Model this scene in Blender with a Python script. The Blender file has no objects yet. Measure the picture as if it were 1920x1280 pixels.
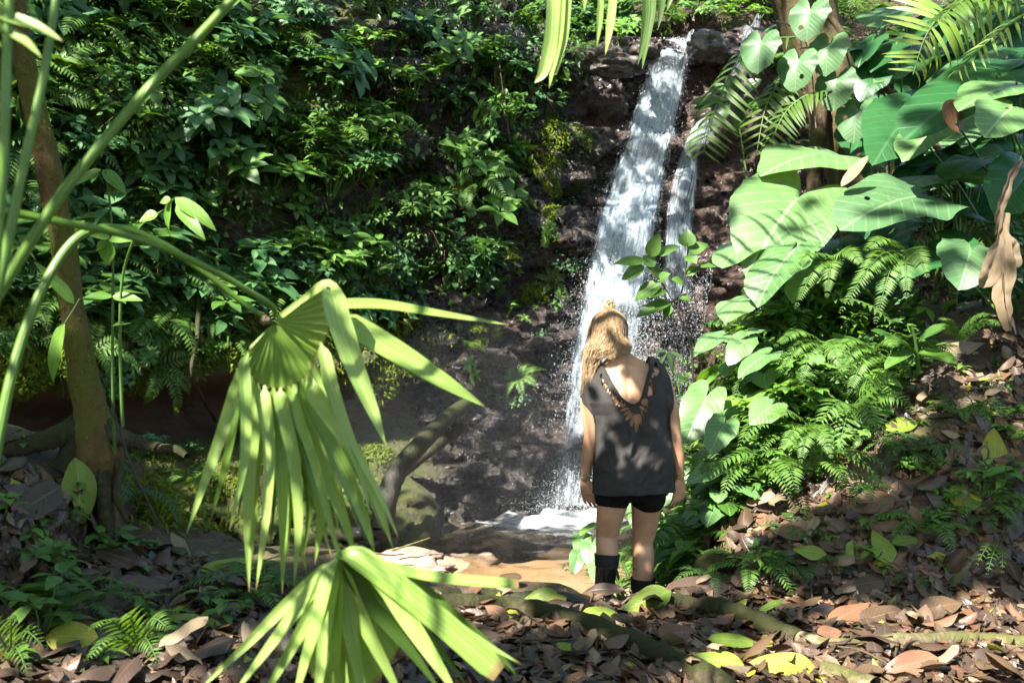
import bpy, bmesh, math, random
import numpy as np
from mathutils import Vector, Matrix, Quaternion
from mathutils.bvhtree import BVHTree

random.seed(11)
RNG = np.random.default_rng(11)
F = 1866.667                      # focal length in pixels of the 1920 wide photograph
SC = bpy.context.scene
COL = SC.collection
R = math.radians
np.seterr(over='ignore')


def P(px, py, Y):
    """world point that stands Y metres in front of the lens on the sight line of a photo pixel"""
    return Vector(((px - 960) / F * Y, Y, (640 - py) / F * Y))


def pix(v):
    return 960 + F * v[0] / v[1], 640 - F * v[2] / v[1]


# ------------------------------------------------------------------ noise
def _hash(ix, iy, iz, s):
    h = (ix * 374761393 + iy * 668265263 + iz * 2147483647 + s * 144665) & 0xFFFFFFFF
    h = ((h ^ (h >> 13)) * 1274126177) & 0xFFFFFFFF
    h = ((h ^ (h >> 16)) * 2246822519) & 0xFFFFFFFF
    return ((h ^ (h >> 15)) & 0xFFFFFF) / float(0xFFFFFF)


def vnoise(x, y, z=0.0, seed=0):
    x, y, z = np.broadcast_arrays(np.asarray(x, float), np.asarray(y, float), np.asarray(z, float))
    ix, iy, iz = np.floor(x).astype(np.int64), np.floor(y).astype(np.int64), np.floor(z).astype(np.int64)
    fx, fy, fz = x - ix, y - iy, z - iz
    u, v, w = [t * t * t * (t * (t * 6 - 15) + 10) for t in (fx, fy, fz)]
    r = 0
    for dx in (0, 1):
        for dy in (0, 1):
            for dz in (0, 1):
                k = (u if dx else 1 - u) * (v if dy else 1 - v) * (w if dz else 1 - w)
                r = r + k * _hash(ix + dx, iy + dy, iz + dz, seed)
    return r * 2 - 1


def fbm(x, y, z=0.0, o=4, seed=0):
    a, f, r = 1.0, 1.0, 0.0
    for i in range(o):
        r = r + a * vnoise(np.asarray(x) * f, np.asarray(y) * f, np.asarray(z) * f, seed + i * 7)
        a *= .5
        f *= 2.03
    return r


def cellstep(x, y, seed=0):
    """blocky noise: value of the nearest jittered cell, and distance between the two nearest"""
    x, y = np.asarray(x, float), np.asarray(y, float)
    ix, iy = np.floor(x).astype(np.int64), np.floor(y).astype(np.int64)
    d1 = np.full(x.shape, 9.0); d2 = d1.copy(); val = np.zeros(x.shape)
    for dx in (-1, 0, 1):
        for dy in (-1, 0, 1):
            cx, cy = ix + dx, iy + dy
            px = cx + _hash(cx, cy, cx * 0, seed); py = cy + _hash(cx, cy, cx * 0, seed + 5)
            d = np.hypot(x - px, y - py)
            hv = _hash(cx, cy, cx * 0, seed + 9)
            near = d < d1
            d2 = np.where(near, d1, np.minimum(d2, d))
            val = np.where(near, hv, val)
            d1 = np.where(near, d, d1)
    return val, d2 - d1


def sm(x, a, b):
    t = np.clip((np.asarray(x, float) - a) / (b - a), 0, 1)
    return t * t * (3 - 2 * t)


# ------------------------------------------------------------------ mesh builder
class MB:
    def __init__(s):
        s.v, s.uv, s.f, s.n = [], [], [], 0

    def add(s, V, Fc, UV=None, mi=0, M=None):
        V = np.asarray(V, float)
        if M is not None:
            A = np.array(M)
            V = V @ A[:3, :3].T + A[:3, 3]
        s.v.append(V)
        s.uv.append(np.zeros((len(V), 2)) if UV is None else np.asarray(UV, float))
        Fc = np.asarray(Fc, np.int64)
        if len(Fc):
            s.f.append((Fc + s.n, mi))
        s.n += len(V)
        return s

    def merge(s, o, M=None):
        A = np.array(M) if M is not None else np.eye(4)
        for V, UV in zip(o.v, o.uv):
            s.v.append(V @ A[:3, :3].T + A[:3, 3]); s.uv.append(UV)
        for f, mi in o.f:
            s.f.append((f + s.n, mi))
        s.n += o.n
        return s

    def mesh(s, name, mats, smooth=True):
        me = bpy.data.meshes.new(name)
        V = np.concatenate(s.v); UV = np.concatenate(s.uv)
        me.vertices.add(len(V)); me.vertices.foreach_set('co', V.astype(np.float32).ravel())
        loops, starts, mis, pos = [], [], [], 0
        for f, mi in s.f:
            n, k = f.shape
            loops.append(f.ravel()); starts.append(pos + np.arange(n) * k); mis.append(np.full(n, mi))
            pos += n * k
        L = np.concatenate(loops); S = np.concatenate(starts); MI = np.concatenate(mis)
        me.loops.add(len(L)); me.loops.foreach_set('vertex_index', L.astype(np.int32))
        me.polygons.add(len(S)); me.polygons.foreach_set('loop_start', S.astype(np.int32))
        me.polygons.foreach_set('material_index', MI.astype(np.int32))
        uvl = me.uv_layers.new(name='UVMap')
        uvl.data.foreach_set('uv', UV[L].astype(np.float32).ravel())
        me.update(calc_edges=True)
        me.validate()
        if smooth:
            me.polygons.foreach_set('use_smooth', np.ones(len(me.polygons), bool))
        for m in (mats if isinstance(mats, (list, tuple)) else [mats]):
            me.materials.append(m)
        return me

    def build(s, name, mats, parent=None, smooth=True):
        o = bpy.data.objects.new(name, s.mesh(name, mats, smooth))
        COL.objects.link(o)
        if parent is not None:
            o.parent = parent
            o.matrix_parent_inverse = parent.matrix_world.inverted()
        return o


def tag(o, label=None, cat=None, group=None, kind=None):
    if label: o['label'] = label
    if cat: o['category'] = cat
    if group: o['group'] = group
    if kind: o['kind'] = kind
    return o


def empty(name, loc, label, cat, group=None):
    o = bpy.data.objects.new(name, None)
    o.empty_display_size = .1
    COL.objects.link(o)
    o.location = loc
    o.matrix_world = Matrix.Translation(loc)
    return tag(o, label, cat, group)


def copy_tree(o, M, label=None):
    c = o.copy(); COL.objects.link(c); c.matrix_world = M
    if label: c['label'] = label
    for ch in o.children:
        d = ch.copy(); COL.objects.link(d); d.parent = c
        d.matrix_parent_inverse = ch.matrix_parent_inverse.copy()
    return c


def frame(pos, d, up, s=1.0, roll=0.0):
    """matrix whose +Y runs along d and whose +Z leans to up"""
    y = Vector(d).normalized(); u = Vector(up)
    x = y.cross(u)
    if x.length < 1e-5: x = y.cross(Vector((.3, .9, .2)))
    x.normalize(); z = x.cross(y)
    M = Matrix(((x.x, y.x, z.x, 0), (x.y, y.y, z.y, 0), (x.z, y.z, z.z, 0), (0, 0, 0, 1)))
    if roll: M = M @ Matrix.Rotation(roll, 4, 'Y')
    return Matrix.Translation(pos) @ M @ Matrix.Scale(s, 4)


def upframe(pos, n, s=1.0, spin=0.0):
    """matrix whose +Z runs along n, turned by spin about it"""
    q = Vector(n).to_track_quat('Z', 'Y')
    return Matrix.Translation(pos) @ q.to_matrix().to_4x4() @ Matrix.Rotation(spin, 4, 'Z') @ Matrix.Scale(s, 4)


# ------------------------------------------------------------------ leaf shapes
def pr_ovate(v): return np.sin(np.pi * np.clip(v, 0, 1) ** .72) ** .85
def pr_lance(v): return np.sin(np.pi * np.clip(v, 0, 1) ** .8) ** 1.25
def pr_obov(v): return np.sin(np.pi * np.clip(v, 0, 1) ** 1.5) ** .8
def pr_ell(v): return np.sin(np.pi * v) ** .62
def pr_heart(v): return np.where(v < .12, .55 + 3.2 * v, 1.0) * np.clip(1 - ((v - .12) / .88).clip(0, 1) ** 1.7, 0, 1) ** .8
def pr_strap(v): return np.minimum(1, .35 + 3 * v) * np.clip(1 - v ** 3, 0, 1) ** .9


def grid_faces(nr, nc):
    i = np.arange(nr - 1)[:, None] * nc + np.arange(nc - 1)[None, :]
    i = i.ravel()
    return np.stack([i, i + 1, i + nc + 1, i + nc], 1)


def leaf(L, W, prof=pr_ovate, ns=6, nc=1, fold=.25, droop=.5, wav=0.0, twist=0.0, curl=0.0, lobes=0, ph=None):
    v = np.linspace(0, 1, ns + 1)
    w = W / 2 * np.maximum(prof(v), .015)
    u = np.linspace(-1, 1, 2 * nc + 1)
    vm = (v[1:] + v[:-1]) / 2
    a = droop * vm ** 1.2
    y = np.concatenate([[0], np.cumsum(np.cos(a)) * L / ns]); z = np.concatenate([[0], -np.cumsum(np.sin(a)) * L / ns])
    U, Vv = np.meshgrid(u, v)
    ph = random.uniform(0, 6) if ph is None else ph
    Wd = w[:, None] * np.ones_like(U)
    if lobes: Wd = Wd * (1 - .45 * (.5 + .5 * np.sin(Vv * lobes * 6.283)) * (np.abs(U) > .6))
    X = U * Wd
    Z = z[:, None] + np.abs(X) * fold + wav * L * np.sin(Vv * 9 + ph + U) * np.abs(U) - curl * X * X / max(W, 1e-4) * 2
    Y = y[:, None] + 0 * U
    if twist:
        t = twist * Vv; X, Z2 = X * np.cos(t), X * np.sin(t); Z = Z + Z2
    return np.stack([X.ravel(), Y.ravel(), Z.ravel()], 1), grid_faces(ns + 1, 2 * nc + 1), np.stack([(U.ravel() + 1) / 2, Vv.ravel()], 1)


_EAR_A = np.radians([0, 12, 30, 50, 75, 100, 125, 148, 164, 174, 180])
_EAR_R = np.array([.76, .69, .575, .49, .43, .42, .445, .46, .40, .2, .07])


def ear_leaf(L, wmul=1.0, fold=.22, droop=.5, wav=.02, nr=5, na=44, notch=1.0, ph=0):
    """heart and arrow shaped leaf: petiole joins at the origin, tip along +Y, lobes behind"""
    th = np.linspace(-np.pi, np.pi, na, endpoint=False)
    r = np.interp(np.abs(th), _EAR_A, _EAR_R)
    r = r * (1 + .03 * np.sin(th * 7 + ph) + .02 * np.sin(th * 11 + ph * 2))
    rr = np.linspace(0, 1, nr + 1)[1:]
    X = (np.sin(th)[None] * r[None] * rr[:, None] * wmul).ravel() * L
    Y = (np.cos(th)[None] * r[None] * rr[:, None]).ravel() * L
    RR = (rr[:, None] + 0 * th[None]).ravel(); TH = (th[None] + 0 * rr[:, None]).ravel()
    X = np.concatenate([[0], X]); Y = np.concatenate([[0], Y]); RR = np.concatenate([[0], RR]); TH = np.concatenate([[0], TH])
    Z = np.abs(X) * fold - droop * np.where(Y > 0, Y * Y / L, .6 * Y * Y / L) + wav * L * RR ** 2 * np.sin(TH * 5 + ph)
    Z = Z - .35 * X * X / L
    uv = np.stack([.5 + X / L * .9, .38 + Y / L * .76], 1)
    f3 = np.stack([np.zeros(na, int), 1 + np.arange(na), 1 + (np.arange(na) + 1) % na], 1)
    i = np.arange(nr - 1)[:, None] * na + 1; j = np.arange(na)[None]
    f4 = np.stack([(i + j).ravel(), (i + na + j).ravel(), (i + na + (j + 1) % na).ravel(), (i + (j + 1) % na).ravel()], 1)
    return np.stack([X, Y, Z], 1), f3[:, ::-1], f4[:, ::-1], uv


def add_ear(mb, L, M, mi=0, **k):
    V, f3, f4, uv = ear_leaf(L, **k)
    n0 = mb.n
    mb.add(V, f3, uv, mi, M)
    mb.f.append((f4 + n0, mi))


def smooth_path(pts, n):
    """Catmull-Rom through the points, n samples"""
    p = np.array([tuple(q) for q in pts], float)
    if len(p) == 2:
        t = np.linspace(0, 1, n)[:, None]
        return p[0] * (1 - t) + p[1] * t
    p = np.vstack([2 * p[0] - p[1], p, 2 * p[-1] - p[-2]])
    m = len(p) - 3
    out = []
    for t in np.linspace(0, m - 1e-9, n):
        i = int(t); f = t - i
        a, b, c, d = p[i:i + 4]
        out.append(.5 * (2 * b + (c - a) * f + (2 * a - 5 * b + 4 * c - d) * f * f + (3 * b - a - 3 * c + d) * f ** 3))
    return np.array(out)


def tube(pts, rad, ns=6, n=None, cap=True, jit=0.0, flat=1.0):
    p = smooth_path(pts, n or max(4, len(pts) * 3))
    n = len(p)
    r = np.interp(np.linspace(0, 1, n), np.linspace(0, 1, len(rad)), rad) if hasattr(rad, '__len__') else np.full(n, rad)
    t = np.gradient(p, axis=0); t /= np.linalg.norm(t, axis=1)[:, None] + 1e-9
    nrm = np.cross(t[0], [.13, .2, .97]); nrm /= np.linalg.norm(nrm) + 1e-9
    V, UV = [], []
    ang = np.linspace(0, 2 * np.pi, ns, endpoint=False)
    length = np.concatenate([[0], np.cumsum(np.linalg.norm(np.diff(p, axis=0), axis=1))])
    for i in range(n):
        nrm = nrm - t[i] * np.dot(nrm, t[i]); nrm /= np.linalg.norm(nrm) + 1e-9
        b = np.cross(t[i], nrm)
        q = r[i] * (1 + (RNG.normal(0, jit, ns) if jit else 0))
        V.append(p[i] + (np.cos(ang) * q)[:, None] * nrm + (np.sin(ang) * q * flat)[:, None] * b)
        UV.append(np.stack([ang / 6.2832, np.full(ns, length[i])], 1))
    V = np.concatenate(V); UV = np.concatenate(UV)
    i = np.arange(n - 1)[:, None] * ns; j = np.arange(ns)[None]
    f = np.stack([(i + j).ravel(), (i + (j + 1) % ns).ravel(), (i + ns + (j + 1) % ns).ravel(), (i + ns + j).ravel()], 1)
    return V, f, UV


def add_tube(mb, pts, rad, mi=0, ns=6, n=None, jit=0.0, M=None, flat=1.0, cap=False):
    V, f, UV = tube(pts, rad, ns, n, jit=jit, flat=flat)
    n0 = mb.n
    mb.add(V, f, UV, mi, M)
    if cap:
        mb.f.append((np.array([[n0 + k for k in range(ns)][::-1]]), mi))
        mb.f.append((np.array([[n0 + len(V) - ns + k for k in range(ns)]]), mi))


def add_ribbon(mb, pts, width, nrm, n=16, fold=.2, mi=0, nc=1, prof=None, curl=0.0, uv0=0.0):
    """blade along a path; width is the full width, prof(v) its profile"""
    p = smooth_path(pts, n)
    t = np.gradient(p, axis=0); t /= np.linalg.norm(t, axis=1)[:, None] + 1e-9
    v = np.linspace(0, 1, n)
    nn = np.asarray(nrm, float); nn = nn if nn.ndim == 2 else np.repeat(nn[None], n, 0)
    x = np.cross(t, nn); x /= np.linalg.norm(x, axis=1)[:, None] + 1e-9
    z = np.cross(x, t)
    w = width / 2 * np.maximum((prof or pr_strap)(v), .02)
    u = np.linspace(-1, 1, 2 * nc + 1)
    V = p[:, None] + x[:, None] * (u[None, :, None] * w[:, None, None]) + z[:, None] * ((np.abs(u)[None, :, None] * fold - curl * u[None, :, None] ** 2) * w[:, None, None])
    UV = np.stack([np.broadcast_to((u[None] + 1) / 2, (n, len(u))), np.broadcast_to(v[:, None], (n, len(u)))], 2).reshape(-1, 2)
    mb.add(V.reshape(-1, 3), grid_faces(n, len(u)), UV, mi)


# ------------------------------------------------------------------ materials
class NT:
    def __init__(s, name):
        s.m = bpy.data.materials.new(name); s.m.use_nodes = True
        s.t = s.m.node_tree; s.t.nodes.clear()
        s.out = s.t.nodes.new('ShaderNodeOutputMaterial')

    def n(s, kind, **k):
        nd = s.t.nodes.new('ShaderNode' + kind)
        for a, b in k.items():
            if a.startswith('_'): setattr(nd, a[1:], b)
            else: s.set(nd.inputs[a.replace('__', ' ')], b)
        return nd

    def set(s, sock, b):
        if isinstance(b, bpy.types.NodeSocket): s.t.links.new(b, sock)
        elif b is not None:
            if hasattr(sock.default_value, '__len__') and len(sock.default_value) == 4 and len(b) == 3: b = (*b, 1)
            sock.default_value = b

    def math(s, op, a, b=None, c=None, clamp=False):
        nd = s.t.nodes.new('ShaderNodeMath'); nd.operation = op; nd.use_clamp = clamp
        for k, x in enumerate((a, b, c)):
            if x is not None: s.set(nd.inputs[k], x)
        return nd.outputs[0]

    def mix(s, fac, a, b, blend='MIX'):
        nd = s.t.nodes.new('ShaderNodeMix'); nd.data_type = 'RGBA'; nd.blend_type = blend
        s.set(nd.inputs[0], fac); s.set(nd.inputs[6], a); s.set(nd.inputs[7], b)
        return nd.outputs[2]

    def rng(s, x, a, b, c=0.0, d=1.0, smooth=False):
        nd = s.t.nodes.new('ShaderNodeMapRange'); nd.clamp = True
        if smooth: nd.interpolation_type = 'SMOOTHSTEP'
        for k, q in enumerate((x, a, b, c, d)): s.set(nd.inputs[k], q)
        return nd.outputs[0]

    def noise(s, vec, scale, detail=3, rough=.55, dist=0.0):
        nd = s.n('TexNoise', Scale=scale, Detail=detail, Roughness=rough, Distortion=dist)
        if vec is not None: s.set(nd.inputs['Vector'], vec)
        return nd.outputs[0]

    def mapping(s, vec, scale=(1, 1, 1), rot=(0, 0, 0)):
        nd = s.n('Mapping'); s.set(nd.inputs[0], vec)
        nd.inputs['Scale'].default_value = scale; nd.inputs['Rotation'].default_value = rot
        return nd.outputs[0]

    def bump(s, h, strength=.3, dist=.02):
        nd = s.n('Bump', Strength=strength, Distance=dist); s.set(nd.inputs['Height'], h)
        return nd.outputs[0]

    def pbr(s, col, rough=.5, spec=.5, normal=None, **k):
        nd = s.t.nodes.new('ShaderNodeBsdfPrincipled')
        s.set(nd.inputs['Base Color'], col); s.set(nd.inputs['Roughness'], rough); s.set(nd.inputs['Specular IOR Level'], spec)
        if normal is not None: s.set(nd.inputs['Normal'], normal)
        for a, b in k.items(): s.set(nd.inputs[a.replace('__', ' ')], b)
        return nd.outputs[0]

    def mixs(s, fac, a, b):
        nd = s.t.nodes.new('ShaderNodeMixShader')
        s.set(nd.inputs[0], fac); s.set(nd.inputs[1], a); s.set(nd.inputs[2], b)
        return nd.outputs[0]

    def done(s, sh, disp=None):
        s.t.links.new(sh, s.out.inputs['Surface'])
        return s.m


def leaf_mat(name, c1, c2, vein=None, vs=.35, N=8, rough=.42, trans=.35, slope=.5, tcol=None, spec=.5, spots=None, holes=0.0, par=False, midw=.07):
    t = NT(name)
    uv = t.n('UVMap').outputs[0]
    sx = t.n('SeparateXYZ'); t.set(sx.inputs[0], uv)
    a = t.math('ABSOLUTE', t.math('MULTIPLY', t.math('SUBTRACT', sx.outputs[0], .5), 2.0))
    mid = t.rng(a, 0.0, midw, 1.0, 0.0)
    if par:   # parallel veins of a blade
        lat = t.rng(t.math('SINE', t.math('MULTIPLY', sx.outputs[0], 31.0)), .3, 1.0)
    else:
        lat = t.rng(t.math('SINE', t.math('MULTIPLY', t.math('SUBTRACT', sx.outputs[1], t.math('MULTIPLY', a, slope * .5)), N * 6.283)), .86, 1.0)
    vm = t.math('MAXIMUM', mid, t.math('MULTIPLY', lat, .45))
    g = t.n('NewGeometry'); oi = t.n('ObjectInfo')
    r = t.math('FRACT', t.math('ADD', g.outputs['Random Per Island'], t.math('MULTIPLY', oi.outputs['Random'], 7.31)))
    co = t.n('TexCoord').outputs['Object']
    nz = t.noise(co, 14.0, 4)
    col = t.mix(r, c1, c2)
    col = t.mix(t.rng(nz, .3, .7), col, t.mix(1.0, col, (.72, .76, .66), 'MULTIPLY'))
    if spots:
        sp = t.math('MULTIPLY', t.rng(t.noise(co, 26.0, 5, .7), .58, .68), t.rng(t.noise(co, 5.0, 3), .45, .6))
        col = t.mix(sp, col, spots)
    vein = vein or tuple(min(1, q * 1.8 + .03) for q in c2)
    col = t.mix(t.math('MULTIPLY', vm, vs), col, vein)
    if par: col = t.mix(t.math('MULTIPLY', t.rng(t.math('ADD', sx.outputs[1], t.math('MULTIPLY', nz, .06)), .985, 1.02), .85), col, (.22, .13, .06))
    bmp = t.bump(t.math('ADD', t.math('MULTIPLY', vm, -1.0), t.math('MULTIPLY', nz, .6)), .35, .006)
    p = t.pbr(col, t.rng(nz, .2, .8, rough - .08, rough + .14), spec, bmp)
    tr = t.n('BsdfTranslucent')
    t.set(tr.inputs[0], t.mix(1.0, col, tcol or (1.5, 1.35, .55), 'MULTIPLY'))
    sh = t.mixs(trans, p, tr.outputs[0])
    if holes:
        vo = t.n('TexVoronoi', Scale=9.0); t.set(vo.inputs['Vector'], co)
        hm = t.math('MULTIPLY', t.math('LESS_THAN', vo.outputs[0], .17), t.math('GREATER_THAN', t.noise(co, 2.7, 2), 1 - holes))
        sh = t.mixs(hm, sh, t.n('BsdfTransparent').outputs[0])
    return t.done(sh)


def bark_mat(name, c1, c2, moss=None, mossamt=.5, scale=9.0, stretch=.35, rough=.85):
    t = NT(name)
    co = t.n('TexCoord').outputs['Object']
    mp = t.mapping(co, (1, 1, stretch))
    n1 = t.noise(mp, scale * 2.5, 6, .65); n2 = t.noise(co, 2.6, 4, .6); n3 = t.noise(co, 34, 4, .7)
    col = t.mix(t.rng(n1, .3, .7), c1, c2)
    col = t.mix(t.rng(n3, .45, .75, 0, .5), col, tuple(q * .35 for q in c1))
    if moss:
        g = t.n('NewGeometry'); sx = t.n('SeparateXYZ'); t.set(sx.inputs[0], g.outputs['Normal'])
        mk = t.rng(t.math('ADD', t.math('ADD', n2, t.math('MULTIPLY', n3, .35)), t.math('MULTIPLY', sx.outputs[2], .12)), .78 - mossamt * .4, .95 - mossamt * .4)
        col = t.mix(mk, col, t.mix(n3, moss, tuple(q * .45 for q in moss)))
    return t.done(t.pbr(col, rough, .25, t.bump(t.math('ADD', n1, t.math('MULTIPLY', n3, .7)), .8, .02)))


M = {}
G = leaf_mat
M['leaf_dark'] = G('leaf_dark', (.018, .052, .011), (.038, .098, .019), rough=.38)
M['leaf_mid'] = G('leaf_mid', (.050, .125, .020), (.098, .205, .033), rough=.42)
M['leaf_blue'] = G('leaf_bluegreen', (.042, .12, .040), (.078, .185, .064), rough=.42)
M['leaf_lime'] = G('leaf_lime', (.085, .21, .028), (.16, .30, .045), rough=.45, trans=.42)
M['fern'] = G('fern_green', (.058, .14, .018), (.118, .23, .034), rough=.5, trans=.42, vs=.2)
M['fern_dark'] = G('fern_dark', (.03, .085, .016), (.062, .14, .024), rough=.5, trans=.4, vs=.2)
M['moss'] = G('moss_green', (.08, .13, .014), (.17, .21, .022), rough=.9, trans=.3, vs=.0, spec=.1)
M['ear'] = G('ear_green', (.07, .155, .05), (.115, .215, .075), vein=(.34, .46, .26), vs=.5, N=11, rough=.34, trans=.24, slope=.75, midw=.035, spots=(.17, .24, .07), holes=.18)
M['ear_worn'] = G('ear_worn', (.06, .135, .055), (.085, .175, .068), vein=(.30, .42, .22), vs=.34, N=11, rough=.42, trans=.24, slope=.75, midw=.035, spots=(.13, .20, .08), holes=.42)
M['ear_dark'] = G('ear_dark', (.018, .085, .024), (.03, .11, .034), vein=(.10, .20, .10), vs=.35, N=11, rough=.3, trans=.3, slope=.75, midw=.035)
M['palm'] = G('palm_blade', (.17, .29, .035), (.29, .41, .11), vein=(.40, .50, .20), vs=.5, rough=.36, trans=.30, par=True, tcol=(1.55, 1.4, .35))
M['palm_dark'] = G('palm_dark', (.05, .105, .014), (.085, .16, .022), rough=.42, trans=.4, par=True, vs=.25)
M['petiole'] = G('petiole_green', (.085, .18, .018), (.12, .23, .026), vs=.0, rough=.4, trans=.15)
M['stem'] = G('stem_green', (.05, .12, .02), (.09, .18, .03), vs=.0, rough=.5, trans=.1)
M['twig'] = bark_mat('twig_brown', (.055, .036, .02), (.11, .075, .045))
M['dead'] = G('dead_brown', (.045, .026, .014), (.125, .073, .036), vein=(.26, .15, .09), vs=.5, N=10, rough=.52, trans=.12, tcol=(1.3, .9, .6), spots=(.05, .028, .016))
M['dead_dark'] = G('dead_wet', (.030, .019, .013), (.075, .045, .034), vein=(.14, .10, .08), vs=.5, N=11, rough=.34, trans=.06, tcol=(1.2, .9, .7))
M['dead_red'] = G('dead_red', (.12, .048, .026), (.17, .085, .048), vein=(.3, .17, .12), vs=.5, N=10, rough=.42, trans=.12, tcol=(1.2, .8, .6))
M['dead_tan'] = G('dead_tan', (.19, .135, .085), (.29, .215, .14), vein=(.22, .13, .08), vs=.4, N=9, rough=.6, trans=.25, tcol=(1.2, 1, .7), spots=(.2, .11, .06))
M['yellow'] = G('yellow_fallen', (.23, .23, .018), (.34, .32, .04), vein=(.42, .42, .12), vs=.5, N=10, rough=.42, trans=.25, tcol=(1.3, 1.2, .4), spots=(.14, .12, .015))
M['yelgreen'] = G('yellowgreen_fallen', (.13, .21, .022), (.2, .27, .035), vein=(.32, .38, .12), vs=.5, N=10, rough=.42, trans=.28, spots=(.11, .13, .02))
M['bark_moss'] = bark_mat('bark_mossy', (.058, .038, .013), (.135, .085, .028), moss=(.10, .10, .014), mossamt=.45)
M['bark_pale'] = bark_mat('bark_pale', (.045, .030, .017), (.15, .10, .062), moss=(.06, .055, .014), mossamt=.55, scale=5)
M['root_moss'] = bark_mat('root_mossy', (.034, .025, .015), (.085, .064, .038), moss=(.034, .037, .009), mossamt=.55)
M['root_bare'] = bark_mat('root_bare', (.13, .10, .06), (.22, .18, .11), moss=(.10, .10, .03), mossamt=.35)
M['log'] = bark_mat('log_wet', (.020, .017, .014), (.05, .043, .034), moss=(.035, .04, .012), mossamt=.35, rough=.5)
# ================================================================== LAND
WATER_Z = -2.33
MX = [-9, -3.2, -2.6, -2.05, -1.86, -1.8, -1.5, -.9, -.3, 0, .6, 9]
MZ = [-.2, -.32, -.40, -.50, -.62, -.86, -.95, -1.03, -1.13, -1.19, -1.24, -1.24]


def terrain(x, y):
    x, y = np.asarray(x, float), np.asarray(y, float)
    z = np.interp(x, MX, MZ)
    z = z - .07 * np.clip(4.5 - y, 0, 3) * sm(-x, .2, 1.2)
    yr = np.interp(x, [-9, -2, -1, 0, .5, 1.2], [5.3, 5.1, 4.85, 4.85, 4.9, 5.0])          # crest of the near bank
    over = np.clip(y - yr, 0, 20)
    z = z - .62 * np.clip(over, 0, .5) - .34 * np.clip(over - .5, 0, .5)
    bed = -2.41 - .42 * sm(y, 10.8, 12.3) * sm(x, -2.2, -.8) + .28 * np.exp(-(((x + 1.05) / .55) ** 2 + ((y - 10.35) / .42) ** 2)) - .12 * sm(-x, 1.6, 3)
    bed = bed + .06 * sm(x, -.4, .6) * (1 - sm(y, 10, 10.8)) + .25 * sm(y, 12.8, 14)
    z = z + (bed - z) * sm(y, yr + .75, yr + 2.3)
    # right hand bank
    h = .25 * (x - 1.0) + .97 * (y - 4.98)
    hs = np.where(h > .15, h, .15 * np.exp(np.clip((h - .15) / .15, -30, 0)))
    zb = -1.26 + .66 * np.clip(hs, 0, 2.3) - .10 * np.clip(hs - 2.3, 0, 9) + .35 * np.clip(x - 3.4, 0, 9)
    e = .10 * vnoise(x * 1.3, y * 1.3, 0, 3)
    w = sm(x + e, .50 + .21 * (y - 5), 1.35 + .25 * (y - 5))
    w = w * sm(y, 4.6, 5.1)
    z = z + (zb - z) * w
    z = z + .035 * fbm(x * 2.2, y * 2.2, 0, 4, 20) + .012 * fbm(x * 9, y * 9, 0, 2, 31)
    return z


PATH = np.array([(-12, 1.5), (-9.5, 4.5), (-7.2, 7.2), (-5.2, 9.2), (-3.5, 11.0), (-1.9, 12.35), (-.5, 13.2), (.5, 13.75), (1.5, 14.2), (2.7, 14.35), (3.9, 14.0), (5.4, 13.0), (7.6, 11.6), (10.5, 9.6), (13, 6.5)], float)
_seg = np.concatenate([[0], np.cumsum(np.linalg.norm(np.diff(PATH, axis=0), axis=1))])
SMAX = _seg[-1]
S_FALL = _seg[8]
S_L = _seg[6]


def cliff_off(s, z):
    left = 1 - sm(s, S_L - 2.2, S_L + .4)
    fall = np.exp(-((s - S_FALL) / 1.7) ** 4)
    right = sm(s, S_FALL + 1.4, S_FALL + 3)
    o = -(.24 + .05 * left) * (z + 2.33)
    o = o - (.95 + .5 * right) * np.clip(z - 4.55 + .9 * right, 0, 8)             # crest and the slope above
    # undercut with a lip over it, the bank below
    cave = np.exp(-((z + .95 + .12 * vnoise(s * 1.1, 0, 0, 4)) / .34) ** 4)
    o = o - left * .75 * cave
    o = o + left * (.30 * np.exp(-((z + .22) / .35) ** 2))
    o = o + left * .95 * np.clip(-1.2 - z, 0, 2) + (1 - left) * .25 * np.clip(-1.6 - z, 0, 2)
    # rock shape
    rock = 1 - .55 * left
    v, d = cellstep(s * 1.15 + .3 * vnoise(s * 1.5, z * 1.5), z * 2.1 + .4 * vnoise(s * 2, z * 2, 0, 2), 3)
    v2, d2 = cellstep(s * 3.1 + .3 * vnoise(s * 4, z * 4), z * 5.5, 8)
    v3, d3 = cellstep(s * 7 + .5 * vnoise(s * 9, z * 9), z * 13, 18)
    o = o + rock * (.62 * (v - .5) - .12 * (1 - sm(d, 0, .07)) + .20 * (v2 - .5) - .05 * (1 - sm(d2, 0, .08)) + .07 * (v3 - .5))
    o = o + .16 * fbm(s * .55, z * .7, 0, 3, 40) + .05 * fbm(s * 3, z * 4, 0, 3, 44)
    # the chute the water runs in, and the ridge beside it
    return o


def cliff_point(s, z):
    s, z = np.asarray(s, float), np.asarray(z, float)
    ss = np.clip(s, 0, SMAX - 1e-6)
    d = .25
    px, py = np.interp(ss, _seg, PATH[:, 0]), np.interp(ss, _seg, PATH[:, 1])
    k = .7
    tx = np.interp(np.clip(ss + k, 0, SMAX), _seg, PATH[:, 0]) - np.interp(np.clip(ss - k, 0, SMAX), _seg, PATH[:, 0])
    ty = np.interp(np.clip(ss + k, 0, SMAX), _seg, PATH[:, 1]) - np.interp(np.clip(ss - k, 0, SMAX), _seg, PATH[:, 1])
    l = np.hypot(tx, ty)
    nx, ny = ty / l, -tx / l                      # towards the stream
    o = cliff_off(s, z)
    return np.stack([px + nx * o, py + ny * o, z + 0 * px], -1)


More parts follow.
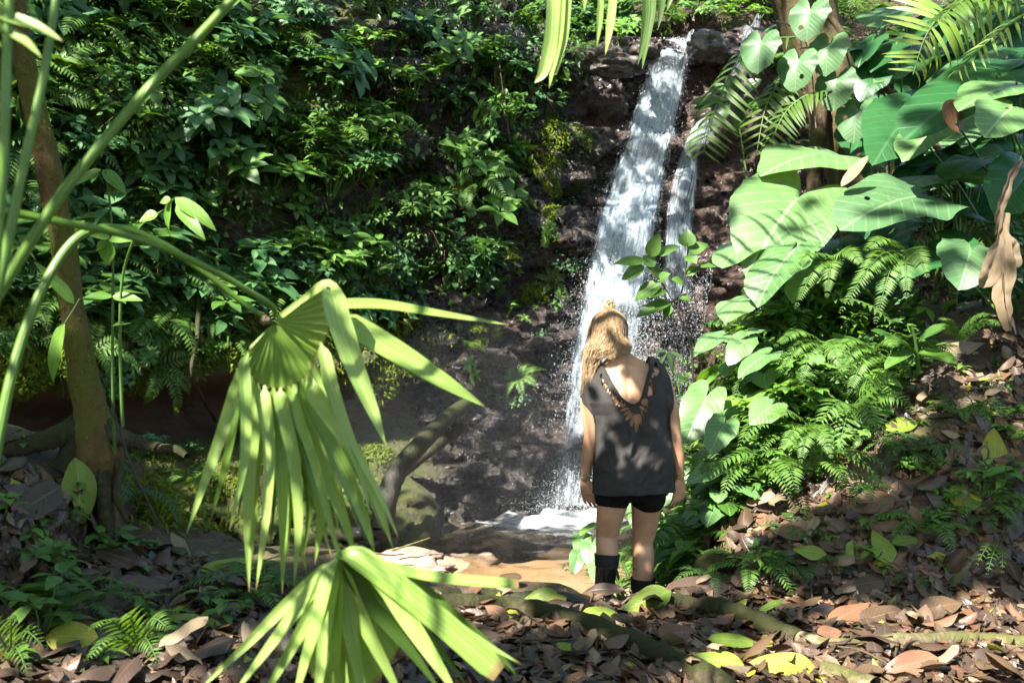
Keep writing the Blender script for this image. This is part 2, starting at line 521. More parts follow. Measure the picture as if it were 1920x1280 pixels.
def build_land():
    xs = np.concatenate([np.arange(-13, -4, .25), np.arange(-4, 4.6, .055), np.arange(4.6, 14, .25)])
    ys = np.concatenate([np.arange(-5, 2, .25), np.arange(2, 7.5, .055), np.arange(7.5, 17, .12)])
    X, Y = np.meshgrid(xs, ys)
    Z = terrain(X, Y)
    mb = MB().add(np.stack([X, Y, Z], -1).reshape(-1, 3), grid_faces(len(ys), len(xs)), np.stack([X, Y], -1).reshape(-1, 2))
    t = NT('forest_soil')
    co = t.n('TexCoord').outputs['Object']
    n1 = t.noise(co, 5, 6, .6); n2 = t.noise(co, 40, 5, .7); n3 = t.noise(co, 1.4, 3)
    col = t.mix(t.rng(n1, .35, .65), (.05, .032, .02), (.12, .078, .048))
    col = t.mix(t.rng(n2, .45, .7), col, (.035, .023, .015))
    gz = t.n('SeparateXYZ'); t.set(gz.inputs[0], co)
    mossy = t.math('MULTIPLY', t.rng(n3, .5, .62), t.rng(n2, .3, .55))
    col = t.mix(t.math('MULTIPLY', mossy, .6), col, (.06, .075, .015))
    # river bed: pale tan gravel and stones under and beside the water
    vo = t.n('TexVoronoi', Scale=11.0, Randomness=1.0); t.set(vo.inputs['Vector'], t.mapping(co, (1, 1.3, .3)))
    gravel = t.mix(vo.outputs['Color'], (.28, .195, .12), (.45, .34, .23))
    gravel = t.mix(t.rng(vo.outputs['Distance'], .25, .6), gravel, (.30, .20, .12))
    gravel = t.mix(t.rng(n1, .3, .7), gravel, (.33, .235, .155))
    bedm = t.math('MULTIPLY', t.rng(gz.outputs[2], -1.98, -2.15), t.rng(gz.outputs[1], 6.6, 7.6))
    col = t.mix(bedm, col, gravel)
    wet = t.rng(n2, .3, .7, .55, .95)
    m = t.done(t.pbr(col, wet, .3, t.bump(t.math('ADD', n1, t.math('MULTIPLY', n2, .6)), .9, .03)))
    g = mb.build('ground', m)
    tag(g, kind='structure')

    ss = np.concatenate([np.arange(0, 4, .2), np.arange(4, SMAX - 6, .045), np.arange(SMAX - 6, SMAX, .2)])
    zs = np.concatenate([np.arange(-3.2, 5.3, .038), np.arange(5.3, 8.6, .2)])
    S, Zz = np.meshgrid(ss, zs)
    pts = cliff_point(S, Zz)
    mc = MB().add(pts.reshape(-1, 3), grid_faces(len(zs), len(ss)), np.stack([S, Zz], -1).reshape(-1, 2))
    t = NT('wet_rock')
    uv = t.n('UVMap').outputs[0]
    sx = t.n('SeparateXYZ'); t.set(sx.inputs[0], uv)
    co = t.n('TexCoord').outputs['Object']
    st = t.mapping(co, (1, 1, 2.4))
    n1 = t.noise(st, 2.2, 6, .62, .6); n2 = t.noise(co, 16, 5, .68); n3 = t.noise(co, 60, 4, .7); n4 = t.noise(co, 1.1, 4, .6)
    rock = t.mix(t.rng(n1, .35, .65), (.011, .010, .0095), (.040, .034, .030))
    rock = t.mix(t.rng(n2, .50, .64), rock, (.12, .105, .095))
    rock = t.mix(t.rng(n3, .52, .62, 0, .8), rock, (.008, .007, .0065))
    rock = t.mix(t.math('MULTIPLY', t.rng(n4, .48, .6), .5), rock, (.06, .036, .029))
    # lit side right of the falls is redder, paler rock; left wall is earth
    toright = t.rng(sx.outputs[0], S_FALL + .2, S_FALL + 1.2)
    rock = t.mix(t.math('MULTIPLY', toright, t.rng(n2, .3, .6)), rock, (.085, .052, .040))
    soil = t.mix(n2, (.022, .015, .009), (.065, .040, .024))
    soil = t.mix(t.math('MULTIPLY', t.rng(sx.outputs[1], -.30, -.42), t.rng(sx.outputs[1], -1.2, -1.05)), soil, (.17, .10, .06))
    left = t.rng(sx.outputs[0], S_L - .6, S_L - 2.0)
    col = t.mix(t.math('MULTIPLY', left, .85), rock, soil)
    gg = t.n('NewGeometry'); gn = t.n('SeparateXYZ'); t.set(gn.inputs[0], gg.outputs['Normal'])
    mk = t.math('ADD', t.math('ADD', n4, t.math('MULTIPLY', n2, .4)), t.math('MULTIPLY', gn.outputs[2], .22))
    mossm = t.math('MULTIPLY', t.rng(mk, .70, .82), t.rng(sx.outputs[0], S_L - .2, S_L - 1.6))
    cavem = t.math('MULTIPLY', t.rng(sx.outputs[1], -.38, -.5), t.rng(sx.outputs[1], -1.25, -1.1))
    mossm = t.math('MULTIPLY', mossm, t.math('SUBTRACT', 1.0, cavem))
    col = t.mix(mossm, col, t.mix(n3, (.035, .05, .008), (.12, .14, .02)))
    rgh = t.math('ADD', t.rng(n2, .3, .7, .12, .40), t.math('MULTIPLY', t.math('MAXIMUM', mossm, left), .4), clamp=True)
    hgt = t.math('ADD', t.math('ADD', n1, t.math('MULTIPLY', n2, .6)), t.math('MULTIPLY', n3, .5))
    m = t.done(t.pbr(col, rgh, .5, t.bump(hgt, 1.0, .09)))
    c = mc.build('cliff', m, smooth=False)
    tag(c, kind='structure')
    return g, c


GROUND, CLIFF = build_land()


def bvh_of(o):
    me = o.data
    n = len(me.vertices); V = np.empty(n * 3, np.float32); me.vertices.foreach_get('co', V)
    k = len(me.polygons); L = np.empty(k * 4, np.int32); me.polygons.foreach_get('vertices', L)
    return BVHTree.FromPolygons([tuple(v) for v in V.reshape(-1, 3).tolist()], L.reshape(-1, 4).tolist())


BG, BC = bvh_of(GROUND), bvh_of(CLIFF)


def hit(px, py, which='both'):
    d = P(px, py, 1.0).normalized()
    best = None
    for k, b in (('ground', BG), ('cliff', BC)):
        if which in ('both', k):
            loc, n, i, dist = b.ray_cast(Vector((0, 0, 0)), d)
            if loc is not None and (best is None or dist < best[2]):
                if n.dot(d) > 0: n = -n
                best = (loc, n, dist, k)
    return best


def ground_at(x, y):
    loc, n, i, d = BG.ray_cast(Vector((x, y, 12)), Vector((0, 0, -1)))
    return (loc, n) if loc is not None else (Vector((x, y, float(terrain(x, y)))), Vector((0, 0, 1)))


# ------------------------------------------------------------------ water
def build_water():
    xs = np.arange(-8, 4.4, .06); ys = np.arange(6.2, 15.2, .06)
    X, Y = np.meshgrid(xs, ys)
    ix, iy = .62, 13.25                                     # where the fall strikes
    r = np.hypot((X - ix) / 1.25, (Y - iy) / 1.0)
    amp = .003 + .03 * np.exp(-(r / .8) ** 2) + .016 * np.exp(-(r / 2.4) ** 2)
    Z = WATER_Z + amp * (fbm(X * 4.5, Y * 4.5, 0, 3, 60) + .8 * np.sin(r * 14 + 1.5 * vnoise(X * 2, Y * 2)) * np.exp(-(r / 1.8) ** 2))
    Z = Z + .05 * np.exp(-(r / .42) ** 2)
    mb = MB().add(np.stack([X, Y, Z], -1).reshape(-1, 3), grid_faces(len(ys), len(xs)), np.stack([X, Y], -1).reshape(-1, 2))
    t = NT('stream_water')
    co = t.n('TexCoord').outputs['Object']
    n1 = t.noise(t.mapping(co, (1, 1.6, 1)), 9, 3, .5, .4); n2 = t.noise(co, 38, 2)
    bm = t.bump(t.math('ADD', n1, t.math('MULTIPLY', n2, .3)), .16, .03)
    gl = t.n('BsdfGlossy', Roughness=.06); t.set(gl.inputs['Normal'], bm)
    tr = t.n('BsdfTransparent'); tr.inputs[0].default_value = (.93, .88, .77, 1)
    fr = t.n('Fresnel', IOR=1.33); t.set(fr.inputs['Normal'], bm)
    sx = t.n('SeparateXYZ'); t.set(sx.inputs[0], co)
    # murky depth: the pool turns to dark brown where it is deep (suspended silt)
    silt = t.pbr((.085, .062, .036), .6, .1)
    deep = t.math('MULTIPLY', t.rng(sx.outputs[1], 11.2, 12.3, 0, .6), 1.0)
    body = t.mixs(deep, tr.outputs[0], silt)
    w = t.mixs(fr.outputs[0], body, gl.outputs[0])
    dx = t.math('DIVIDE', t.math('SUBTRACT', sx.outputs[0], ix - .05), 1.30); dy = t.math('DIVIDE', t.math('SUBTRACT', sx.outputs[1], iy - .1), 1.35)
    d = t.math('SQRT', t.math('ADD', t.math('MULTIPLY', dx, dx), t.math('MULTIPLY', dy, dy)))
    fn = t.noise(t.mapping(co, (1, 2.2, 1)), 7, 5, .7, .8)
    foam = t.rng(t.math('SUBTRACT', fn, t.math('MULTIPLY', d, .50)), .06, .46)
    fm = t.pbr((.62, .68, .72), .55, .3, bm)
    m = t.done(t.mixs(t.math('MULTIPLY', foam, .72), w, fm))
    tag(mb.build('water', m), kind='structure')


build_water()


# ------------------------------------------------------------------ waterfall
def falls_mat(name, dens, seed):
    t = NT(name)
    uv = t.n('UVMap').outputs[0]
    mp = t.n('Mapping'); t.set(mp.inputs[0], uv); mp.inputs['Scale'].default_value = (1, 1, 1); mp.inputs['Location'].default_value = (seed * 3.1, seed * 1.7, 0)
    a = t.noise(t.mapping(mp.outputs[0], (6, .55, 1)), 3.0, 6, .68, .25)
    b = t.noise(t.mapping(mp.outputs[0], (30, 3.0, 1)), 2.2, 4, .75, .35)
    c = t.noise(t.mapping(mp.outputs[0], (60, 14, 1)), 2.0, 2, .8)
    sx = t.n('SeparateXYZ'); t.set(sx.inputs[0], uv)
    edge = t.math('ABSOLUTE', t.math('SUBTRACT', sx.outputs[0], .5))
    ed = t.rng(edge, .30, .5, 0, .42)
    low = t.rng(sx.outputs[1], 3.2, 6.2, 0, .14)
    v = t.math('SUBTRACT', t.math('SUBTRACT', t.math('ADD', t.math('ADD', t.math('MULTIPLY', a, .9), t.math('MULTIPLY', b, .7)), t.math('MULTIPLY', c, .35)), ed), low)
    al = t.math('MULTIPLY', t.rng(v, .92 - dens, 1.24 - dens), .9)
    p = t.pbr((.60, .70, .77), .35, .5, t.bump(t.math('ADD', b, c), .8, .03))
    tl = t.n('BsdfTranslucent'); tl.inputs[0].default_value = (.60, .70, .77, 1)
    sh = t.mixs(.3, p, tl.outputs[0])
    return t.done(t.mixs(al, t.n('BsdfTransparent').outputs[0], sh))


FALL_Y = [66, 100, 150, 200, 250, 300, 350, 400, 450, 500, 550, 650, 750, 850, 945]
FALL_L = [1230, 1214, 1198, 1182, 1166, 1148, 1128, 1113, 1100, 1090, 1080, 1056, 1042, 1028, 1018]
FALL_R = [1307, 1300, 1292, 1284, 1274, 1263, 1252, 1244, 1238, 1233, 1228, 1214, 1196, 1178, 1156]


def fall_sheet(mb, ys, ls, rs, off, seed, ncol=34, nrow=110, mi=0, free=470, lump=.06):
    py = np.linspace(ys[0], ys[-1], nrow)
    l, r = np.interp(py, ys, ls), np.interp(py, ys, rs)
    u = np.linspace(0, 1, ncol)
    PX = l[:, None] + (r - l)[:, None] * u[None]
    D = np.full(PX.shape, np.nan)
    for i in range(nrow):
        for j in range(0, ncol):
            h = hit(PX[i, j], py[i], 'cliff')
            if h: D[i, j] = h[0].y
    D[D > 17] = np.nan
    row = np.array([np.nanmin(D[i]) if np.isfinite(D[i]).any() else np.nan for i in range(nrow)])
    ok = np.isfinite(row)
    row = np.interp(py, py[ok], row[ok])
    D = np.where(np.isfinite(D), D, row[:, None])
    for _ in range(6):                                     # the sheet rides over the rough rock
        D = np.minimum(D, (np.roll(D, 1, 1) + np.roll(D, -1, 1) + D) / 3 + .01) if _ < 2 else D
        Q = np.pad(D, 1, mode='edge')
        D = (Q[:-2, 1:-1] + Q[2:, 1:-1] + Q[1:-1, :-2] + Q[1:-1, 2:] + D) / 5
    D = D - off
    k0 = np.searchsorted(py, free)
    if k0 < nrow - 2:                                      # falls clear of the rock below
        base = D[k0].mean(); ph = py[k0:]
        fall = base - .12 * np.sqrt(np.clip((ph - free) / 100, 0, 9))
        w = sm(ph, free, free + 60)[:, None]
        D[k0:] = D[k0:] * (1 - w) + np.minimum(D[k0:], fall[:, None]) * w
    X = (PX - 960) / F * D; Z = (640 - py)[:, None] / F * D
    V = np.stack([X, D, Z], -1)
    nz = fbm(X * 4, Z * 1.6, seed, 3, 70 + seed)
    V[..., 1] -= lump * nz + .05 * (1 - (2 * u - 1) ** 2)[None]
    V[..., 0] += .02 * vnoise(X * 6, Z * 2, seed)
    V[..., 2] += (.16 * vnoise(X * 5 + seed, 0 * X, 0, 33) - .10 * (2 * u - 1)[None] ** 2) * np.exp(-np.arange(nrow) / 4.0)[:, None]
    uv = np.stack([np.broadcast_to(u[None], X.shape), np.broadcast_to((4.6 - Z), X.shape)], -1)
    mb.add(V.reshape(-1, 3), grid_faces(nrow, ncol), uv.reshape(-1, 2), mi)
    return V


def build_falls():
    mb = MB()
    main = fall_sheet(mb, FALL_Y, FALL_L, FALL_R, .10, 0)
    fall_sheet(mb, FALL_Y, np.array(FALL_L) + 8, np.array(FALL_R) - 6, .20, 1, mi=1, lump=.09)
    fall_sheet(mb, FALL_Y, np.array(FALL_L) - 10, np.array(FALL_R) + 10, .30, 2, mi=2, lump=.12)
    # water arriving over the lip
    lip = main[0]
    back = np.stack([lip + np.array([.02 * k, .35 * k, .012 * k]) for k in range(4)][::-1])
    u = np.linspace(0, 1, lip.shape[0])
    uv = np.stack([np.broadcast_to(u[None], back.shape[:2]), np.broadcast_to(-np.arange(4)[::-1][:, None] * .3, back.shape[:2])], -1)
    mb.add(back.reshape(-1, 3), grid_faces(4, lip.shape[0]), uv.reshape(-1, 2), 0)
    # the narrow second stream and the film on the rock right of it
    y2 = [226, 255, 290, 330, 370, 410, 450, 500, 560]
    l2 = [1306, 1286, 1268, 1256, 1248, 1242, 1238, 1236, 1236]
    r2 = [1334, 1324, 1316, 1312, 1310, 1308, 1306, 1304, 1302]
    fall_sheet(mb, y2, l2, r2, .06, 3, 16, 60, 1, free=9999, lump=.04)
    fall_sheet(mb, y2, l2, r2, .11, 4, 16, 60, 2, free=9999, lump=.05)
    fall_sheet(mb, [36, 80, 130, 180, 226, 270], [1392, 1382, 1366, 1350, 1330, 1306], [1436, 1424, 1404, 1384, 1360, 1334], .05, 5, 14, 40, 2, free=9999, lump=.03)
    mats = [falls_mat('falling_water', .17, 0), falls_mat('falling_water_mid', .11, 1), falls_mat('falling_water_thin', .02, 2)]
    w = mb.build('waterfall', mats)
    tag(w, 'white waterfall sliding and dropping down the dark rock face into the pool', 'waterfall', kind='structure')
    # flying drops
    n = 34000
    py = 640 + (RNG.random(n) - .5) * 640
    py = np.concatenate([np.interp(RNG.random(24000), [0, .25, 1], [70, 480, 950]), 500 + 330 * RNG.random(10000) ** .9])
    l, r = np.interp(py, FALL_Y, FALL_L), np.interp(py, FALL_Y, FALL_R)
    spread = np.interp(py, [70, 450, 700, 950], [.05, .12, .3, .45])
    uu = RNG.normal(.5, .24 + spread * .30)
    px = l + (r - l) * uu
    px[24000:] = RNG.uniform(1180, 1340, 10000) - (py[24000:] - 500) * .18                    # veil to the right of the main stream
    Yf = np.interp(py, np.linspace(66, 945, main.shape[0]), main[:, 17, 1]) + RNG.normal(0, .16, n) - .15
    X = (px - 960) / F * Yf; Z = (640 - py) / F * Yf
    s = .0017 * np.exp(RNG.normal(0, .45, n)); e = RNG.uniform(1.5, 5, n)
    o = np.array([(1, 0, 0), (-1, 0, 0), (0, 1, 0), (0, -1, 0), (0, 0, 1), (0, 0, -1)], float)
    V = o[None] * np.stack([s, s, s * e], 1)[:, None] + np.stack([X, Yf, Z], 1)[:, None]
    V[:, 4, 0] += s * .5
    f = np.array([(0, 2, 4), (2, 1, 4), (1, 3, 4), (3, 0, 4), (2, 0, 5), (1, 2, 5), (3, 1, 5), (0, 3, 5)])
    Fc = (f[None] + (np.arange(n) * 6)[:, None, None]).reshape(-1, 3)
    db = MB().add(V.reshape(-1, 3), Fc)
    # splash drops at the foot
    n = 2600
    a = RNG.uniform(0, 6.283, n); rr = np.abs(RNG.normal(0, .42, n)); hh = np.abs(RNG.normal(0, .28, n)) * np.exp(-rr * .8)
    C = np.stack([.6 + rr * np.cos(a) * 1.2, 13.2 + rr * np.sin(a), WATER_Z + .04 + hh], 1)
    s = .0028 * np.exp(RNG.normal(0, .45, n))
    V = o[None] * s[:, None, None] + C[:, None]
    Fc = (f[None] + (np.arange(n) * 6)[:, None, None]).reshape(-1, 3)
    db.add(V.reshape(-1, 3), Fc)
    t = NT('water_drops')
    m = t.done(t.mixs(.3, t.pbr((.7, .76, .8), .2, .6), t.n('BsdfTranslucent').outputs[0]))
    tag(db.build('spray', m, smooth=True), 'white drops of spray flying off the waterfall', 'spray', kind='stuff')


build_falls()
# ================================================================== PLANT PROTOTYPES
def rvec(a=1.0): return Vector((random.uniform(-a, a), random.uniform(-a, a), random.uniform(-a, a)))


def unlink(o):
    COL.objects.unlink(o); return o


def whorl_shrub(seed, mats, prof=pr_ovate, L=.2, W=.09, stems=5, tall=.45, per=7, droop=.6, fold=.2):
    random.seed(seed); mb = MB()
    for i in range(stems):
        a = random.uniform(0, 6.28); lean = random.uniform(.25, .95)
        d = Vector((math.cos(a) * lean, math.sin(a) * lean, 1)).normalized()
        h = tall * random.uniform(.55, 1.1)
        tip = d * h + Vector((0, 0, -.12 * h)); mid = d * h * .5 + Vector((0, 0, .05))
        pts = [Vector((0, 0, -.05)), mid, tip]
        add_tube(mb, pts, [.009, .004], 1, 4, 6)
        for k in range(per):
            f = 1.0 if k < per * .6 else random.uniform(.4, .9)
            b = Vector(smooth_path(pts, 20)[int(f * 19)])
            an = a + k * 2.4 + random.uniform(-.3, .3)
            out = Vector((math.cos(an), math.sin(an), random.uniform(-.15, .55)))
            s = random.uniform(.6, 1.15) * (1 if f == 1 else .8)
            V, Fc, UV = leaf(L * s, W * s, prof, 5, 1, fold, droop * random.uniform(.5, 1.4), .015)
            mb.add(V, Fc, UV, 0, frame(b + out * .02, out, Vector((0, 0, 1)) + rvec(.35)))
    return mb


def frond_mb(mb, pts, width, pairs=20, mi=0, smi=1, up=(0, 0, 1), pw=.30, droop=.5, prof=pr_lance, ns=3, sweep=.75, basefree=.12, shape=None, lobes=0, stemr=.004):
    p = smooth_path(pts, 40)
    add_tube(mb, [Vector(q) for q in p[::5]], [stemr, stemr * .35], smi, 4, 10)
    t = np.gradient(p, axis=0)
    for k in range(pairs):
        v = basefree + (1 - basefree) * (k + .5) / pairs
        i = min(39, int(v * 39)); c = Vector(p[i]); d = Vector(t[i]).normalized()
        u = Vector(up); side = d.cross(u).normalized(); u2 = side.cross(d)
        s = (shape(v) if shape else math.sin(math.pi * min(1, (v * .86 + .14)) ** .85) ** .8)
        l = width * max(.08, s)
        for sg in (-1, 1):
            dr = (side * sg + d * sweep * (.5 + v * .6) + u2 * random.uniform(-.05, .2)).normalized()
            V, Fc, UV = leaf(l, l * pw, prof, ns, 1, .15, droop * random.uniform(.7, 1.3), .0, lobes=lobes)
            mb.add(V, Fc, UV, mi, frame(c, dr, u2 + rvec(.12)))


def fern(seed, n=7, L=.55, width=.12, pairs=18, rise=.8, pw=.26):
    random.seed(seed); mb = MB()
    for i in range(n):
        a = i * 6.28 / n + random.uniform(-.4, .4); l = L * random.uniform(.7, 1.15)
        o = Vector((math.cos(a), math.sin(a), 0))
        pts = [Vector((0, 0, -.03)), o * l * .35 + Vector((0, 0, l * .45 * rise)), o * l * .75 + Vector((0, 0, l * .42 * rise)), o * l * 1.05 + Vector((0, 0, l * .1))]
        frond_mb(mb, pts, width, pairs, pw=pw)
    return mb


def tuft(seed, n=22, L=.4, W=.022, rise=.8):
    random.seed(seed); mb = MB()
    for i in range(n):
        a = random.uniform(0, 6.28); el = random.uniform(.25, 1.3) * rise
        d = Vector((math.cos(a), math.sin(a), el))
        V, Fc, UV = leaf(L * random.uniform(.6, 1.1), W, pr_strap, 7, 1, .3, random.uniform(.8, 2.0), 0, twist=random.uniform(-.5, .5))
        mb.add(V, Fc, UV, 0, frame(Vector((0, 0, -.02)), d, (0, 0, 1)))
    return mb


def creeper(seed, n=150, size=.33, L=.06, W=.034, prof=pr_ovate, hang=.3):
    """a low mat of small leaves over a hump, hanging at the rim"""
    random.seed(seed); mb = MB()
    for i in range(9):
        a = random.uniform(0, 6.28); r = size * random.uniform(.6, 1.1)
        add_tube(mb, [Vector((0, 0, 0)), Vector((math.cos(a) * r * .5, math.sin(a) * r * .5, .13)), Vector((math.cos(a) * r, math.sin(a) * r, .02 - hang * .3))], [.004, .002], 1, 3, 6)
    for i in range(n):
        a = random.uniform(0, 6.28); r = size * math.sqrt(random.random()) * 1.1
        z = .16 * math.cos(min(1.5, r / size * 1.5)) + random.uniform(-.05, .06) * 1.4
        d = Vector((math.cos(a + random.uniform(-1, 1)), math.sin(a + random.uniform(-1, 1)), random.uniform(-.6, .35)))
        s = random.uniform(.6, 1.3)
        V, Fc, UV = leaf(L * s, W * s, prof, 3, 1, .25, .6, 0)
        mb.add(V, Fc, UV, 0, frame(Vector((math.cos(a) * r, math.sin(a) * r, z)), d, Vector((0, 0, 1)) + rvec(.5)))
    return mb


def heart_vine(seed, n=26, L=.13, length=.8):
    random.seed(seed); mb = MB()
    for s in range(3):
        x0 = random.uniform(-.12, .12); pts = [Vector((x0, 0, .05))]
        for k in range(1, 6):
            pts.append(Vector((x0 + random.uniform(-.12, .12), random.uniform(-.06, .06), -length * k / 5)))
        add_tube(mb, pts, [.005, .003], 1, 4, 14)
        p = smooth_path(pts, 60)
        for k in range(n // 3):
            c = Vector(p[random.randint(4, 59)])
            d = Vector((random.uniform(-1, 1), -random.uniform(.2, .9), random.uniform(-.9, .1)))
            z = random.uniform(.55, 1.2)
            V, Fc, UV = leaf(L * z, L * z * .78, pr_heart, 5, 1, .18, .6, .01)
            mb.add(V, Fc, UV, 0, frame(c + d * .03, d, Vector((0, -1, .6)) + rvec(.3)))
    return mb


def palmlet(seed, n=8, L=.8, width=.26, pairs=16):
    random.seed(seed); mb = MB()
    for i in range(n):
        a = i * 6.28 / n + random.uniform(-.35, .35); l = L * random.uniform(.75, 1.1); o = Vector((math.cos(a), math.sin(a), 0))
        pts = [Vector((0, 0, 0)), o * l * .3 + Vector((0, 0, l * .6)), o * l * .7 + Vector((0, 0, l * .68)), o * l * 1.05 + Vector((0, 0, l * .35))]
        frond_mb(mb, pts, width, pairs, pw=.12, prof=pr_strap, droop=.7, sweep=.9, shape=lambda v: .35 + .65 * math.sin(math.pi * v ** .9), basefree=.2, stemr=.006)
    return mb


def moss_mat_clump(seed, n=260, size=.3):
    """cushion of drooping moss and filmy fern fronds"""
    random.seed(seed); mb = MB()
    for i in range(n):
        a = random.uniform(0, 6.28); r = size * math.sqrt(random.random())
        z = .12 * (1 - (r / size) ** 2)
        d = Vector((math.cos(a) * .4 + random.uniform(-.5, .5), math.sin(a) * .4 + random.uniform(-.5, .5), random.uniform(-.3, .5)))
        V, Fc, UV = leaf(random.uniform(.05, .10), random.uniform(.012, .026), pr_strap, 3, 1, .2, random.uniform(.6, 1.8), 0, twist=random.uniform(-1, 1))
        mb.add(V, Fc, UV, 0, frame(Vector((math.cos(a) * r, math.sin(a) * r, z)), d, Vector((0, 0, 1)) + rvec(.6)))
    return mb


def seedling(seed, n=7, L=.13, W=.055, tall=.16, prof=pr_ovate):
    random.seed(seed); mb = MB()
    tip = Vector((random.uniform(-.05, .05), random.uniform(-.05, .05), tall))
    add_tube(mb, [Vector((0, 0, -.02)), tip * .5 + rvec(.02), tip], [.005, .003], 1, 4, 6)
    for k in range(n):
        an = k * 2.4; f = .55 + .45 * k / n
        out = Vector((math.cos(an), math.sin(an), random.uniform(-.1, .4))); s = random.uniform(.7, 1.15)
        V, Fc, UV = leaf(L * s, W * s, prof, 5, 1, .2, .7, .012)
        mb.add(V, Fc, UV, 0, frame(tip * f, out, Vector((0, 0, 1)) + rvec(.2)))
    return mb


PROTO = {}


def proto(kind, name, mb, mats):
    PROTO.setdefault(kind, []).append((name, mb.mesh(name, mats)))


for sd, mt in ((1, 'leaf_mid'), (2, 'leaf_blue'), (3, 'leaf_mid'), (4, 'leaf_blue')):
    proto('shrub', 'broadleaf_shrub', whorl_shrub(sd, None, pr_ovate, random.Random(sd).uniform(.19, .27), .115, 5, .42, 7), [M[mt], M['stem']])
proto('lime', 'broadleaf_shrub', whorl_shrub(9, None, pr_lance, .16, .06, 6, .4, 9), [M['leaf_lime'], M['stem']])
proto('lime', 'broadleaf_shrub', whorl_shrub(10, None, pr_ovate, .13, .06, 7, .38, 9), [M['leaf_lime'], M['stem']])
proto('small', 'small_leaved_shrub', whorl_shrub(12, None, pr_ovate, .095, .046, 12, .42, 12), [M['leaf_mid'], M['stem']])
proto('small', 'small_leaved_shrub', whorl_shrub(13, None, pr_lance, .11, .034, 12, .42, 12), [M['leaf_mid'], M['stem']])
proto('small', 'small_leaved_shrub', whorl_shrub(14, None, pr_ovate, .10, .05, 12, .42, 12), [M['leaf_blue'], M['stem']])
proto('fern', 'fern', fern(21), [M['fern'], M['stem']])
proto('fern', 'fern', fern(22, 6, .45, .10, 16), [M['fern_dark'], M['stem']])
proto('tuft', 'grassy_tuft', tuft(31), [M['leaf_mid']])
proto('tuft', 'grassy_tuft', tuft(32, 26, .34, .016), [M['fern_dark']])
proto('creeper', 'creeper', creeper(41), [M['leaf_mid'], M['twig']])
proto('creeper', 'creeper', creeper(42, 130, .36, .075, .05, pr_heart), [M['leaf_blue'], M['twig']])
proto('creeper_lime', 'creeper', creeper(43, 170, .33, .055, .026, pr_lance), [M['leaf_lime'], M['twig']])
proto('vine', 'heart_leaved_vine', heart_vine(51), [M['leaf_mid'], M['twig']])
proto('vine', 'heart_leaved_vine', heart_vine(52, 30, .11, .7), [M['leaf_blue'], M['twig']])
proto('moss', 'moss_cushion', moss_mat_clump(61), [M['moss']])
proto('moss', 'moss_cushion', moss_mat_clump(62, 300, .26), [M['moss']])
proto('palmlet', 'young_palm', palmlet(71), [M['palm_dark'], M['stem']])
proto('seedling', 'seedling', seedling(81), [M['leaf_lime'], M['stem']])
proto('seedling', 'seedling', seedling(82, 6, .11, .05), [M['leaf_mid'], M['stem']])
proto('seedling', 'seedling', seedling(83, 8, .12, .04, .14, pr_lance), [M['leaf_lime'], M['stem']])

def heartleaf(seed, n=7, L=.15, tall=.26):
    random.seed(seed); mb = MB()
    for k in range(n):
        an = k * 2.4 + random.uniform(-.3, .3); r = random.uniform(.05, .2)
        tip = Vector((math.cos(an) * r, math.sin(an) * r, tall * random.uniform(.45, 1.1)))
        add_tube(mb, [Vector((0, 0, -.03)), tip * .55 + Vector((0, 0, .04)), tip], [.005, .003], 1, 4, 7)
        s_ = random.uniform(.6, 1.2)
        add_ear(mb, L * s_, frame(tip, Vector((math.cos(an), math.sin(an), -.35)), Vector((0, 0, 1)) + rvec(.3)), 0, wmul=1.1, fold=.15, droop=.35, nr=3, na=26, ph=random.uniform(0, 6))
    return mb


proto('heart', 'heart_leaved_plant', heartleaf(91), [M['ear'], M['stem']])
proto('heart', 'heart_leaved_plant', heartleaf(92, 8, .13, .3), [M['leaf_lime'], M['stem']])
proto('heart', 'heart_leaved_plant', heartleaf(93, 6, .18, .3), [M['leaf_mid'], M['stem']])

NAMES = dict(heart=('low plant with heart shaped leaves', 'plant', 'heart leaved plants'), shrub=('broad leaved bush', 'shrub', 'broad leaved bushes'), lime=('yellow green bush', 'shrub', 'yellow green bushes'), small=('dense bush of small leaves', 'shrub', 'small leaved bushes'),
             fern=('feathery green fern', 'fern', 'ferns'), tuft=('tuft of narrow strap leaves', 'plant', 'strap leaved tufts'), creeper=('mat of green creeper', 'creeper', 'creeper mats'),
             creeper_lime=('mat of bright yellow green creeper', 'creeper', 'bright creeper mats'), vine=('hanging vine with heart shaped leaves', 'vine', 'hanging vines'), moss=('cushion of yellow green moss', 'moss', 'moss cushions'),
             palmlet=('young palm with dark feather fronds', 'palm', 'young palms'), seedling=('seedling with whorled leaves', 'seedling', 'seedlings'))
COUNT = {}


def put(kind, pos, n, s, where, spin=None, up=.8):
    name, me = random.choice(PROTO[kind])
    o = bpy.data.objects.new(name, me); COL.objects.link(o)
    d = (Vector(n) * (1 - up) + Vector((0, 0, up)))
    if kind == 'vine':
        o.matrix_world = Matrix.Translation(pos + Vector(n) * .1) @ Matrix.Rotation(math.atan2(-n[0], n[1]) + math.pi, 4, 'Z') @ Matrix.Scale(s, 4)
    else:
        o.matrix_world = upframe(Vector(pos) - Vector(n) * .02, d, s, random.uniform(0, 6.28) if spin is None else spin)
    a, c, g = NAMES[kind]
    tag(o, f'{a} {where}', c, f'{g} {where}')
    COUNT[kind] = COUNT.get(kind, 0) + 1
    return o


def inside(x, y, poly):
    c = False; j = len(poly) - 1
    for i in range(len(poly)):
        if (poly[i][1] > y) != (poly[j][1] > y) and x < (poly[j][0] - poly[i][0]) * (y - poly[i][1]) / (poly[j][1] - poly[i][1]) + poly[i][0]:
            c = not c
        j = i
    return c


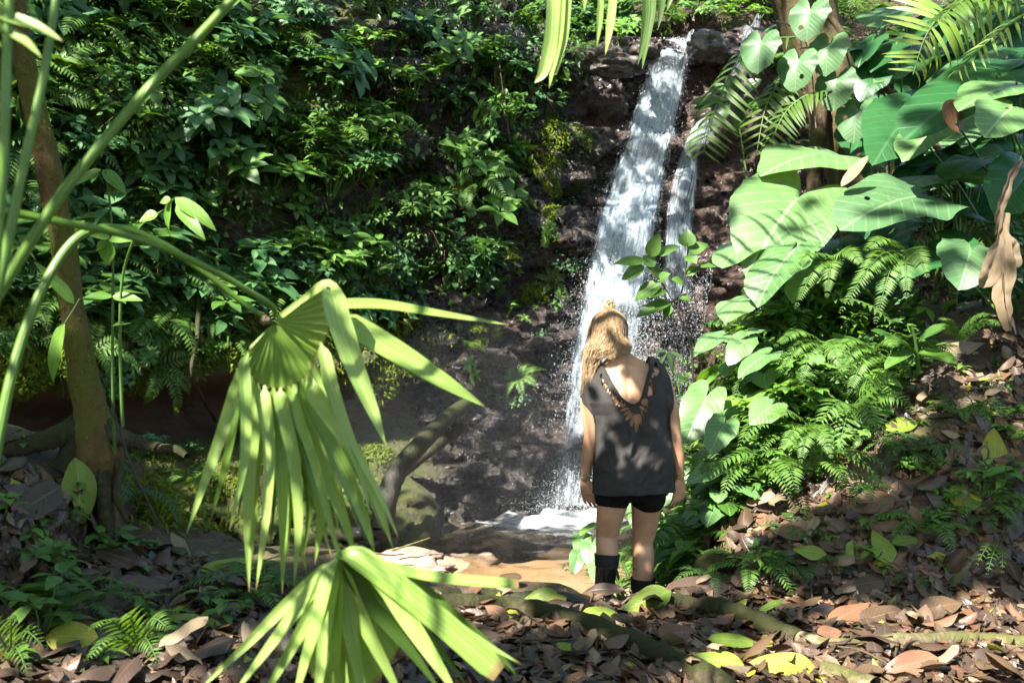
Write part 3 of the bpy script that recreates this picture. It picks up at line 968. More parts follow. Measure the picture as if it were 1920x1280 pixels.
def spots_in(poly, n, mind, which='both'):
    xs = [p[0] for p in poly]; ys = [p[1] for p in poly]; got = []; tries = 0
    while len(got) < n and tries < n * 60:
        tries += 1
        x, y = random.uniform(min(xs), max(xs)), random.uniform(min(ys), max(ys))
        if not inside(x, y, poly) or any((x - a) ** 2 + (y - b) ** 2 < mind * mind for a, b in got): continue
        got.append((x, y))
    out = []
    for x, y in got:
        h = hit(x, y, which)
        if h: out.append((x, y, h[0], h[1]))
    return out


# ================================================================== THE OVERGROWN WALL
WALL = [(-90, -60), (1190, -60), (1100, 60), (1070, 140), (1005, 200), (985, 300), (955, 370), (925, 460), (905, 560), (800, 560), (640, 590), (560, 620), (300, 640), (150, 640), (-90, 600)]
random.seed(5)


def wall_where(x, y):
    if y < 150: r = 'high on the wall'
    elif y < 340: r = 'halfway up the wall'
    else: r = 'low on the wall'
    if x < 330: q = 'behind the mossy tree'
    elif x < 660: q = 'above the fan palm'
    else: q = 'near the falls'
    return f'growing {r} {q}'


for x, y, p, n in spots_in(WALL, 330, 27):
    if x > 620 and y > 360: k = random.choices(['vine', 'creeper', 'small', 'shrub'], [5, 3, 4, 2])[0]
    elif x > 560: k = random.choices(['small', 'lime', 'shrub', 'fern', 'creeper', 'vine'], [7, 4, 3, 2, 2, 1])[0]
    elif y < 200: k = random.choices(['shrub', 'fern', 'tuft', 'small', 'vine'], [4, 3, 3, 4, 1])[0]
    else: k = random.choices(['shrub', 'tuft', 'fern', 'small', 'creeper'], [6, 4, 3, 3, 1])[0]
    put(k, p, n, random.uniform(.9, 1.65), wall_where(x, y), up=random.uniform(.35, .75))
for x, y in ((400, 215), (320, 340), (280, 330), (380, 240), (690, 330), (760, 470), (600, 470), (880, 330)):
    h = hit(x, y); put('shrub', h[0], h[1], 1.35, wall_where(x, y), up=.45)
for x, y in ((180, 90), (240, 150), (150, 150), (200, 230), (170, 200), (230, 100), (130, 110), (250, 210)):
    h = hit(x, y); put('creeper_lime', h[0] + h[1] * .25, h[1], 1.5, wall_where(x, y), up=.4)
for x, y in ((940, 150), (950, 190), (935, 220), (960, 120)):
    h = hit(x, y); put('vine', h[0] + h[1] * .15, h[1], 1.2, 'hanging sunlit beside the dark rock')

MOSSZONE = [(-60, 500), (200, 470), (330, 520), (560, 500), (640, 470), (700, 520), (760, 600), (740, 640), (540, 660), (330, 690), (280, 720), (150, 720), (-60, 700)]
for x, y, p, n in spots_in(MOSSZONE, 44, 26):
    put('moss', p, n, random.uniform(.7, 1.3), 'on the ledge over the cave', up=.25)
for x, y, p, n in spots_in(MOSSZONE, 60, 22):
    put(random.choice(['fern', 'tuft', 'small', 'seedling']), p, n, random.uniform(.6, 1.1), 'among the moss over the cave', up=.4)
for x, y in ((245, 690), (262, 705), (250, 720), (1030, 300), (1028, 330), (1035, 350), (1040, 250), (1030, 400), (1000, 560)):
    h = hit(x, y); put('moss', h[0], h[1], random.uniform(.6, 1.0), 'hanging on the cave lip' if x < 600 else 'on the dark rock beside the falls', up=.1)

BANKL = [(200, 850), (420, 820), (700, 830), (740, 900), (690, 980), (460, 990), (250, 1000)]
for x, y, p, n in spots_in(BANKL, 26, 30):
    put(random.choices(['moss', 'seedling', 'fern', 'creeper_lime', 'small'], [6, 4, 2, 2, 1])[0], p, n, random.uniform(.5, .9), 'on the stream bank under the cave', up=.6)
for x, y, k, s in ((1040, 585, 'seedling', 1.2), (1065, 560, 'creeper_lime', .45), (965, 590, 'seedling', 1.3), (980, 605, 'seedling', 1.1), (955, 700, 'creeper', .5), (970, 745, 'creeper', .5), (905, 705, 'seedling', 1.4), (880, 690, 'seedling', 1.3),
                   (1085, 500, 'moss', .4), (890, 640, 'moss', .7), (740, 690, 'moss', .9), (700, 720, 'moss', 1.0), (760, 790, 'moss', .7), (660, 760, 'moss', .9), (1060, 170, 'creeper_lime', .5), (1000, 180, 'creeper', .7), (990, 240, 'small', .7)):
    h = hit(x, y); put(k, h[0], h[1], s, 'on the dark rock beside the pool' if y > 480 else 'on the rock beside the falls', up=.45)

for x, y, p, n in spots_in([(880, 300), (960, 300), (1060, 180), (1150, 130), (1110, 300), (1070, 420), (1050, 560), (1010, 700), (960, 760), (860, 700), (830, 600)], 44, 26):
    put(random.choices(['creeper', 'moss', 'seedling', 'small', 'fern', 'creeper_lime'], [4, 4, 3, 2, 2, 1])[0], p, n, random.uniform(.35, .8), 'clinging to the dark wet rock left of the falls', up=.4)
# sunlit bushes on the slope above the lip of the falls
TOPZ = [(1040, -70), (1560, -70), (1470, 40), (1400, 50), (1330, 50), (1240, 62), (1150, 90), (1090, 110)]
for x, y, p, n in spots_in(TOPZ, 110, 10):
    put(random.choices(['lime', 'small', 'creeper_lime', 'shrub', 'fern'], [4, 4, 3, 3, 1])[0], p, n, random.uniform(.7, 1.4), 'sunlit above the lip of the falls', up=.6)

# the dark forest behind the big leaved plants
BACKR = [(1440, -70), (2000, -70), (2000, 560), (1800, 560), (1600, 330), (1470, 280)]
for x, y, p, n in spots_in(BACKR, 110, 28):
    k = random.choices(['palmlet', 'shrub', 'vine', 'fern', 'tuft'], [4, 5, 2, 2, 1])[0]
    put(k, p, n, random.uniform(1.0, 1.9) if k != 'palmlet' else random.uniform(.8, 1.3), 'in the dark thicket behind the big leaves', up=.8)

# undergrowth nobody could count: filler foliage all over the wall
random.seed(8)
ub, nb = MB(), 0
for x, y, p, n in spots_in(WALL, 4200, 0) + spots_in(BACKR, 700, 0):
    for k in range(3):
        q = p + n * random.uniform(-.02, .14) + rvec(.1)
        d = n * random.uniform(.2, 1) + Vector((random.uniform(-1, 1), random.uniform(-.5, .5), random.uniform(-1, .5)))
        l = random.choice([.06, .08, .1, .13, .17]) * random.uniform(.7, 1.2)
        V, Fc, UV = leaf(l, l * random.uniform(.25, .55), random.choice([pr_ovate, pr_lance, pr_ell]), 3, 1, .2, .6, 0)
        ub.add(V, Fc, UV, random.choice([0, 1, 1, 2]), frame(q, d, Vector((0, 0, 1)) + n * .5 + rvec(.4)))
tag(ub.build('undergrowth', [M['leaf_dark'], M['leaf_mid'], M['fern_dark']]), 'dark undergrowth filling the gaps between the wall plants', 'undergrowth', kind='stuff')
mb = MB()
for poly, k in ((MOSSZONE, 2300), (BANKL, 500), ([(560, 600), (760, 590), (850, 620), (840, 700), (700, 740), (560, 700)], 500)):
    for x, y, p, n in spots_in(poly, k, 0):
        if k > 1000 and fbm(x / 90, y / 60, 0, 3, 77) < -.35: continue
        for _ in range(4):
            q = p + rvec(.06)
            d = n * .5 + Vector((random.uniform(-.6, .6), random.uniform(-.6, .2), random.uniform(-1, .2)))
            V, Fc, UV = leaf(random.uniform(.04, .09), random.uniform(.01, .022), pr_strap, 3, 1, .2, 1.0, 0)
            mb.add(V, Fc, UV, 0, frame(q, d, Vector((0, 0, 1)) + rvec(.5)))
tag(mb.build('moss', [M['moss']]), 'yellow green moss coating the ledge and the stream bank', 'moss', kind='stuff')


def vine_stem(pts, r, mat, label, name='hanging_vine', cat='vine', leaves=0, lm='leaf_mid', L=.08, group=None):
    mb = MB(); add_tube(mb, pts, r, 0, 6, len(pts) * 6, jit=.08)
    p = smooth_path(pts, 60)
    for k in range(leaves):
        c = Vector(random.choice(p.tolist())); d = Vector((random.uniform(-1, 1), random.uniform(-1, .2), random.uniform(-.7, .3)))
        V, Fc, UV = leaf(L * random.uniform(.6, 1.1), L * .45, pr_ovate, 4, 1, .2, .6, 0)
        mb.add(V, Fc, UV, 1, frame(c, d, (0, 0, 1)))
    return tag(mb.build(name, [M[mat], M[lm]]), label, cat, group)


def wp(x, y, off=.15):
    h = hit(x, y); return h[0] - Vector((0, off, 0))


vine_stem([wp(372, 470, .3), wp(385, 530, .35), wp(392, 580, .4), wp(395, 640, .5), wp(398, 700, .7), P(405, 790, wp(405, 800).y)], [.03, .035, .03, .022, .02], 'root_moss', 'thin mossy root hanging straight down past the cave mouth', 'hanging_root', 'root')
vine_stem([wp(265, 250, .2), wp(285, 300, .2), wp(310, 340, .2), wp(325, 380, .2)], [.02, .03, .02], 'twig', 'dark bare branch leaning on the leafy wall behind the mossy tree', 'branch', 'branch')
for i, pts in enumerate((((930, 40), (935, 110), (945, 190), (955, 260)), ((990, 110), (1010, 170), (1040, 215)), ((985, 280), (1010, 320), (1035, 355)), ((1140, 20), (1155, 60), (1150, 110)), ((380, 40), (390, 110), (392, 160)), ((860, 20), (870, 100), (862, 150)))):
    vine_stem([wp(a, b, .25) for a, b in pts], [.012, .008], 'twig', 'thin bare brown vine dangling down the leafy wall', 'hanging_vine', 'vine', 5, group='thin vines on the wall')
# tangle of thin mossy roots high on the left
for i in range(9):
    x = 130 + i * 12; y = random.uniform(40, 100)
    pts = [wp(x + random.uniform(-15, 15) + k * random.uniform(-3, 9), y + k * 32, .3) for k in range(5)]
    vine_stem(pts, [.012, .010, .006], 'root_bare' if i % 3 else 'root_moss', 'pale thin mossy root trailing among sunlit creepers behind the mossy tree', 'trailing_root', 'root', 14, 'leaf_lime', .06, 'trailing roots behind the mossy tree')
# ================================================================== FOREGROUND FAN PALM
def neck(v): return np.where(v < .10, .22, np.minimum(1, .22 + (v - .10) * 7)) * np.clip(1 - ((v - .35) / .65).clip(0, 1) ** 1.8, 0, 1) ** .85
def blunt(v): return np.minimum(1, .35 + 2.5 * v) * np.where(v > .97, .75, 1.0)
def wedge(v): return .12 + .88 * v


def pp(lst, Y0, Y1=None):
    n = len(lst); Y1 = Y0 if Y1 is None else Y1
    return [P(x, y, Y0 + (Y1 - Y0) * i / max(1, n - 1)) for i, (x, y) in enumerate(lst)]


def camn(p, tilt=0.0, up=.35):
    return np.array((tilt, -1.0, up))


def blade(parent, pts, wpx, Y, mat='palm', prof=neck, tilt=0.0, fold=.35, name='leaflet', n=18, up=.35, nc=2):
    mb = MB(); add_ribbon(mb, pts, wpx * Y / F, camn(None, tilt, up), n, fold, 0, nc, prof)
    return mb.build(name, M[mat], parent)


def pleated(parent, hub, rim, Y, k, mat='palm', amp=.010, name='blade'):
    """united pleated part of a fan leaf between the hub and a rim line"""
    r = smooth_path(rim, k * 4 + 1); nr = 10; h = np.array(tuple(hub))
    t = np.linspace(.03, 1, nr)[:, None, None]
    V = h + (r - h)[None] * t
    z = amp * np.abs(((np.arange(k * 4 + 1) % 4) - 2) / 2 - 0) * 1.0
    V[..., 1] += (z[None] - amp / 2) * np.linspace(.05, 1, nr)[:, None]
    uv = np.stack(np.broadcast_arrays((np.arange(k * 4 + 1)[None] % 4) / 4.0, np.linspace(0, 1, nr)[:, None]), -1).astype(float)
    mb = MB().add(V.reshape(-1, 3), grid_faces(nr, k * 4 + 1), uv.reshape(-1, 2))
    return mb.build(name, M[mat], parent, smooth=False)


def petiole(parent, pts, r, name='petiole', mat='petiole', ns=8):
    mb = MB(); add_tube(mb, pts, r, 0, ns, len(pts) * 8, cap=True); return mb.build(name, M[mat], parent)


def fan_palm():
    Y = 2.25
    a = empty('fan_palm_leaf', P(510, 606, Y), 'large drooping pleated fan palm leaf in sun and shade hanging from a long curved stalk', 'palm leaf', 'fan palm leaves')
    hub = P(512, 606, Y)
    pleated(a, hub, pp([(468, 648), (466, 690), (482, 716), (522, 728), (560, 718), (584, 690), (600, 650)], Y - .02, Y + .06), Y, 12)
    pleated(a, hub + Vector((.004, -.01, .004)), pp([(614, 530), (618, 560), (617, 590), (616, 622), (598, 660)], Y - .06, Y + .04), Y, 7)
    L = [([(455, 672), (440, 735), (415, 815), (383, 905), (349, 1003)], 32, -.06, .3), ([(466, 660), (457, 690), (461, 780), (455, 880), (430, 994)], 30, -.10, .5), ([(476, 712), (479, 750), (470, 850), (465, 970), (467, 1109)], 38, -.02, .2),
         ([(496, 722), (498, 752), (507, 850), (499, 980), (480, 1106)], 36, -.05, -.3), ([(512, 726), (513, 752), (525, 860), (531, 980), (529, 1114)], 38, -.01, .4), ([(526, 727), (528, 752), (552, 860), (561, 980), (551, 1098)], 36, -.05, -.2),
         ([(540, 724), (545, 755), (580, 850), (602, 950), (590, 1058)], 44, .02, .3), ([(552, 720), (558, 765), (602, 860), (642, 960), (668, 1048)], 46, -.03, -.3), ([(566, 710), (572, 762), (627, 850), (674, 950), (704, 1040)], 48, .02, .3),
         ([(582, 692), (592, 740), (642, 810), (692, 900), (740, 1035)], 44, -.05, -.2), ([(600, 640), (608, 670), (632, 760), (668, 860), (694, 965)], 34, -.08, .6), ([(556, 720), (560, 775), (592, 870), (620, 980), (651, 1092)], 26, -.12, -.4),
         ([(500, 724), (505, 780), (540, 880), (560, 990), (575, 1075)], 30, .06, 0), ([(600, 655), (612, 720), (655, 820), (712, 930), (748, 1010)], 22, -.10, .7)]
    for pts, w, dy, tilt in L:
        blade(a, pp(pts, Y, Y + dy), w * .74, Y, tilt=tilt)
    for k in range(len(L) - 1):                                # narrower leaflets between and behind them
        p0, p1 = L[k][0], L[k + 1][0]
        if len(p0) != len(p1): continue
        f = random.uniform(.35, .65); sh = random.uniform(.80, .97)
        q = [(x0 * (1 - f) + x1 * f, y0 + (y1 - y0) * f) for (x0, y0), (x1, y1) in zip(p0, p1)]
        q = [(x, q[1][1] + (y - q[1][1]) * sh if i > 1 else y) for i, (x, y) in enumerate(q)]
        blade(a, pp(q, Y + .03, Y + random.uniform(.02, .08)), random.uniform(17, 25), Y, random.choice(['palm', 'palm', 'palm_dark']), tilt=random.uniform(-.7, .7))
    blade(a, pp([(522, 596), (570, 560), (612, 532), (634, 600), (665, 690), (700, 775), (725, 838)], Y - .02, Y - .10), 44, Y, prof=lambda v: np.where(v < .3, .25, np.minimum(1, .25 + (v - .3) * 6)) * np.clip(1 - ((v - .5) / .5).clip(0, 1) ** 1.6, 0, 1), tilt=.35, n=34)
    blade(a, pp([(617, 575), (645, 572), (720, 573), (830, 590), (955, 609)], Y, Y + .10), 27, Y, tilt=.1, up=.9)
    blade(a, pp([(617, 600), (660, 614), (740, 660), (830, 715), (909, 762)], Y, Y + .06), 50, Y, tilt=-.1, up=.7)
    blade(a, pp([(618, 612), (690, 640), (770, 690), (850, 740)], Y + .03, Y + .09), 26, Y, 'palm_dark', tilt=-.1, up=.4)
    petiole(a, pp([(510, 606), (440, 556), (380, 508), (300, 455), (225, 428), (150, 442), (90, 520), (40, 640), (5, 780), (-30, 1000), (-40, 1300)], Y, 1.85), [.006, .008, .009, .010, .012])
    petiole(a, pp([(506, 600), (498, 600), (492, 596)], Y - .008), [.006, .012, .010], 'stalk_joint', 'dead_tan')
    Y = 2.0
    b = empty('fan_palm_leaf', P(637, 1040, Y), 'lower fan palm leaf with pale sunlit blades spreading over the leaf litter', 'palm leaf', 'fan palm leaves')
    hub = P(637, 1042, Y)
    pleated(b, hub, pp([(560, 1180), (575, 1250), (610, 1290), (660, 1300), (710, 1275), (745, 1220), (760, 1160)], Y + .02, Y + .10), Y, 11)
    L = [([(600, 1075), (540, 1130), (460, 1210), (365, 1300)], 34, 0, .3, 'palm'), ([(610, 1075), (560, 1140), (500, 1220), (430, 1310)], 40, -.04, -.3, 'palm'), ([(606, 1090), (570, 1170), (525, 1250), (480, 1330)], 36, -.06, .5, 'palm'),
         ([(615, 1085), (596, 1160), (570, 1250), (548, 1330)], 40, -.10, -.4, 'palm'), ([(622, 1090), (610, 1170), (600, 1260), (590, 1340)], 38, -.02, .2, 'palm'), ([(632, 1090), (630, 1180), (628, 1260), (625, 1340)], 40, 0, -.2, 'palm'),
         ([(642, 1090), (655, 1180), (672, 1260), (690, 1340)], 42, .04, .3, 'palm'), ([(652, 1090), (685, 1170), (725, 1250), (765, 1330)], 42, .05, -.3, 'palm'), ([(660, 1080), (710, 1150), (770, 1220), (830, 1300)], 40, .06, .2, 'palm_dark'),
         ([(670, 1070), (740, 1130), (810, 1200), (880, 1290)], 36, .08, -.2, 'palm_dark')]
    for pts, w, dy, tilt, m in L:
        blade(b, pp([(637, 1042)] + pts, Y, Y + dy), w * .72, Y, m, tilt=tilt)
    blade(b, pp([(640, 1040), (672, 1046), (745, 1100), (840, 1178), (935, 1262)], Y, Y - .05), 46, Y, tilt=-.2, up=.8, prof=blunt)
    blade(b, pp([(645, 1041), (690, 1052), (770, 1108), (880, 1188), (980, 1246)], Y, Y + .02), 24, Y, tilt=.0, up=.8)
    blade(b, pp([(650, 1042), (720, 1062), (800, 1080), (880, 1090), (972, 1096)], Y, Y + .05), 24, Y, tilt=0, up=1.1, prof=blunt)
    blade(b, pp([(650, 1046), (715, 1085), (765, 1160), (815, 1235), (862, 1310)], Y, Y - .07), 36, Y, tilt=-.4, up=.7)
    blade(b, pp([(650, 1044), (760, 1080), (860, 1160), (930, 1222), (978, 1278)], Y + .03, Y + .08), 20, Y, 'palm_dark', tilt=0, up=.6)
    petiole(b, [hub, P(630, 1100, Y + .16), P(600, 1300, Y + .3), P(560, 1500, Y + .3)], [.009, .012, .014])


fan_palm()


def lone_stalk(pts, r, label, leafs=()):
    mb = MB(); add_tube(mb, pts, r, 0, 8, 40, cap=True)
    tag(mb.build('palm_stalk', M['petiole']), label, 'palm stalk', 'green palm stalks')


lone_stalk(pp([(640, -260), (435, 0), (300, 142), (200, 258), (110, 372), (0, 545), (-90, 700), (-160, 1000)], 1.85, 1.6), [.008, .009, .0095, .011], 'thick green palm stalk slanting across the upper corner past the mossy tree')
lone_stalk(pp([(120, -120), (100, 30), (78, 160), (50, 285), (18, 440), (-20, 620), (-60, 900)], 1.7, 1.6), [.0065, .008, .009], 'upright green palm stalk in front of the mossy tree trunk')
lone_stalk(pp([(22, -100), (14, 60), (8, 240), (-4, 420), (-30, 700)], 1.5, 1.5), [.006, .008, .009], 'blurred green palm stalk at the very edge beside the mossy tree')
lone_stalk(pp([(515, 592), (512, 575), (470, 548), (400, 508), (300, 462), (200, 432), (130, 420), (0, 396), (-120, 392)], 2.25, 1.7), [.005, .007, .008, .009], 'thin green palm stalk reaching level across to the fan leaf')
s = empty('palm_leaf', P(0, 40, 1.5), 'soft green palm blades poking in beside the mossy tree top', 'palm leaf')
blade(s, pp([(-40, 10), (20, 35), (70, 52), (118, 78)], 1.5), 30, 1.5, up=.8); blade(s, pp([(-20, 40), (20, 62), (50, 80), (78, 108)], 1.5), 20, 1.5, up=.6); blade(s, pp([(-20, -10), (5, 30), (12, 70), (18, 110)], 1.5), 18, 1.5, up=.4)


def hanging_frond():
    Y = 2.6
    a = empty('palm_frond', P(1090, -80, Y), 'bright green palm blades hanging from above beside the top of the falls', 'palm frond')
    petiole(a, pp([(960, -90), (1030, -70), (1100, -62), (1250, -66), (1400, -90)], Y), [.006, .008, .006], 'rachis')
    for pts, w, t in (([(1030, -70), (1036, -10), (1032, 70), (1018, 135), (1002, 156)], 26, .3), ([(1050, -68), (1050, 0), (1044, 80), (1030, 166)], 24, -.3), ([(1062, -66), (1060, 0), (1054, 70), (1042, 142)], 22, .4), ([(1094, -62), (1096, -20), (1095, 24)], 10, .2),
                      ([(1124, -62), (1126, -10), (1124, 40), (1119, 88)], 12, .2), ([(1148, -62), (1150, -10), (1144, 50), (1135, 104)], 16, -.2)):
        blade(a, pp(pts, Y), w, Y, prof=lambda v: np.minimum(1, .5 + 2 * v) * np.clip(1 - ((v - .6) / .4).clip(0, 1) ** 1.5, 0, 1), tilt=t)
    Y = 4.5
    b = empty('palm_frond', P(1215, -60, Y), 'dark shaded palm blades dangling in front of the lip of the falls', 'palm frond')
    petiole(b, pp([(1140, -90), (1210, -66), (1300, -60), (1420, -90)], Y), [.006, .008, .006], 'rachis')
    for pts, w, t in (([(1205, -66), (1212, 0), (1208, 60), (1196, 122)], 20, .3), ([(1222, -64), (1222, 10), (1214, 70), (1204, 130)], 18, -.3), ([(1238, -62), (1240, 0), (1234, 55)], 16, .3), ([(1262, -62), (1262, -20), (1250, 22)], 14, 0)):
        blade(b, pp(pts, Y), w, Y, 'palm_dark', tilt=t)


hanging_frond()


# ================================================================== LEFT SIDE: MOSSY TREE, SAPLING
def rock_mb(c, sx, sy, sz, seed, n=48):
    mb = MB(); th = np.linspace(0, np.pi, n // 2 + 1); ph = np.linspace(0, 2 * np.pi, n + 1)
    T, Q = np.meshgrid(th, ph, indexing='ij')
    d = np.stack([np.sin(T) * np.cos(Q), np.sin(T) * np.sin(Q), np.cos(T)], -1)
    v, e = cellstep(Q * 1.3 * 0 + d[..., 0] * 1.6 + seed, d[..., 2] * 1.6 + d[..., 1], seed)
    k = 1 + .30 * fbm(d[..., 0] * 1.7 + seed, d[..., 1] * 1.7, d[..., 2] * 1.7, 5, seed) + .34 * (v - .5) - .10 * (1 - sm(e, 0, .12))
    V = np.sign(d) * np.abs(d) ** .8 * k[..., None] * np.array([sx, sy, sz]) + np.array(tuple(c))
    V[:, -1] = V[:, 0]
    mb.add(V.reshape(-1, 3), grid_faces(len(th), len(ph)), np.stack([Q, T], -1).reshape(-1, 2))
    return mb


def left_tree():
    Y = 4.4
    t = empty('tree', P(170, 815, Y), 'slender leaning tree with mossy orange brown bark standing on roots by the stream bank', 'tree')
    px = [(-5, -160), (20, -40), (40, 80), (65, 200), (95, 340), (118, 450), (135, 580), (152, 680), (168, 760), (178, 815), (186, 865), (193, 930), (197, 1020)]
    wd = [34, 36, 38, 42, 45, 45, 46, 50, 60, 84, 88, 60, 52]
    V, f, UV = tube(pp(px, Y), [w / 2 * Y / F for w in wd], 28, 120)
    cen = V.reshape(120, 28, 3).mean(1, keepdims=True)
    q = V.reshape(120, 28, 3); dirn = q - cen; r = np.linalg.norm(dirn, axis=2, keepdims=True)
    k = 1 + .10 * fbm(q[..., 0] * 9, q[..., 1] * 9, q[..., 2] * 5, 4, 5)[..., None] + .05 * fbm(q[..., 0] * 40, q[..., 1] * 40, q[..., 2] * 18, 2, 6)[..., None]
    V = (cen + dirn * k).reshape(-1, 3)
    MB().add(V, f, UV).build('trunk', M['bark_moss'], t)
    for pts, r in (([(185, 800), (235, 822), (290, 838), (330, 842), (350, 855)], [.06, .028, .020, .014]), ([(165, 805), (110, 818), (50, 835), (-20, 850)], [.08, .05, .04, .03]), ([(184, 840), (192, 880), (198, 950), (202, 1010)], [.05, .04, .035, .03]),
                   ([(150, 820), (120, 870), (60, 900), (0, 930)], [.07, .045, .03, .02]), ([(200, 850), (225, 880), (218, 930), (240, 980)], [.03, .018, .015, .01])):
        mb = MB(); add_tube(mb, pp(pts, Y, Y - .15), r, 0, 12, 40, jit=.07); mb.build('root', M['root_moss'], t)
    # crown high out of the picture
    cm = MB()
    for i in range(900):
        c = Vector((-3.6, 3.4, 3.6)) + Vector((random.gauss(0, .55), random.gauss(0, .55), random.gauss(0, .4)))
        V, Fc, UV = leaf(.22, .1, pr_ovate, 3, 1, .2, .7)
        cm.add(V, Fc, UV, 0, frame(c, Vector((random.uniform(-1, 1), random.uniform(-1, 1), random.uniform(-.6, .2))), Vector((0, 0, 1)) + rvec(.4)))
    add_tube(cm, [P(-5, -160, Y), P(-20, -240, Y), Vector((-2.9, 3.9, 2.7)), Vector((-3.6, 3.4, 3.6))], [.045, .04, .035, .015], 1, 8, 16)
    cm.build('crown', [M['leaf_mid'], M['bark_moss']], t)
    mm = MB(); random.seed(44)
    for i in range(700):                                       # moss tufts on the bark
        k = random.randint(8, 95); j = random.randint(0, 27)
        c = Vector(q[k, j]); d = Vector(dirn[k, j]).normalized()
        if fbm(c.x * 6, c.y * 6, c.z * 3, 2, 9) < -.05 and random.random() < .85: continue
        V, Fc, UV = leaf(random.uniform(.015, .035), .008, pr_strap, 2, 1, .2, .8)
        mm.add(V, Fc, UV, 0, frame(c, d + Vector((0, 0, -.5)) + rvec(.4), (0, 0, 1)))
    tag(mm.build('bark_moss', M['moss'], t), kind='stuff')


left_tree()


def leaf_between(mb, b, t, W, mi=0, nrm=(-.1, -.75, .65), prof=pr_ovate, droop=.35, fold=.22, ns=9, nc=2, wav=.012):
    b, t = Vector(b), Vector(t); L = (t - b).length * 1.03
    V, Fc, UV = leaf(L, W, prof, ns, nc, fold, droop, wav)
    d = (t - b).normalized(); n = Vector(nrm)
    m = frame(b, d, n); u = m.col[2].to_3d()
    m = frame(b, d + u * droop * .42, n)
    mb.add(V, Fc, UV, mi, m)


def leafy_stem(name, label, cat, stem_pts, r, leaves, Y, lmat, W, smat='stem', stems=None, group=None, prof=pr_ovate, nrm=(-.1, -.75, .65)):
    o = empty(name, stem_pts[-1], label, cat, group)
    mb = MB(); add_tube(mb, stem_pts, r, 0, 6, 40)
    for s2 in stems or ():
        add_tube(mb, s2, [r[0] * .8, r[-1] * .7] if hasattr(r, '__len__') else r, 0, 6, 24)
    mb.build('stem', M[smat], o)
    for (bx, by), (tx, ty), w in leaves:
        lb = MB(); dy = random.uniform(-.06, .06)
        leaf_between(lb, P(bx, by, Y), P(tx, ty, Y + dy), (w or W) * Y / F, 0, Vector(nrm) + rvec(.25), prof)
        lb.build('leaf', M[lmat], o)
    return o


random.seed(21)
leafy_stem('sapling', 'slim sapling with paired yellow green leaves beside the mossy tree trunk', 'sapling', pp([(198, 322), (208, 400), (212, 500), (211, 620), (212, 760), (216, 850)], 3.9, 4.2), [.004, .006, .008],
           [((190, 318), (137, 350), 26), ((192, 319), (236, 362), 28), ((186, 325), (172, 342), 16), ((206, 445), (165, 440), 30), ((206, 448), (200, 496), 44), ((206, 446), (250, 452), 26), ((211, 556), (156, 558), 20), ((211, 556), (266, 563), 22), ((210, 612), (246, 606), 16), ((205, 452), (180, 470), 24)], 3.9, 'leaf_lime', 26)
leafy_stem('sapling', 'young plant with glossy drooping yellow green leaves caught by the sun above the palm stalks', 'sapling', pp([(326, 372), (305, 395), (280, 410), (255, 440), (230, 520), (225, 640), (230, 800)], 3.6, 4.0), [.003, .005, .007],
           [((322, 374), (318, 442), 40), ((328, 371), (404, 431), 32), ((330, 385), (384, 448), 26), ((296, 402), (262, 415), 30), ((320, 374), (300, 380), 18)], 3.6, 'leaf_lime', 30)
leafy_stem('sapling', 'single long yellow green leaf hanging beside the trunk foot', 'sapling', pp([(150, 560), (132, 590), (121, 606)], 3.9), [.004, .003], [((121, 606), (99, 718), 40), ((140, 570), (66, 492), 24)], 3.9, 'leaf_lime', 34)
mb = MB(); add_tube(mb, pp([(206, 745), (222, 800), (243, 862), (270, 925), (309, 1004)], 4.1), [.004, .006, .006], 0, 6, 40, jit=.15); add_tube(mb, pp([(222, 800), (206, 770), (198, 768)], 4.1), [.003, .002], 0, 5, 10)
tag(mb.build('bare_twig', M['log']), 'dark bare twig slanting down from the mossy tree foot', 'twig')


# ================================================================== STREAM: LOG, STONES, STICKS
def on_cliff(px, py, off=.2):
    h = hit(px, py); return h[0] + Vector((0, -off, 0))


mb = MB(); add_tube(mb, [P(880, 752, 12.2), P(845, 778, 11.9), P(795, 826, 11.25), P(748, 880, 10.95), P(724, 940, 10.8), P(716, 990, 10.75)], [.07, .09, .10, .11, .12, .13], 0, 18, 60, jit=.03)
tag(mb.build('fallen_log', M['log']), 'dark wet log leaning from the rock wall into the pool', 'log')
mb = MB(); add_tube(mb, [P(870, 800, 12.1), P(800, 850, 11.8), P(730, 905, 11.4), P(690, 940, 11.0)], [.06, .07, .05], 0, 10, 40, jit=.05)
tag(mb.build('fallen_branch', M['log']), 'thin dark branch lying behind the leaning log', 'branch')
t = NT('river_stone'); co = t.n('TexCoord').outputs['Object']; n_ = t.noise(co, 6, 5, .6)
STONE = t.done(t.pbr(t.mix(t.rng(n_, .35, .65), (.11, .08, .062), (.22, .17, .14)), .6, .4, t.bump(t.noise(co, 30, 4), .5, .02)))
t = NT('pool_rock'); co = t.n('TexCoord').outputs['Object']; n_ = t.noise(co, 5, 5, .6)
DARKROCK = t.done(t.pbr(t.mix(t.rng(n_, .35, .65), (.018, .016, .013), (.06, .05, .04)), .4, .5, t.bump(t.noise(co, 22, 4), .7, .03)))
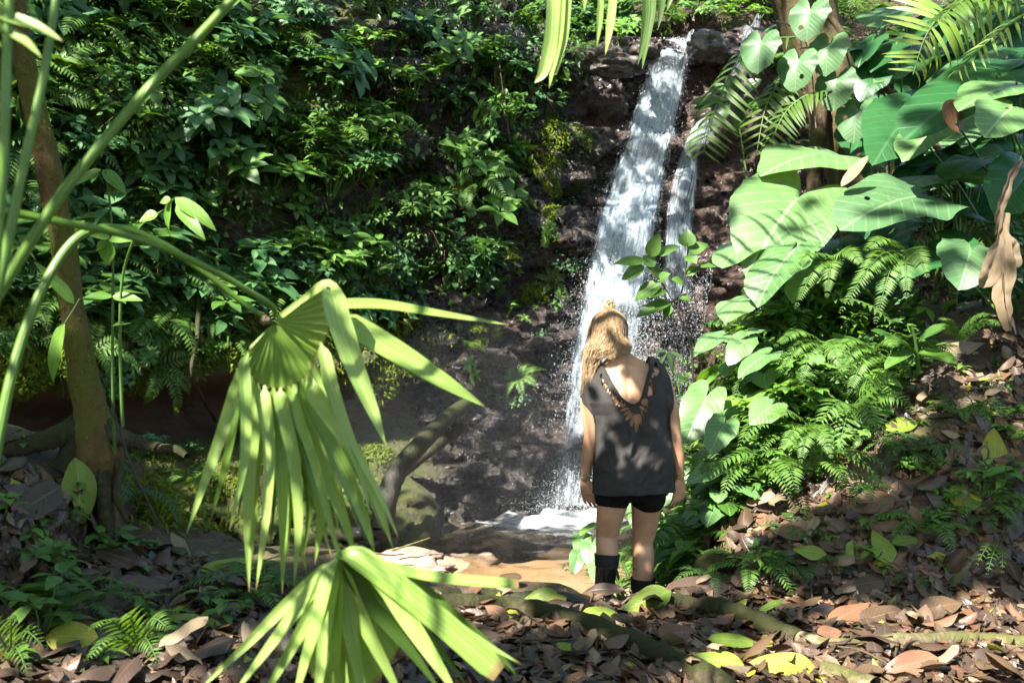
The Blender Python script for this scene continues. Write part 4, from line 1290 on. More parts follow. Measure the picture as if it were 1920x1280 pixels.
for i, (x, y, Y, sx, sy, sz, m, lab) in enumerate(((772, 1046, 10.3, .30, .20, .09, STONE, 'flat pale sunlit stone on the gravel at the water edge'), (820, 1060, 10.0, .17, .14, .06, STONE, 'smaller flat stone beside the pale stone at the water edge'), (870, 1022, 10.9, .36, .24, .15, STONE, 'broad tan stone lying under the water of the pool'),
                                                   (1212, 98, 15.1, .20, .3, .15, DARKROCK, 'dark rock at the left of the lip where the water spills over'), (1330, 88, 15.0, .30, .3, .19, DARKROCK, 'dark rounded rock right of the lip of the falls'), (1150, 122, 14.9, .4, .3, .16, DARKROCK, 'flat dark ledge stone left of the lip of the falls'), (690, 1000, 10.9, .25, .2, .10, DARKROCK, 'small dark rock where the log meets the water'))):
    c = P(x, y, Y)
    if m is STONE: c.z = (WATER_Z + .01) if i < 2 else WATER_Z - .15
    if i == 0: c.z += .05
    tag(rock_mb(c, sx, sy, sz, 3 + i).build('stone', m), lab, 'stone')
mb = MB(); add_tube(mb, [P(735, 1032, 10.0) , P(770, 1020, 10.05), P(806, 1008, 10.1)], [.012, .010, .006], 0, 6, 14, jit=.1)
tag(mb.build('stick', M['root_bare']), 'pale bare stick lying on the bank beside the pool', 'stick')
mb = MB(); add_tube(mb, [P(700, 1036, 9.9), P(730, 1040, 9.9), P(758, 1038, 9.9)], [.012, .010, .008], 0, 6, 14, jit=.1)
tag(mb.build('stick', M['twig']), 'brown stick lying flat at the gravel edge', 'stick')


# ================================================================== RIGHT SIDE
def right_tree():
    Y = 9.3
    t = empty('tree', P(1640, 330, Y), 'stout pale barked tree trunk leaning behind the big leaves right of the falls', 'tree')
    px = [(1470, -200), (1495, -60), (1520, 40), (1548, 130), (1575, 200), (1610, 290), (1650, 400)]
    V, f, UV = tube(pp(px, Y), [w / 2 * Y / F for w in (100, 108, 112, 112, 112, 124, 150)], 30, 90)
    q = V.reshape(90, 30, 3); cen = q.mean(1, keepdims=True); d = q - cen
    a = np.linspace(0, 6.2832, 30, endpoint=False)
    k = 1 + .12 * fbm(q[..., 0] * 2.5, q[..., 1] * 2.5, q[..., 2] * 1.0, 4, 15)[..., None] + .08 * np.sin(a * 5 + 1)[None, :, None] * .8
    MB().add((cen + d * k).reshape(-1, 3), f, UV).build('trunk', M['bark_pale'], t)
    for pts, r in (([(1520, 60), (1535, 180), (1530, 300), (1520, 420)], [.10, .08, .07, .06]), ([(1600, 240), (1660, 300), (1700, 400)], [.14, .11, .1])):
        mb = MB(); add_tube(mb, pp(pts, Y - .25, Y - .3), r, 0, 12, 40, jit=.06); mb.build('buttress', M['bark_pale'], t)
    cm = MB()
    for i in range(900):
        c = P(1430, -560, Y) + Vector((random.gauss(0, 1.1), random.gauss(0, 1.1), random.gauss(0, .6) + .6))
        V, Fc, UV = leaf(.28, .13, pr_ovate, 3, 1, .2, .7)
        cm.add(V, Fc, UV, 0, frame(c, Vector((random.uniform(-1, 1), random.uniform(-1, 1), random.uniform(-.6, .2))), Vector((0, 0, 1)) + rvec(.4)))
    add_tube(cm, [P(1470, -200, Y), P(1440, -360, Y), P(1430, -560, Y)], [.25, .2, .08], 1, 10, 12)
    cm.build('crown', [M['leaf_mid'], M['bark_pale']], t)


right_tree()
mb = MB(); add_tube(mb, pp([(1500, -80), (1535, 5), (1570, 50), (1592, 85), (1625, 125), (1660, 165), (1700, 200), (1760, 280)], 7.6), [.022, .024, .024, .028], 0, 10, 60, jit=.06)
tag(mb.build('liana', M['twig']), 'brown woody liana slanting across in front of the pale trunk', 'liana')
for pts, lab in (([(1455, 40), (1500, 60), (1520, 120), (1530, 240)], 'thin green climbing stem looping over the pale trunk'), ([(1500, 92), (1560, 80), (1575, 62)], 'thin pale tendril crossing the pale trunk')):
    mb = MB(); add_tube(mb, pp(pts, 8.4), [.008, .006], 0, 5, 30); tag(mb.build('climbing_stem', M['root_bare']), lab, 'vine')


def ear_plant(base, leaves, label, group='elephant ear plants', k=1.0):
    """leaves: (attach px, tip px, Y at attach, Y at tip, material, width, normal)"""
    o = empty('elephant_ear_plant', base, label, 'plant', group)
    for a, tp, Ya, Yt, mt, wm, nr in leaves:
        A, T = P(*a, Ya), P(*tp, Yt); d = T - A; L = d.length / .76 * k
        mb = MB(); fold, droop = random.uniform(.10, .24), random.uniform(.25, .5)
        dd = d.normalized(); fr = frame(A, dd, Vector(nr)); u = fr.col[2].to_3d()
        fr = frame(A, dd + u * droop * .55, Vector(nr))
        add_ear(mb, L, fr, 0, wmul=wm, fold=fold, droop=droop, wav=random.uniform(.015, .035), ph=random.uniform(0, 6))
        lo = mb.build('leaf', M[mt], o)
        sm_ = MB(); un = fr.col[2].to_3d()
        mid = (A + base) / 2 - un * .12 + Vector((0, 0, .12)) - dd * .12
        add_tube(sm_, [A - un * .002, A - un * .05 - dd * .03, mid, base + rvec(.03)], [.0045, .006, .009, .012], 0, 7, 26)
        sm_.build('petiole', M['stem'], lo)
    return o


random.seed(33)
E1, E2, ED = 'ear', 'ear_worn', 'ear_dark'
LV = (-.45, -.5, .8); CV = (-.15, -.85, .5); UPN = (-.3, -.3, 1)
gb = lambda x, y: ground_at(x, y)[0]
ear_plant(gb(2.3, 7.1), [((1490, 376), (1404, 502), 6.5, 6.2, E1, .98, CV), ((1560, 289), (1432, 316), 6.9, 6.6, E1, 1.0, (-.3, -.55, .8)), ((1552, 452), (1512, 490), 7.3, 7.1, ED, .9, LV)],
         'big leaved plant whose two pale heart shaped leaves stand nearest the waterfall')
ear_plant(gb(3.1, 7.0), [((1708, 370), (1576, 419), 6.3, 6.1, E2, 1.0, (-.25, -.65, .75)), ((1775, 330), (1690, 352), 6.8, 6.5, E1, 1.0, UPN), ((1735, 395), (1700, 372), 6.6, 6.5, E2, .8, UPN)],
         'big leaved plant with a dull insect bitten leaf under the brown dead leaf')
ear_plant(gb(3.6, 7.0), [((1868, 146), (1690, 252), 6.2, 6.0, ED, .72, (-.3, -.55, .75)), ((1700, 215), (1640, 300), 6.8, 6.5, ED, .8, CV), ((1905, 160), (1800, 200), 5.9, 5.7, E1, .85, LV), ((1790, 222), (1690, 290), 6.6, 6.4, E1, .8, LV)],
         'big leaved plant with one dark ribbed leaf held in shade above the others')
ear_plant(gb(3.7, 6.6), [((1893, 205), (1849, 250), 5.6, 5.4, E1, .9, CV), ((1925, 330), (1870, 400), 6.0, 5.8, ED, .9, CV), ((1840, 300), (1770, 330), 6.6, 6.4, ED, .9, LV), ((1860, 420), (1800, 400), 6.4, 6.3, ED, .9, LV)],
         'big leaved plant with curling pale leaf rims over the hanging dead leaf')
ear_plant(gb(3.3, 6.6), [((1818, 474), (1800, 536), 5.9, 5.75, E2, 1.15, CV), ((1760, 480), (1700, 520), 6.2, 6.1, ED, .9, LV), ((1780, 450), (1840, 470), 6.3, 6.2, ED, 1.0, LV)],
         'big leaved plant with a rust spotted leaf hanging left of the tan dead leaf')
ear_plant(gb(2.0, 6.8), [((1475, 484), (1402, 588), 6.1, 5.9, E1, .9, (-.5, -.5, .8)), ((1398, 458), (1343, 503), 6.4, 6.2, E1, 1.2, LV), ((1394, 562), (1353, 607), 6.2, 6.0, E1, 1.1, LV), ((1515, 517), (1477, 572), 6.1, 6.0, E1, 1.0, LV)],
         'big leaved plant with pale leaves striped by fern shadows above the bank plants', k=.82)
ear_plant(gb(1.75, 6.3), [((1347, 632), (1296, 668), 6.1, 6.0, E1, .9, LV), ((1431, 668), (1376, 713), 5.9, 5.8, E1, .8, LV), ((1395, 640), (1360, 690), 6.0, 5.9, E1, .75, CV), ((1445, 760), (1400, 800), 5.7, 5.6, E1, .9, CV), ((1420, 620), (1370, 640), 6.1, 6.0, E1, .6, UPN)],
         'low big leaved plant with sunlit leaves just right of the woman', k=.82)
ear_plant(gb(1.25, 5.9), [((1320, 752), (1284, 830), 5.9, 5.8, E1, .75, CV), ((1355, 800), (1330, 850), 5.7, 5.6, E1, .8, CV), ((1345, 880), (1290, 905), 5.6, 5.5, E1, .8, LV)],
         'narrow plant with one long pale scalloped leaf beside the right arm of the woman')
ear_plant(gb(1.05, 6.1), [((1262, 890), (1232, 962), 6.3, 6.2, E1, .8, CV), ((1268, 975), (1222, 1010), 6.1, 6.0, E1, 1.0, UPN), ((1300, 960), (1262, 1000), 6.0, 5.9, E1, .9, LV), ((1200, 940), (1182, 1000), 6.5, 6.4, E1, .7, CV), ((1285, 1020), (1250, 1048), 6.0, 5.9, E1, .9, UPN)],
         'leafy plant glowing behind the legs of the woman', k=.82)
ear_plant(gb(.75, 6.2), [((1090, 1010), (1092, 1050), 6.3, 6.2, E1, .9, CV), ((1110, 1020), (1104, 1070), 6.2, 6.1, E1, .9, CV), ((1085, 1040), (1074, 1080), 6.2, 6.1, E1, .8, CV), ((1115, 985), (1080, 1005), 6.3, 6.2, 'leaf_lime', .6, UPN), ((1120, 1060), (1110, 1095), 6.1, 6.0, E1, .8, CV)],
         'small round leaved plant on the rim beside the left boot', k=.82)
o = empty('broad_leaf_plant', P(1722, 690, 5.9), 'low plant with two wide glossy leaves sticking out over the bare soil', 'plant')
for b_, t_, w in (((1720, 662), (1635, 620), 46), ((1722, 662), (1796, 680), 44), ((1722, 640), (1780, 610), 40), ((1715, 655), (1660, 690), 34)):
    mb = MB(); leaf_between(mb, P(*b_, 5.9), P(*t_, 5.8), w * 5.9 / F, 0, (-.2, -.4, .9), pr_ell); mb.build('leaf', M['leaf_mid'] if w != 44 else M['leaf_lime'], o)
mb = MB(); add_tube(mb, [P(1722, 700, 5.95), P(1718, 650, 5.9), P(1710, 610, 5.85)], [.012, .01, .006], 0, 8, 12); mb.build('stem', M['stem'], o)

# big soft leaves deeper in the thicket
BIG = [(1670, 215), (1640, 120), (1730, 150), (1820, 100), (1900, 60), (1660, 420), (1750, 290), (1850, 360), (1900, 480), (1600, 480), (1520, 560), (1660, 560), (1740, 60), (1680, 330), (1800, 240), (1920, 150), (1440, 420), (1880, 250), (1700, 480)]
for i, (x, y) in enumerate(BIG):
    Y = 7.6 + random.uniform(0, .9) - max(0, (y - 300)) / 400
    x0, z0 = (x - 960) / F * Y, (640 - y) / F * Y
    lv = []
    for k in range(5):
        ax, ay = x + random.uniform(-60, 60), y + random.uniform(-50, 50); an = random.uniform(1.8, 4.2)
        l = random.uniform(38, 72)
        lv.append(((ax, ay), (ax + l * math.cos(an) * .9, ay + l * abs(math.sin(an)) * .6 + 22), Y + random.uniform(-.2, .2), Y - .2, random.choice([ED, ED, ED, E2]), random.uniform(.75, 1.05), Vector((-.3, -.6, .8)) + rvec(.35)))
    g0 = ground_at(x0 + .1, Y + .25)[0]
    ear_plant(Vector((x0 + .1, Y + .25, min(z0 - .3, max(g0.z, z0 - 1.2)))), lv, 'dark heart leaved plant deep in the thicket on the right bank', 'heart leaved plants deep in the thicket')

# palm fronds in front of the rocks
def feather(name, label, rachis, width, pairs, mat, pw=.10, droop=.9, stemr=.008, sweep=.55, up=(0, -.3, 1), free=.05):
    o = empty(name, Vector(rachis[0]), label, 'palm frond')
    mb = MB(); add_tube(mb, rachis, [stemr, stemr * .4], 0, 6, 30); mb.build('rachis', M['stem'], o)
    mb = MB(); frond_mb(mb, [Vector(r) for r in rachis], width, pairs, 0, 0, up, pw, droop, pr_strap, 5, sweep, free, shape=lambda v: .45 + .55 * math.sin(math.pi * min(1, v * .9 + .08)))
    mb.build('leaflets', M[mat], o)


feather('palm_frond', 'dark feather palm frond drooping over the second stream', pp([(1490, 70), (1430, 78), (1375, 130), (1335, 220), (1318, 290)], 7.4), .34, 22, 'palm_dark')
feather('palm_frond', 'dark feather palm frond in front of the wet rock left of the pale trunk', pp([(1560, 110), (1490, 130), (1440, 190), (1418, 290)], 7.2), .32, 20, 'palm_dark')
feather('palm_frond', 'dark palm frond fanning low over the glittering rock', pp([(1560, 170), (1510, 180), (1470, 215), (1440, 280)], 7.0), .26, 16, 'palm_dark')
feather('palm_frond', 'sunlit feather palm frond hanging from the top beside the pale trunk', pp([(1960, -90), (1880, -60), (1800, -10), (1740, 60), (1712, 140)], 7.0), .42, 26, 'palm', sweep=.35, up=(.5, -.6, .5))
feather('palm_frond', 'green feather palm frond over the round glossy leaf at the top', pp([(1980, 40), (1900, 0), (1810, 0), (1760, 40)], 6.6), .34, 20, 'palm_dark', sweep=.35)
feather('palm_frond', 'long yellow green palm blades at the top right corner above the dark ribbed leaf', pp([(1990, -10), (1920, 30), (1850, 80), (1790, 140)], 6.2), .22, 14, 'palm', sweep=.8)

W_ = []
leafy_stem('whorled_plant', 'dark plant with a whorl of paddle leaves against the glittering rock', 'plant', [P(1374, 188, 7.9), P(1385, 230, 7.95), P(1400, 330, 8.0), P(1420, 480, 8.0)], [.006, .010],
           [((1374, 188), (1297, 194), 26), ((1374, 190), (1300, 205), 22), ((1372, 192), (1334, 244), 34), ((1376, 192), (1386, 246), 32), ((1372, 184), (1340, 158), 24), ((1376, 183), (1378, 142), 30), ((1378, 186), (1426, 150), 34), ((1378, 190), (1425, 200), 26), ((1380, 186), (1406, 165), 24)], 7.9, 'leaf_dark', 28, prof=pr_obov)
SX = lambda x, y: (980 + x * .2657, 330 + y * .2657)
lv = [(SX(870, 600), SX(640, 622), 26), (SX(900, 570), SX(965, 405), 30), (SX(960, 560), SX(1112, 498), 30), (SX(860, 640), SX(700, 730), 34), (SX(880, 640), SX(990, 730), 30), (SX(1160, 500), SX(1165, 380), 34), (SX(1165, 545), SX(1305, 480), 30), (SX(1160, 560), SX(1225, 620), 26), (SX(975, 760), SX(790, 880), 40),
      (SX(1000, 800), SX(900, 860), 30), (SX(1040, 890), SX(800, 995), 34), (SX(1110, 850), SX(1185, 880), 20), (SX(1050, 910), SX(1000, 1005), 22), (SX(1150, 700), SX(1240, 640), 24), (SX(1130, 760), SX(1050, 730), 24), (SX(960, 740), SX(1040, 690), 26), (SX(1240, 640), SX(1370, 640), 22), (SX(930, 640), SX(850, 560), 24)]
leafy_stem('sapling', 'dark leaved sapling standing against the spray just right of her head', 'sapling', [P(*SX(1165, 470), 6.4), P(*SX(1160, 600), 6.4), P(*SX(1130, 780), 6.4), P(*SX(1100, 960), 6.4), P(*SX(1190, 1210), 6.45), P(1300, 780, 6.5)], [.004, .006, .009], lv, 6.4, 'leaf_mid', 30, 'log',
           stems=[[P(*SX(1080, 920), 6.4), P(*SX(980, 750), 6.4), P(*SX(870, 600), 6.4)], [P(*SX(1150, 700), 6.4), P(*SX(1250, 640), 6.4)]])
leafy_stem('sapling', 'slim plant with narrow drooping leaves by her right shoulder', 'sapling', pp([(1248, 660), (1262, 680), (1275, 740)], 6.3), [.003, .005],
           [((1250, 660), (1232, 690), 9), ((1252, 658), (1262, 700), 9), ((1250, 658), (1222, 662), 9), ((1254, 660), (1282, 672), 9), ((1258, 690), (1230, 700), 10), ((1262, 700), (1290, 716), 12)], 6.3, 'leaf_dark', 10, prof=pr_lance)
for x, y, nm in ((1512, 45, 'tattered pale leaf lit on a thin stem in front of the pale trunk'), (1420, 105, 'bright leaf lit in front of the wet rock left of the trunk'), (1490, 140, 'bright torn leaf low on the pale trunk'), (1562, 175, 'green leaf lying flat over the middle of the pale trunk'), (1600, 235, 'green leaf low over the foot of the pale trunk'), (1548, 110, 'small leaf high on the shaded side of the pale trunk')):
    Y = 7.0
    o = empty('climber_leaf', P(x, y, Y), nm, 'leaf'); mb = MB()
    A = P(x + 6, y - 22, Y); fr = frame(A, P(x - 6, y + 30, Y) - A + Vector((0, -.03, 0)), (-.4, -.6, .7)); add_ear(mb, .27, fr, 0, wmul=1.3, fold=.2, droop=.3, wav=.05, na=44); mb.build('leaf', M['ear_worn'], o)
    mb = MB(); add_tube(mb, [A, P(x + 20, y - 40, Y + .3), P(x + 40, y - 10, Y + 1.2)], [.005, .006], 0, 6, 12); mb.build('stem', M['stem'], o)


def dead_hanging():
    Y = 5.5
    o = empty('dead_leaf', P(1905, 300, Y), 'long crumpled tan dead leaf hanging at the edge of the thicket', 'dead leaf')
    for pts, w, t in (([(1912, 300), (1890, 345), (1872, 400), (1868, 440)], 34, .5), ([(1885, 400), (1870, 470), (1850, 520), (1838, 538)], 66, .3), ([(1880, 420), (1886, 500), (1880, 560), (1890, 622)], 54, -.5), ([(1880, 430), (1900, 470), (1908, 500)], 40, -.2), ([(1878, 500), (1885, 570), (1902, 628)], 30, .8)):
        mb = MB(); p_ = pp(pts, Y, Y + .06)
        add_ribbon(mb, p_, w * .64 * Y / F, camn(None, t), 22, .5, 0, 4, lambda v: np.sin(np.pi * np.clip(v * .92 + .05, 0, 1)) ** .6, curl=.2)
        V = mb.v[0]; V += .009 * np.stack([fbm(V[:, 0] * 26, V[:, 2] * 16, V[:, 1] * 20, 3, k) for k in range(3)], 1)
        mb.build('blade', M['dead_tan'], o)
    mb = MB(); add_tube(mb, pp([(1940, 230), (1920, 275), (1912, 302)], Y), [.006, .005], 0, 6, 12); mb.build('stalk', M['stem'], o)
    o = empty('dead_leaf', P(1790, 190, 5.9), 'curled red brown dead leaf caught under the dark ribbed leaf', 'dead leaf')
    mb = MB(); add_ribbon(mb, pp([(1795, 186), (1788, 210), (1800, 250)], 5.9), 46 * 5.9 / F, camn(None, .3), 12, .3, 0, 3, pr_ell, curl=.5); mb.build('blade', M['dead_red'], o)
    o = empty('dead_leaf', P(1600, 300, 6.2), 'pinkish brown curled dead leaf lying on the big leaves', 'dead leaf')
    mb = MB(); add_ribbon(mb, pp([(1628, 292), (1600, 325), (1577, 350)], 6.25), 26 * 6.2 / F, (-.3, -.6, .7), 12, .5, 0, 3, pr_ell, curl=.3); mb.build('blade', M['dead_tan'], o)


dead_hanging()

# ------------------------------------------------------------------ ferns and low plants on the right bank
random.seed(51)


def big_fern(px, py, tips, Y, label, mat='fern', wpx=34, pairs=30, lob=0):
    o = empty('fern', P(px, py, Y), label, 'fern', 'ferns on the right bank')
    for tx, ty in tips:
        mb = MB(); a, b = P(px, py, Y), P(tx, ty, Y - .25); m = (a + b) / 2 + Vector((0, -.02, .10 * (a - b).length + .03))
        frond_mb(mb, [a, m, b], wpx * Y / F, pairs, 0, 1, (-.25, -.55, .8), .22, .5, pr_lance, 4, .7, .1, lobes=3, shape=lambda v: (1 - v) ** .7 * .95 + .05 if v > .25 else .75 + v * .8)
        mb.build('frond', [M[mat], M['stem']], o)
    return o


big_fern(1690, 470, [(1572, 590), (1600, 545), (1640, 610), (1620, 470), (1700, 560), (1740, 520)], 5.9, 'fern with one long sunlit frond over the shadowed bank', wpx=42)
big_fern(1560, 480, [(1470, 520), (1490, 580), (1550, 560), (1620, 500)], 6.1, 'fern growing under the insect bitten leaf', wpx=34)
big_fern(1640, 660, [(1575, 690), (1590, 740), (1560, 660), (1680, 650)], 5.7, 'fern with drooping toothed fronds over the dark hollow', wpx=40)
big_fern(1600, 760, [(1710, 760), (1690, 705), (1660, 830), (1570, 850), (1530, 800), (1640, 800)], 5.4, 'wide lobed fern above the open leaf litter', wpx=56, pairs=13)
big_fern(1540, 640, [(1460, 700), (1500, 720), (1450, 650), (1580, 700)], 5.8, 'fern in the middle of the right bank', wpx=36)
big_fern(1520, 800, [(1430, 790), (1460, 850), (1500, 870), (1560, 860)], 5.5, 'fern low on the bank above the mossy root', wpx=36)
big_fern(1620, 890, [(1600, 960), (1640, 940), (1560, 930)], 5.2, 'small fern hanging over dead leaves', wpx=34, pairs=14)
big_fern(1525, 880, [(1500, 860), (1545, 865), (1525, 850), (1505, 895)], 5.2, 'little upright fern between big dead leaves', wpx=20, pairs=12)
big_fern(1790, 640, [(1860, 590), (1890, 610), (1760, 600)], 5.8, 'fern under the tan hanging leaf', wpx=26)
big_fern(1830, 770, [(1790, 760), (1870, 765), (1810, 800), (1850, 800)], 5.2, 'small lobed fern alone on the litter slope', wpx=28, pairs=10)
big_fern(1870, 1030, [(1900, 990), (1850, 1080), (1880, 1075), (1830, 1060)], 4.7, 'lobed fern at the foot of the litter slope', wpx=26, pairs=10)
big_fern(1240, 1030, [(1215, 1020), (1265, 1040), (1230, 1060)], 5.9, 'pale little fern between the boots', wpx=16, pairs=12)
big_fern(260, 1215, [(165, 1180), (235, 1160), (320, 1180), (160, 1240), (300, 1250)], 2.9, 'sunlit pale fern at the near corner on the left', 'fern', wpx=46, pairs=16)
big_fern(20, 1230, [(-40, 1180), (40, 1160), (90, 1220), (60, 1280)], 2.7, 'blurred sunlit fern at the bottom corner', 'fern', wpx=40, pairs=14)

RBANK = [(1275, 640), (1420, 590), (1560, 600), (1700, 620), (1740, 680), (1650, 800), (1560, 880), (1440, 930), (1340, 990), (1290, 1050), (1230, 1085), (1130, 1095), (1065, 1075), (1080, 1010), (1180, 960), (1270, 900)]
for x, y, p, n in spots_in(RBANK, 230, 14):
    k = random.choices(['heart', 'seedling', 'lime', 'fern', 'small', 'creeper_lime'], [8, 5, 4, 4, 2, 2])[0]
    w_ = 'behind and beside the legs of the woman' if x < 1300 else ('on the leafy bank right of the woman' if x < 1480 else 'on the bank among the ferns')
    put(k, p, n, random.uniform(.45, .9) if k in ('seedling', 'fern') else random.uniform(.35, .6), w_, up=.75)
random.seed(57); nb_ = 0
while nb_ < 105:
    gx, gy = random.uniform(.75, 2.6), random.uniform(5.55, 7.6)
    p, n = ground_at(gx, gy); qx, qy = pix(p)
    if qx < 1255 or qx > 1560 or gx > 1.55 + (gy - 5.5) * .75: continue
    nb_ += 1
    put(random.choices(['lime', 'heart', 'small', 'fern', 'seedling'], [5, 8, 2, 4, 3])[0], p, n, random.uniform(.6, 1.15), 'crowding the bank edge right of the woman', up=.85)
for x, y, s, k in ((1685, 890, .8, 'seedling'), (1745, 1000, .7, 'seedling'), (1765, 985, .5, 'seedling'), (1880, 930, 1.1, 'seedling'), (1900, 900, .9, 'seedling'), (1735, 860, .6, 'fern'), (1850, 960, .5, 'fern'), (1810, 1055, .5, 'seedling'), (1430, 950, .6, 'seedling'), (1410, 1080, .5, 'fern'), (1330, 1090, .5, 'fern'), (1480, 1110, .4, 'seedling'),
                   (1720, 1090, .35, 'fern'), (1450, 1000, .5, 'seedling'), (1610, 890, .5, 'seedling'), (1790, 870, .5, 'seedling'), (1500, 1000, .45, 'fern'), (1420, 900, .7, 'fern')):
    h = hit(x, y, 'ground')
    if h: put(k, h[0], h[1], s, 'sprouting from the leaf litter slope', up=.7)
for x, y, s, k in ((60, 800, .9, 'seedling'), (40, 860, .9, 'seedling'), (20, 740, .8, 'seedling'), (330, 1045, .5, 'tuft'), (420, 1010, .4, 'tuft'), (190, 1110, .5, 'seedling'), (250, 1130, .6, 'seedling'), (90, 1120, .8, 'seedling'), (330, 1180, .6, 'seedling'), (290, 1030, .5, 'seedling'), (380, 1150, .5, 'tuft'), (30, 1160, .9, 'seedling'), (400, 1060, .5, 'seedling'), (220, 1030, .6, 'tuft'),
                   (10, 980, .8, 'seedling'), (470, 1130, .5, 'fern'), (1120, 1215, .3, 'seedling'), (880, 1240, .3, 'seedling')):
    h = hit(x, y, 'ground')
    if h: put(k, h[0], h[1], s, 'on the dark ground left of the fan palm' if x < 600 else 'on the mossy root', up=.8)

for x, y, p, n in spots_in([(-20, 860), (160, 900), (230, 1010), (420, 1060), (560, 1110), (520, 1180), (380, 1240), (120, 1270), (-20, 1270)], 34, 36, 'ground'):
    put(random.choices(['seedling', 'shrub', 'fern', 'tuft'], [6, 2, .6, 2])[0], p, n, random.uniform(.35, .75), 'on the dark ground left of the fan palm', up=.75)
for x, y, p, n in spots_in([(1440, 1000), (1560, 890), (1680, 790), (1780, 700), (1930, 690), (1930, 1090), (1600, 1080), (1380, 1090)], 46, 42, 'ground'):
    put(random.choices(['seedling', 'fern', 'lime', 'tuft'], [6, 3, 2, .7])[0], p, n, random.uniform(.3, .62), 'scattered over the litter slope', up=.75)
# understorey of the right bank nobody could count
ub = MB()
for x, y, p, n in spots_in(RBANK, 1000, 0, 'ground') + spots_in([(1330, 420), (1560, 380), (1920, 400), (1920, 620), (1700, 640), (1400, 640)], 420, 0, 'ground'):
    for k in range(3):
        q = p + Vector((0, 0, random.uniform(0, .16))) + rvec(.07)
        d = Vector((random.uniform(-1, .6), random.uniform(-1, .3), random.uniform(-.4, .6))); l = random.uniform(.06, .14)
        V, Fc, UV = leaf(l, l * random.uniform(.3, .6), random.choice([pr_ovate, pr_lance, pr_heart]), 3, 1, .2, .6, 0)
        ub.add(V, Fc, UV, random.choice([0, 1, 1, 2]), frame(q, d, Vector((0, -.3, 1)) + rvec(.4)))
tag(ub.build('undergrowth', [M['leaf_dark'], M['leaf_mid'], M['leaf_lime']]), 'low green undergrowth covering the bank right of the woman', 'undergrowth', kind='stuff')

# ================================================================== FOREST FLOOR
def floor_root(pts, r, mat, label, lift=.5, name='root'):
    q = []
    for (x, y), rr in zip(pts, np.interp(np.linspace(0, 1, len(pts)), np.linspace(0, 1, len(r)), r)):
        h = hit(x, y, 'ground'); q.append(h[0] + Vector((0, 0, rr * lift)))
    V, f, UV = tube(q, r, 18, 80)
    w = V.reshape(80, 18, 3); c = w.mean(1, keepdims=True)
    k = 1 + .22 * fbm(w[..., 0] * 7, w[..., 1] * 7, w[..., 2] * 7, 3, 12)[..., None] + .10 * fbm(w[..., 0] * 34, w[..., 1] * 34, w[..., 2] * 34, 2, 13)[..., None]
    return tag(MB().add((c + (w - c) * k).reshape(-1, 3), f, UV).build(name, M[mat]), label, 'root')


floor_root([(790, 1140), (880, 1140), (960, 1150), (1040, 1165), (1130, 1195), (1220, 1230), (1330, 1290), (1420, 1350)], [.035, .05, .055, .05, .05, .05], 'root_moss', 'thick mossy root running across the litter in front of the woman')
floor_root([(1255, 1135), (1310, 1145), (1380, 1165), (1440, 1185), (1500, 1205)], [.04, .055, .05, .035], 'root_moss', 'mossy grey root curving through the litter right of the big yellow leaf')
floor_root([(1490, 1200), (1580, 1218), (1680, 1212), (1800, 1205), (1930, 1212)], [.03, .035, .032, .03], 'root_bare', 'straight bare tan root lying across the brown leaves')
floor_root([(560, 1112), (680, 1112), (800, 1118), (920, 1122), (1040, 1126), (1100, 1128)], [.03, .04, .04, .03], 'log', 'dark root along the rim above the stream', .1)
floor_root([(1268, 1118), (1300, 1090), (1340, 1070), (1400, 1050)], [.03, .07, .07, .04], 'root_moss', 'mossy root mound at the foot of the right bank', .4)
floor_root([(1790, 1110), (1800, 1080), (1830, 1050), (1860, 1020)], [.02, .025, .02], 'root_bare', 'bent bare root poking out of the slope', .6)
floor_root([(1540, 1258), (1580, 1275), (1640, 1300)], [.03, .035], 'root_bare', 'short bare root at the bottom edge among brown leaves', .5)

random.seed(61)


def litter_leaf(L, W, prof, curl, droop, wav, fold, tw):
    return leaf(L, W, prof, 8, 2, fold, droop, wav, tw, curl)


LITTER = {}
for key, mats, n in (('brown', ['dead', 'dead', 'dead_dark', 'dead_dark', 'dead_red', 'dead', 'dead_tan', 'dead_dark', 'dead'], 9), ('yellow', ['yellow', 'yellow', 'yelgreen'], 3)):
    for i in range(n):
        mb = MB(); L = random.uniform(.11, .20)
        V, Fc, UV = litter_leaf(L, L * random.uniform(.38, .55), random.choice([pr_ovate, pr_ell, pr_lance]), random.uniform(.2, 1.3) * random.choice([1, 1, -.6]), random.uniform(-1.0, 1.3), random.uniform(.02, .06), random.uniform(-.1, .4), random.uniform(-.7, .7))
        V = V - V.mean(0); V[:, 2] -= V[:, 2].min()
        mb.add(V, Fc, UV); LITTER.setdefault(key, []).append(mb.mesh('fallen_leaf', M[mats[i]]))

DESC = {'brown': ('curled brown fallen leaf', 'brown fallen leaves'), 'yellow': ('yellow fallen leaf', 'yellow fallen leaves')}


def litter_where(x, y):
    if x < 620: return 'on the dark ground left of the fan palm'
    if x < 1050: return 'under the fan palm'
    if y > 1125: return 'on the sunlit ground in front of the bank' if x > 1450 else 'around the mossy roots'
    return 'on the litter slope at the right'


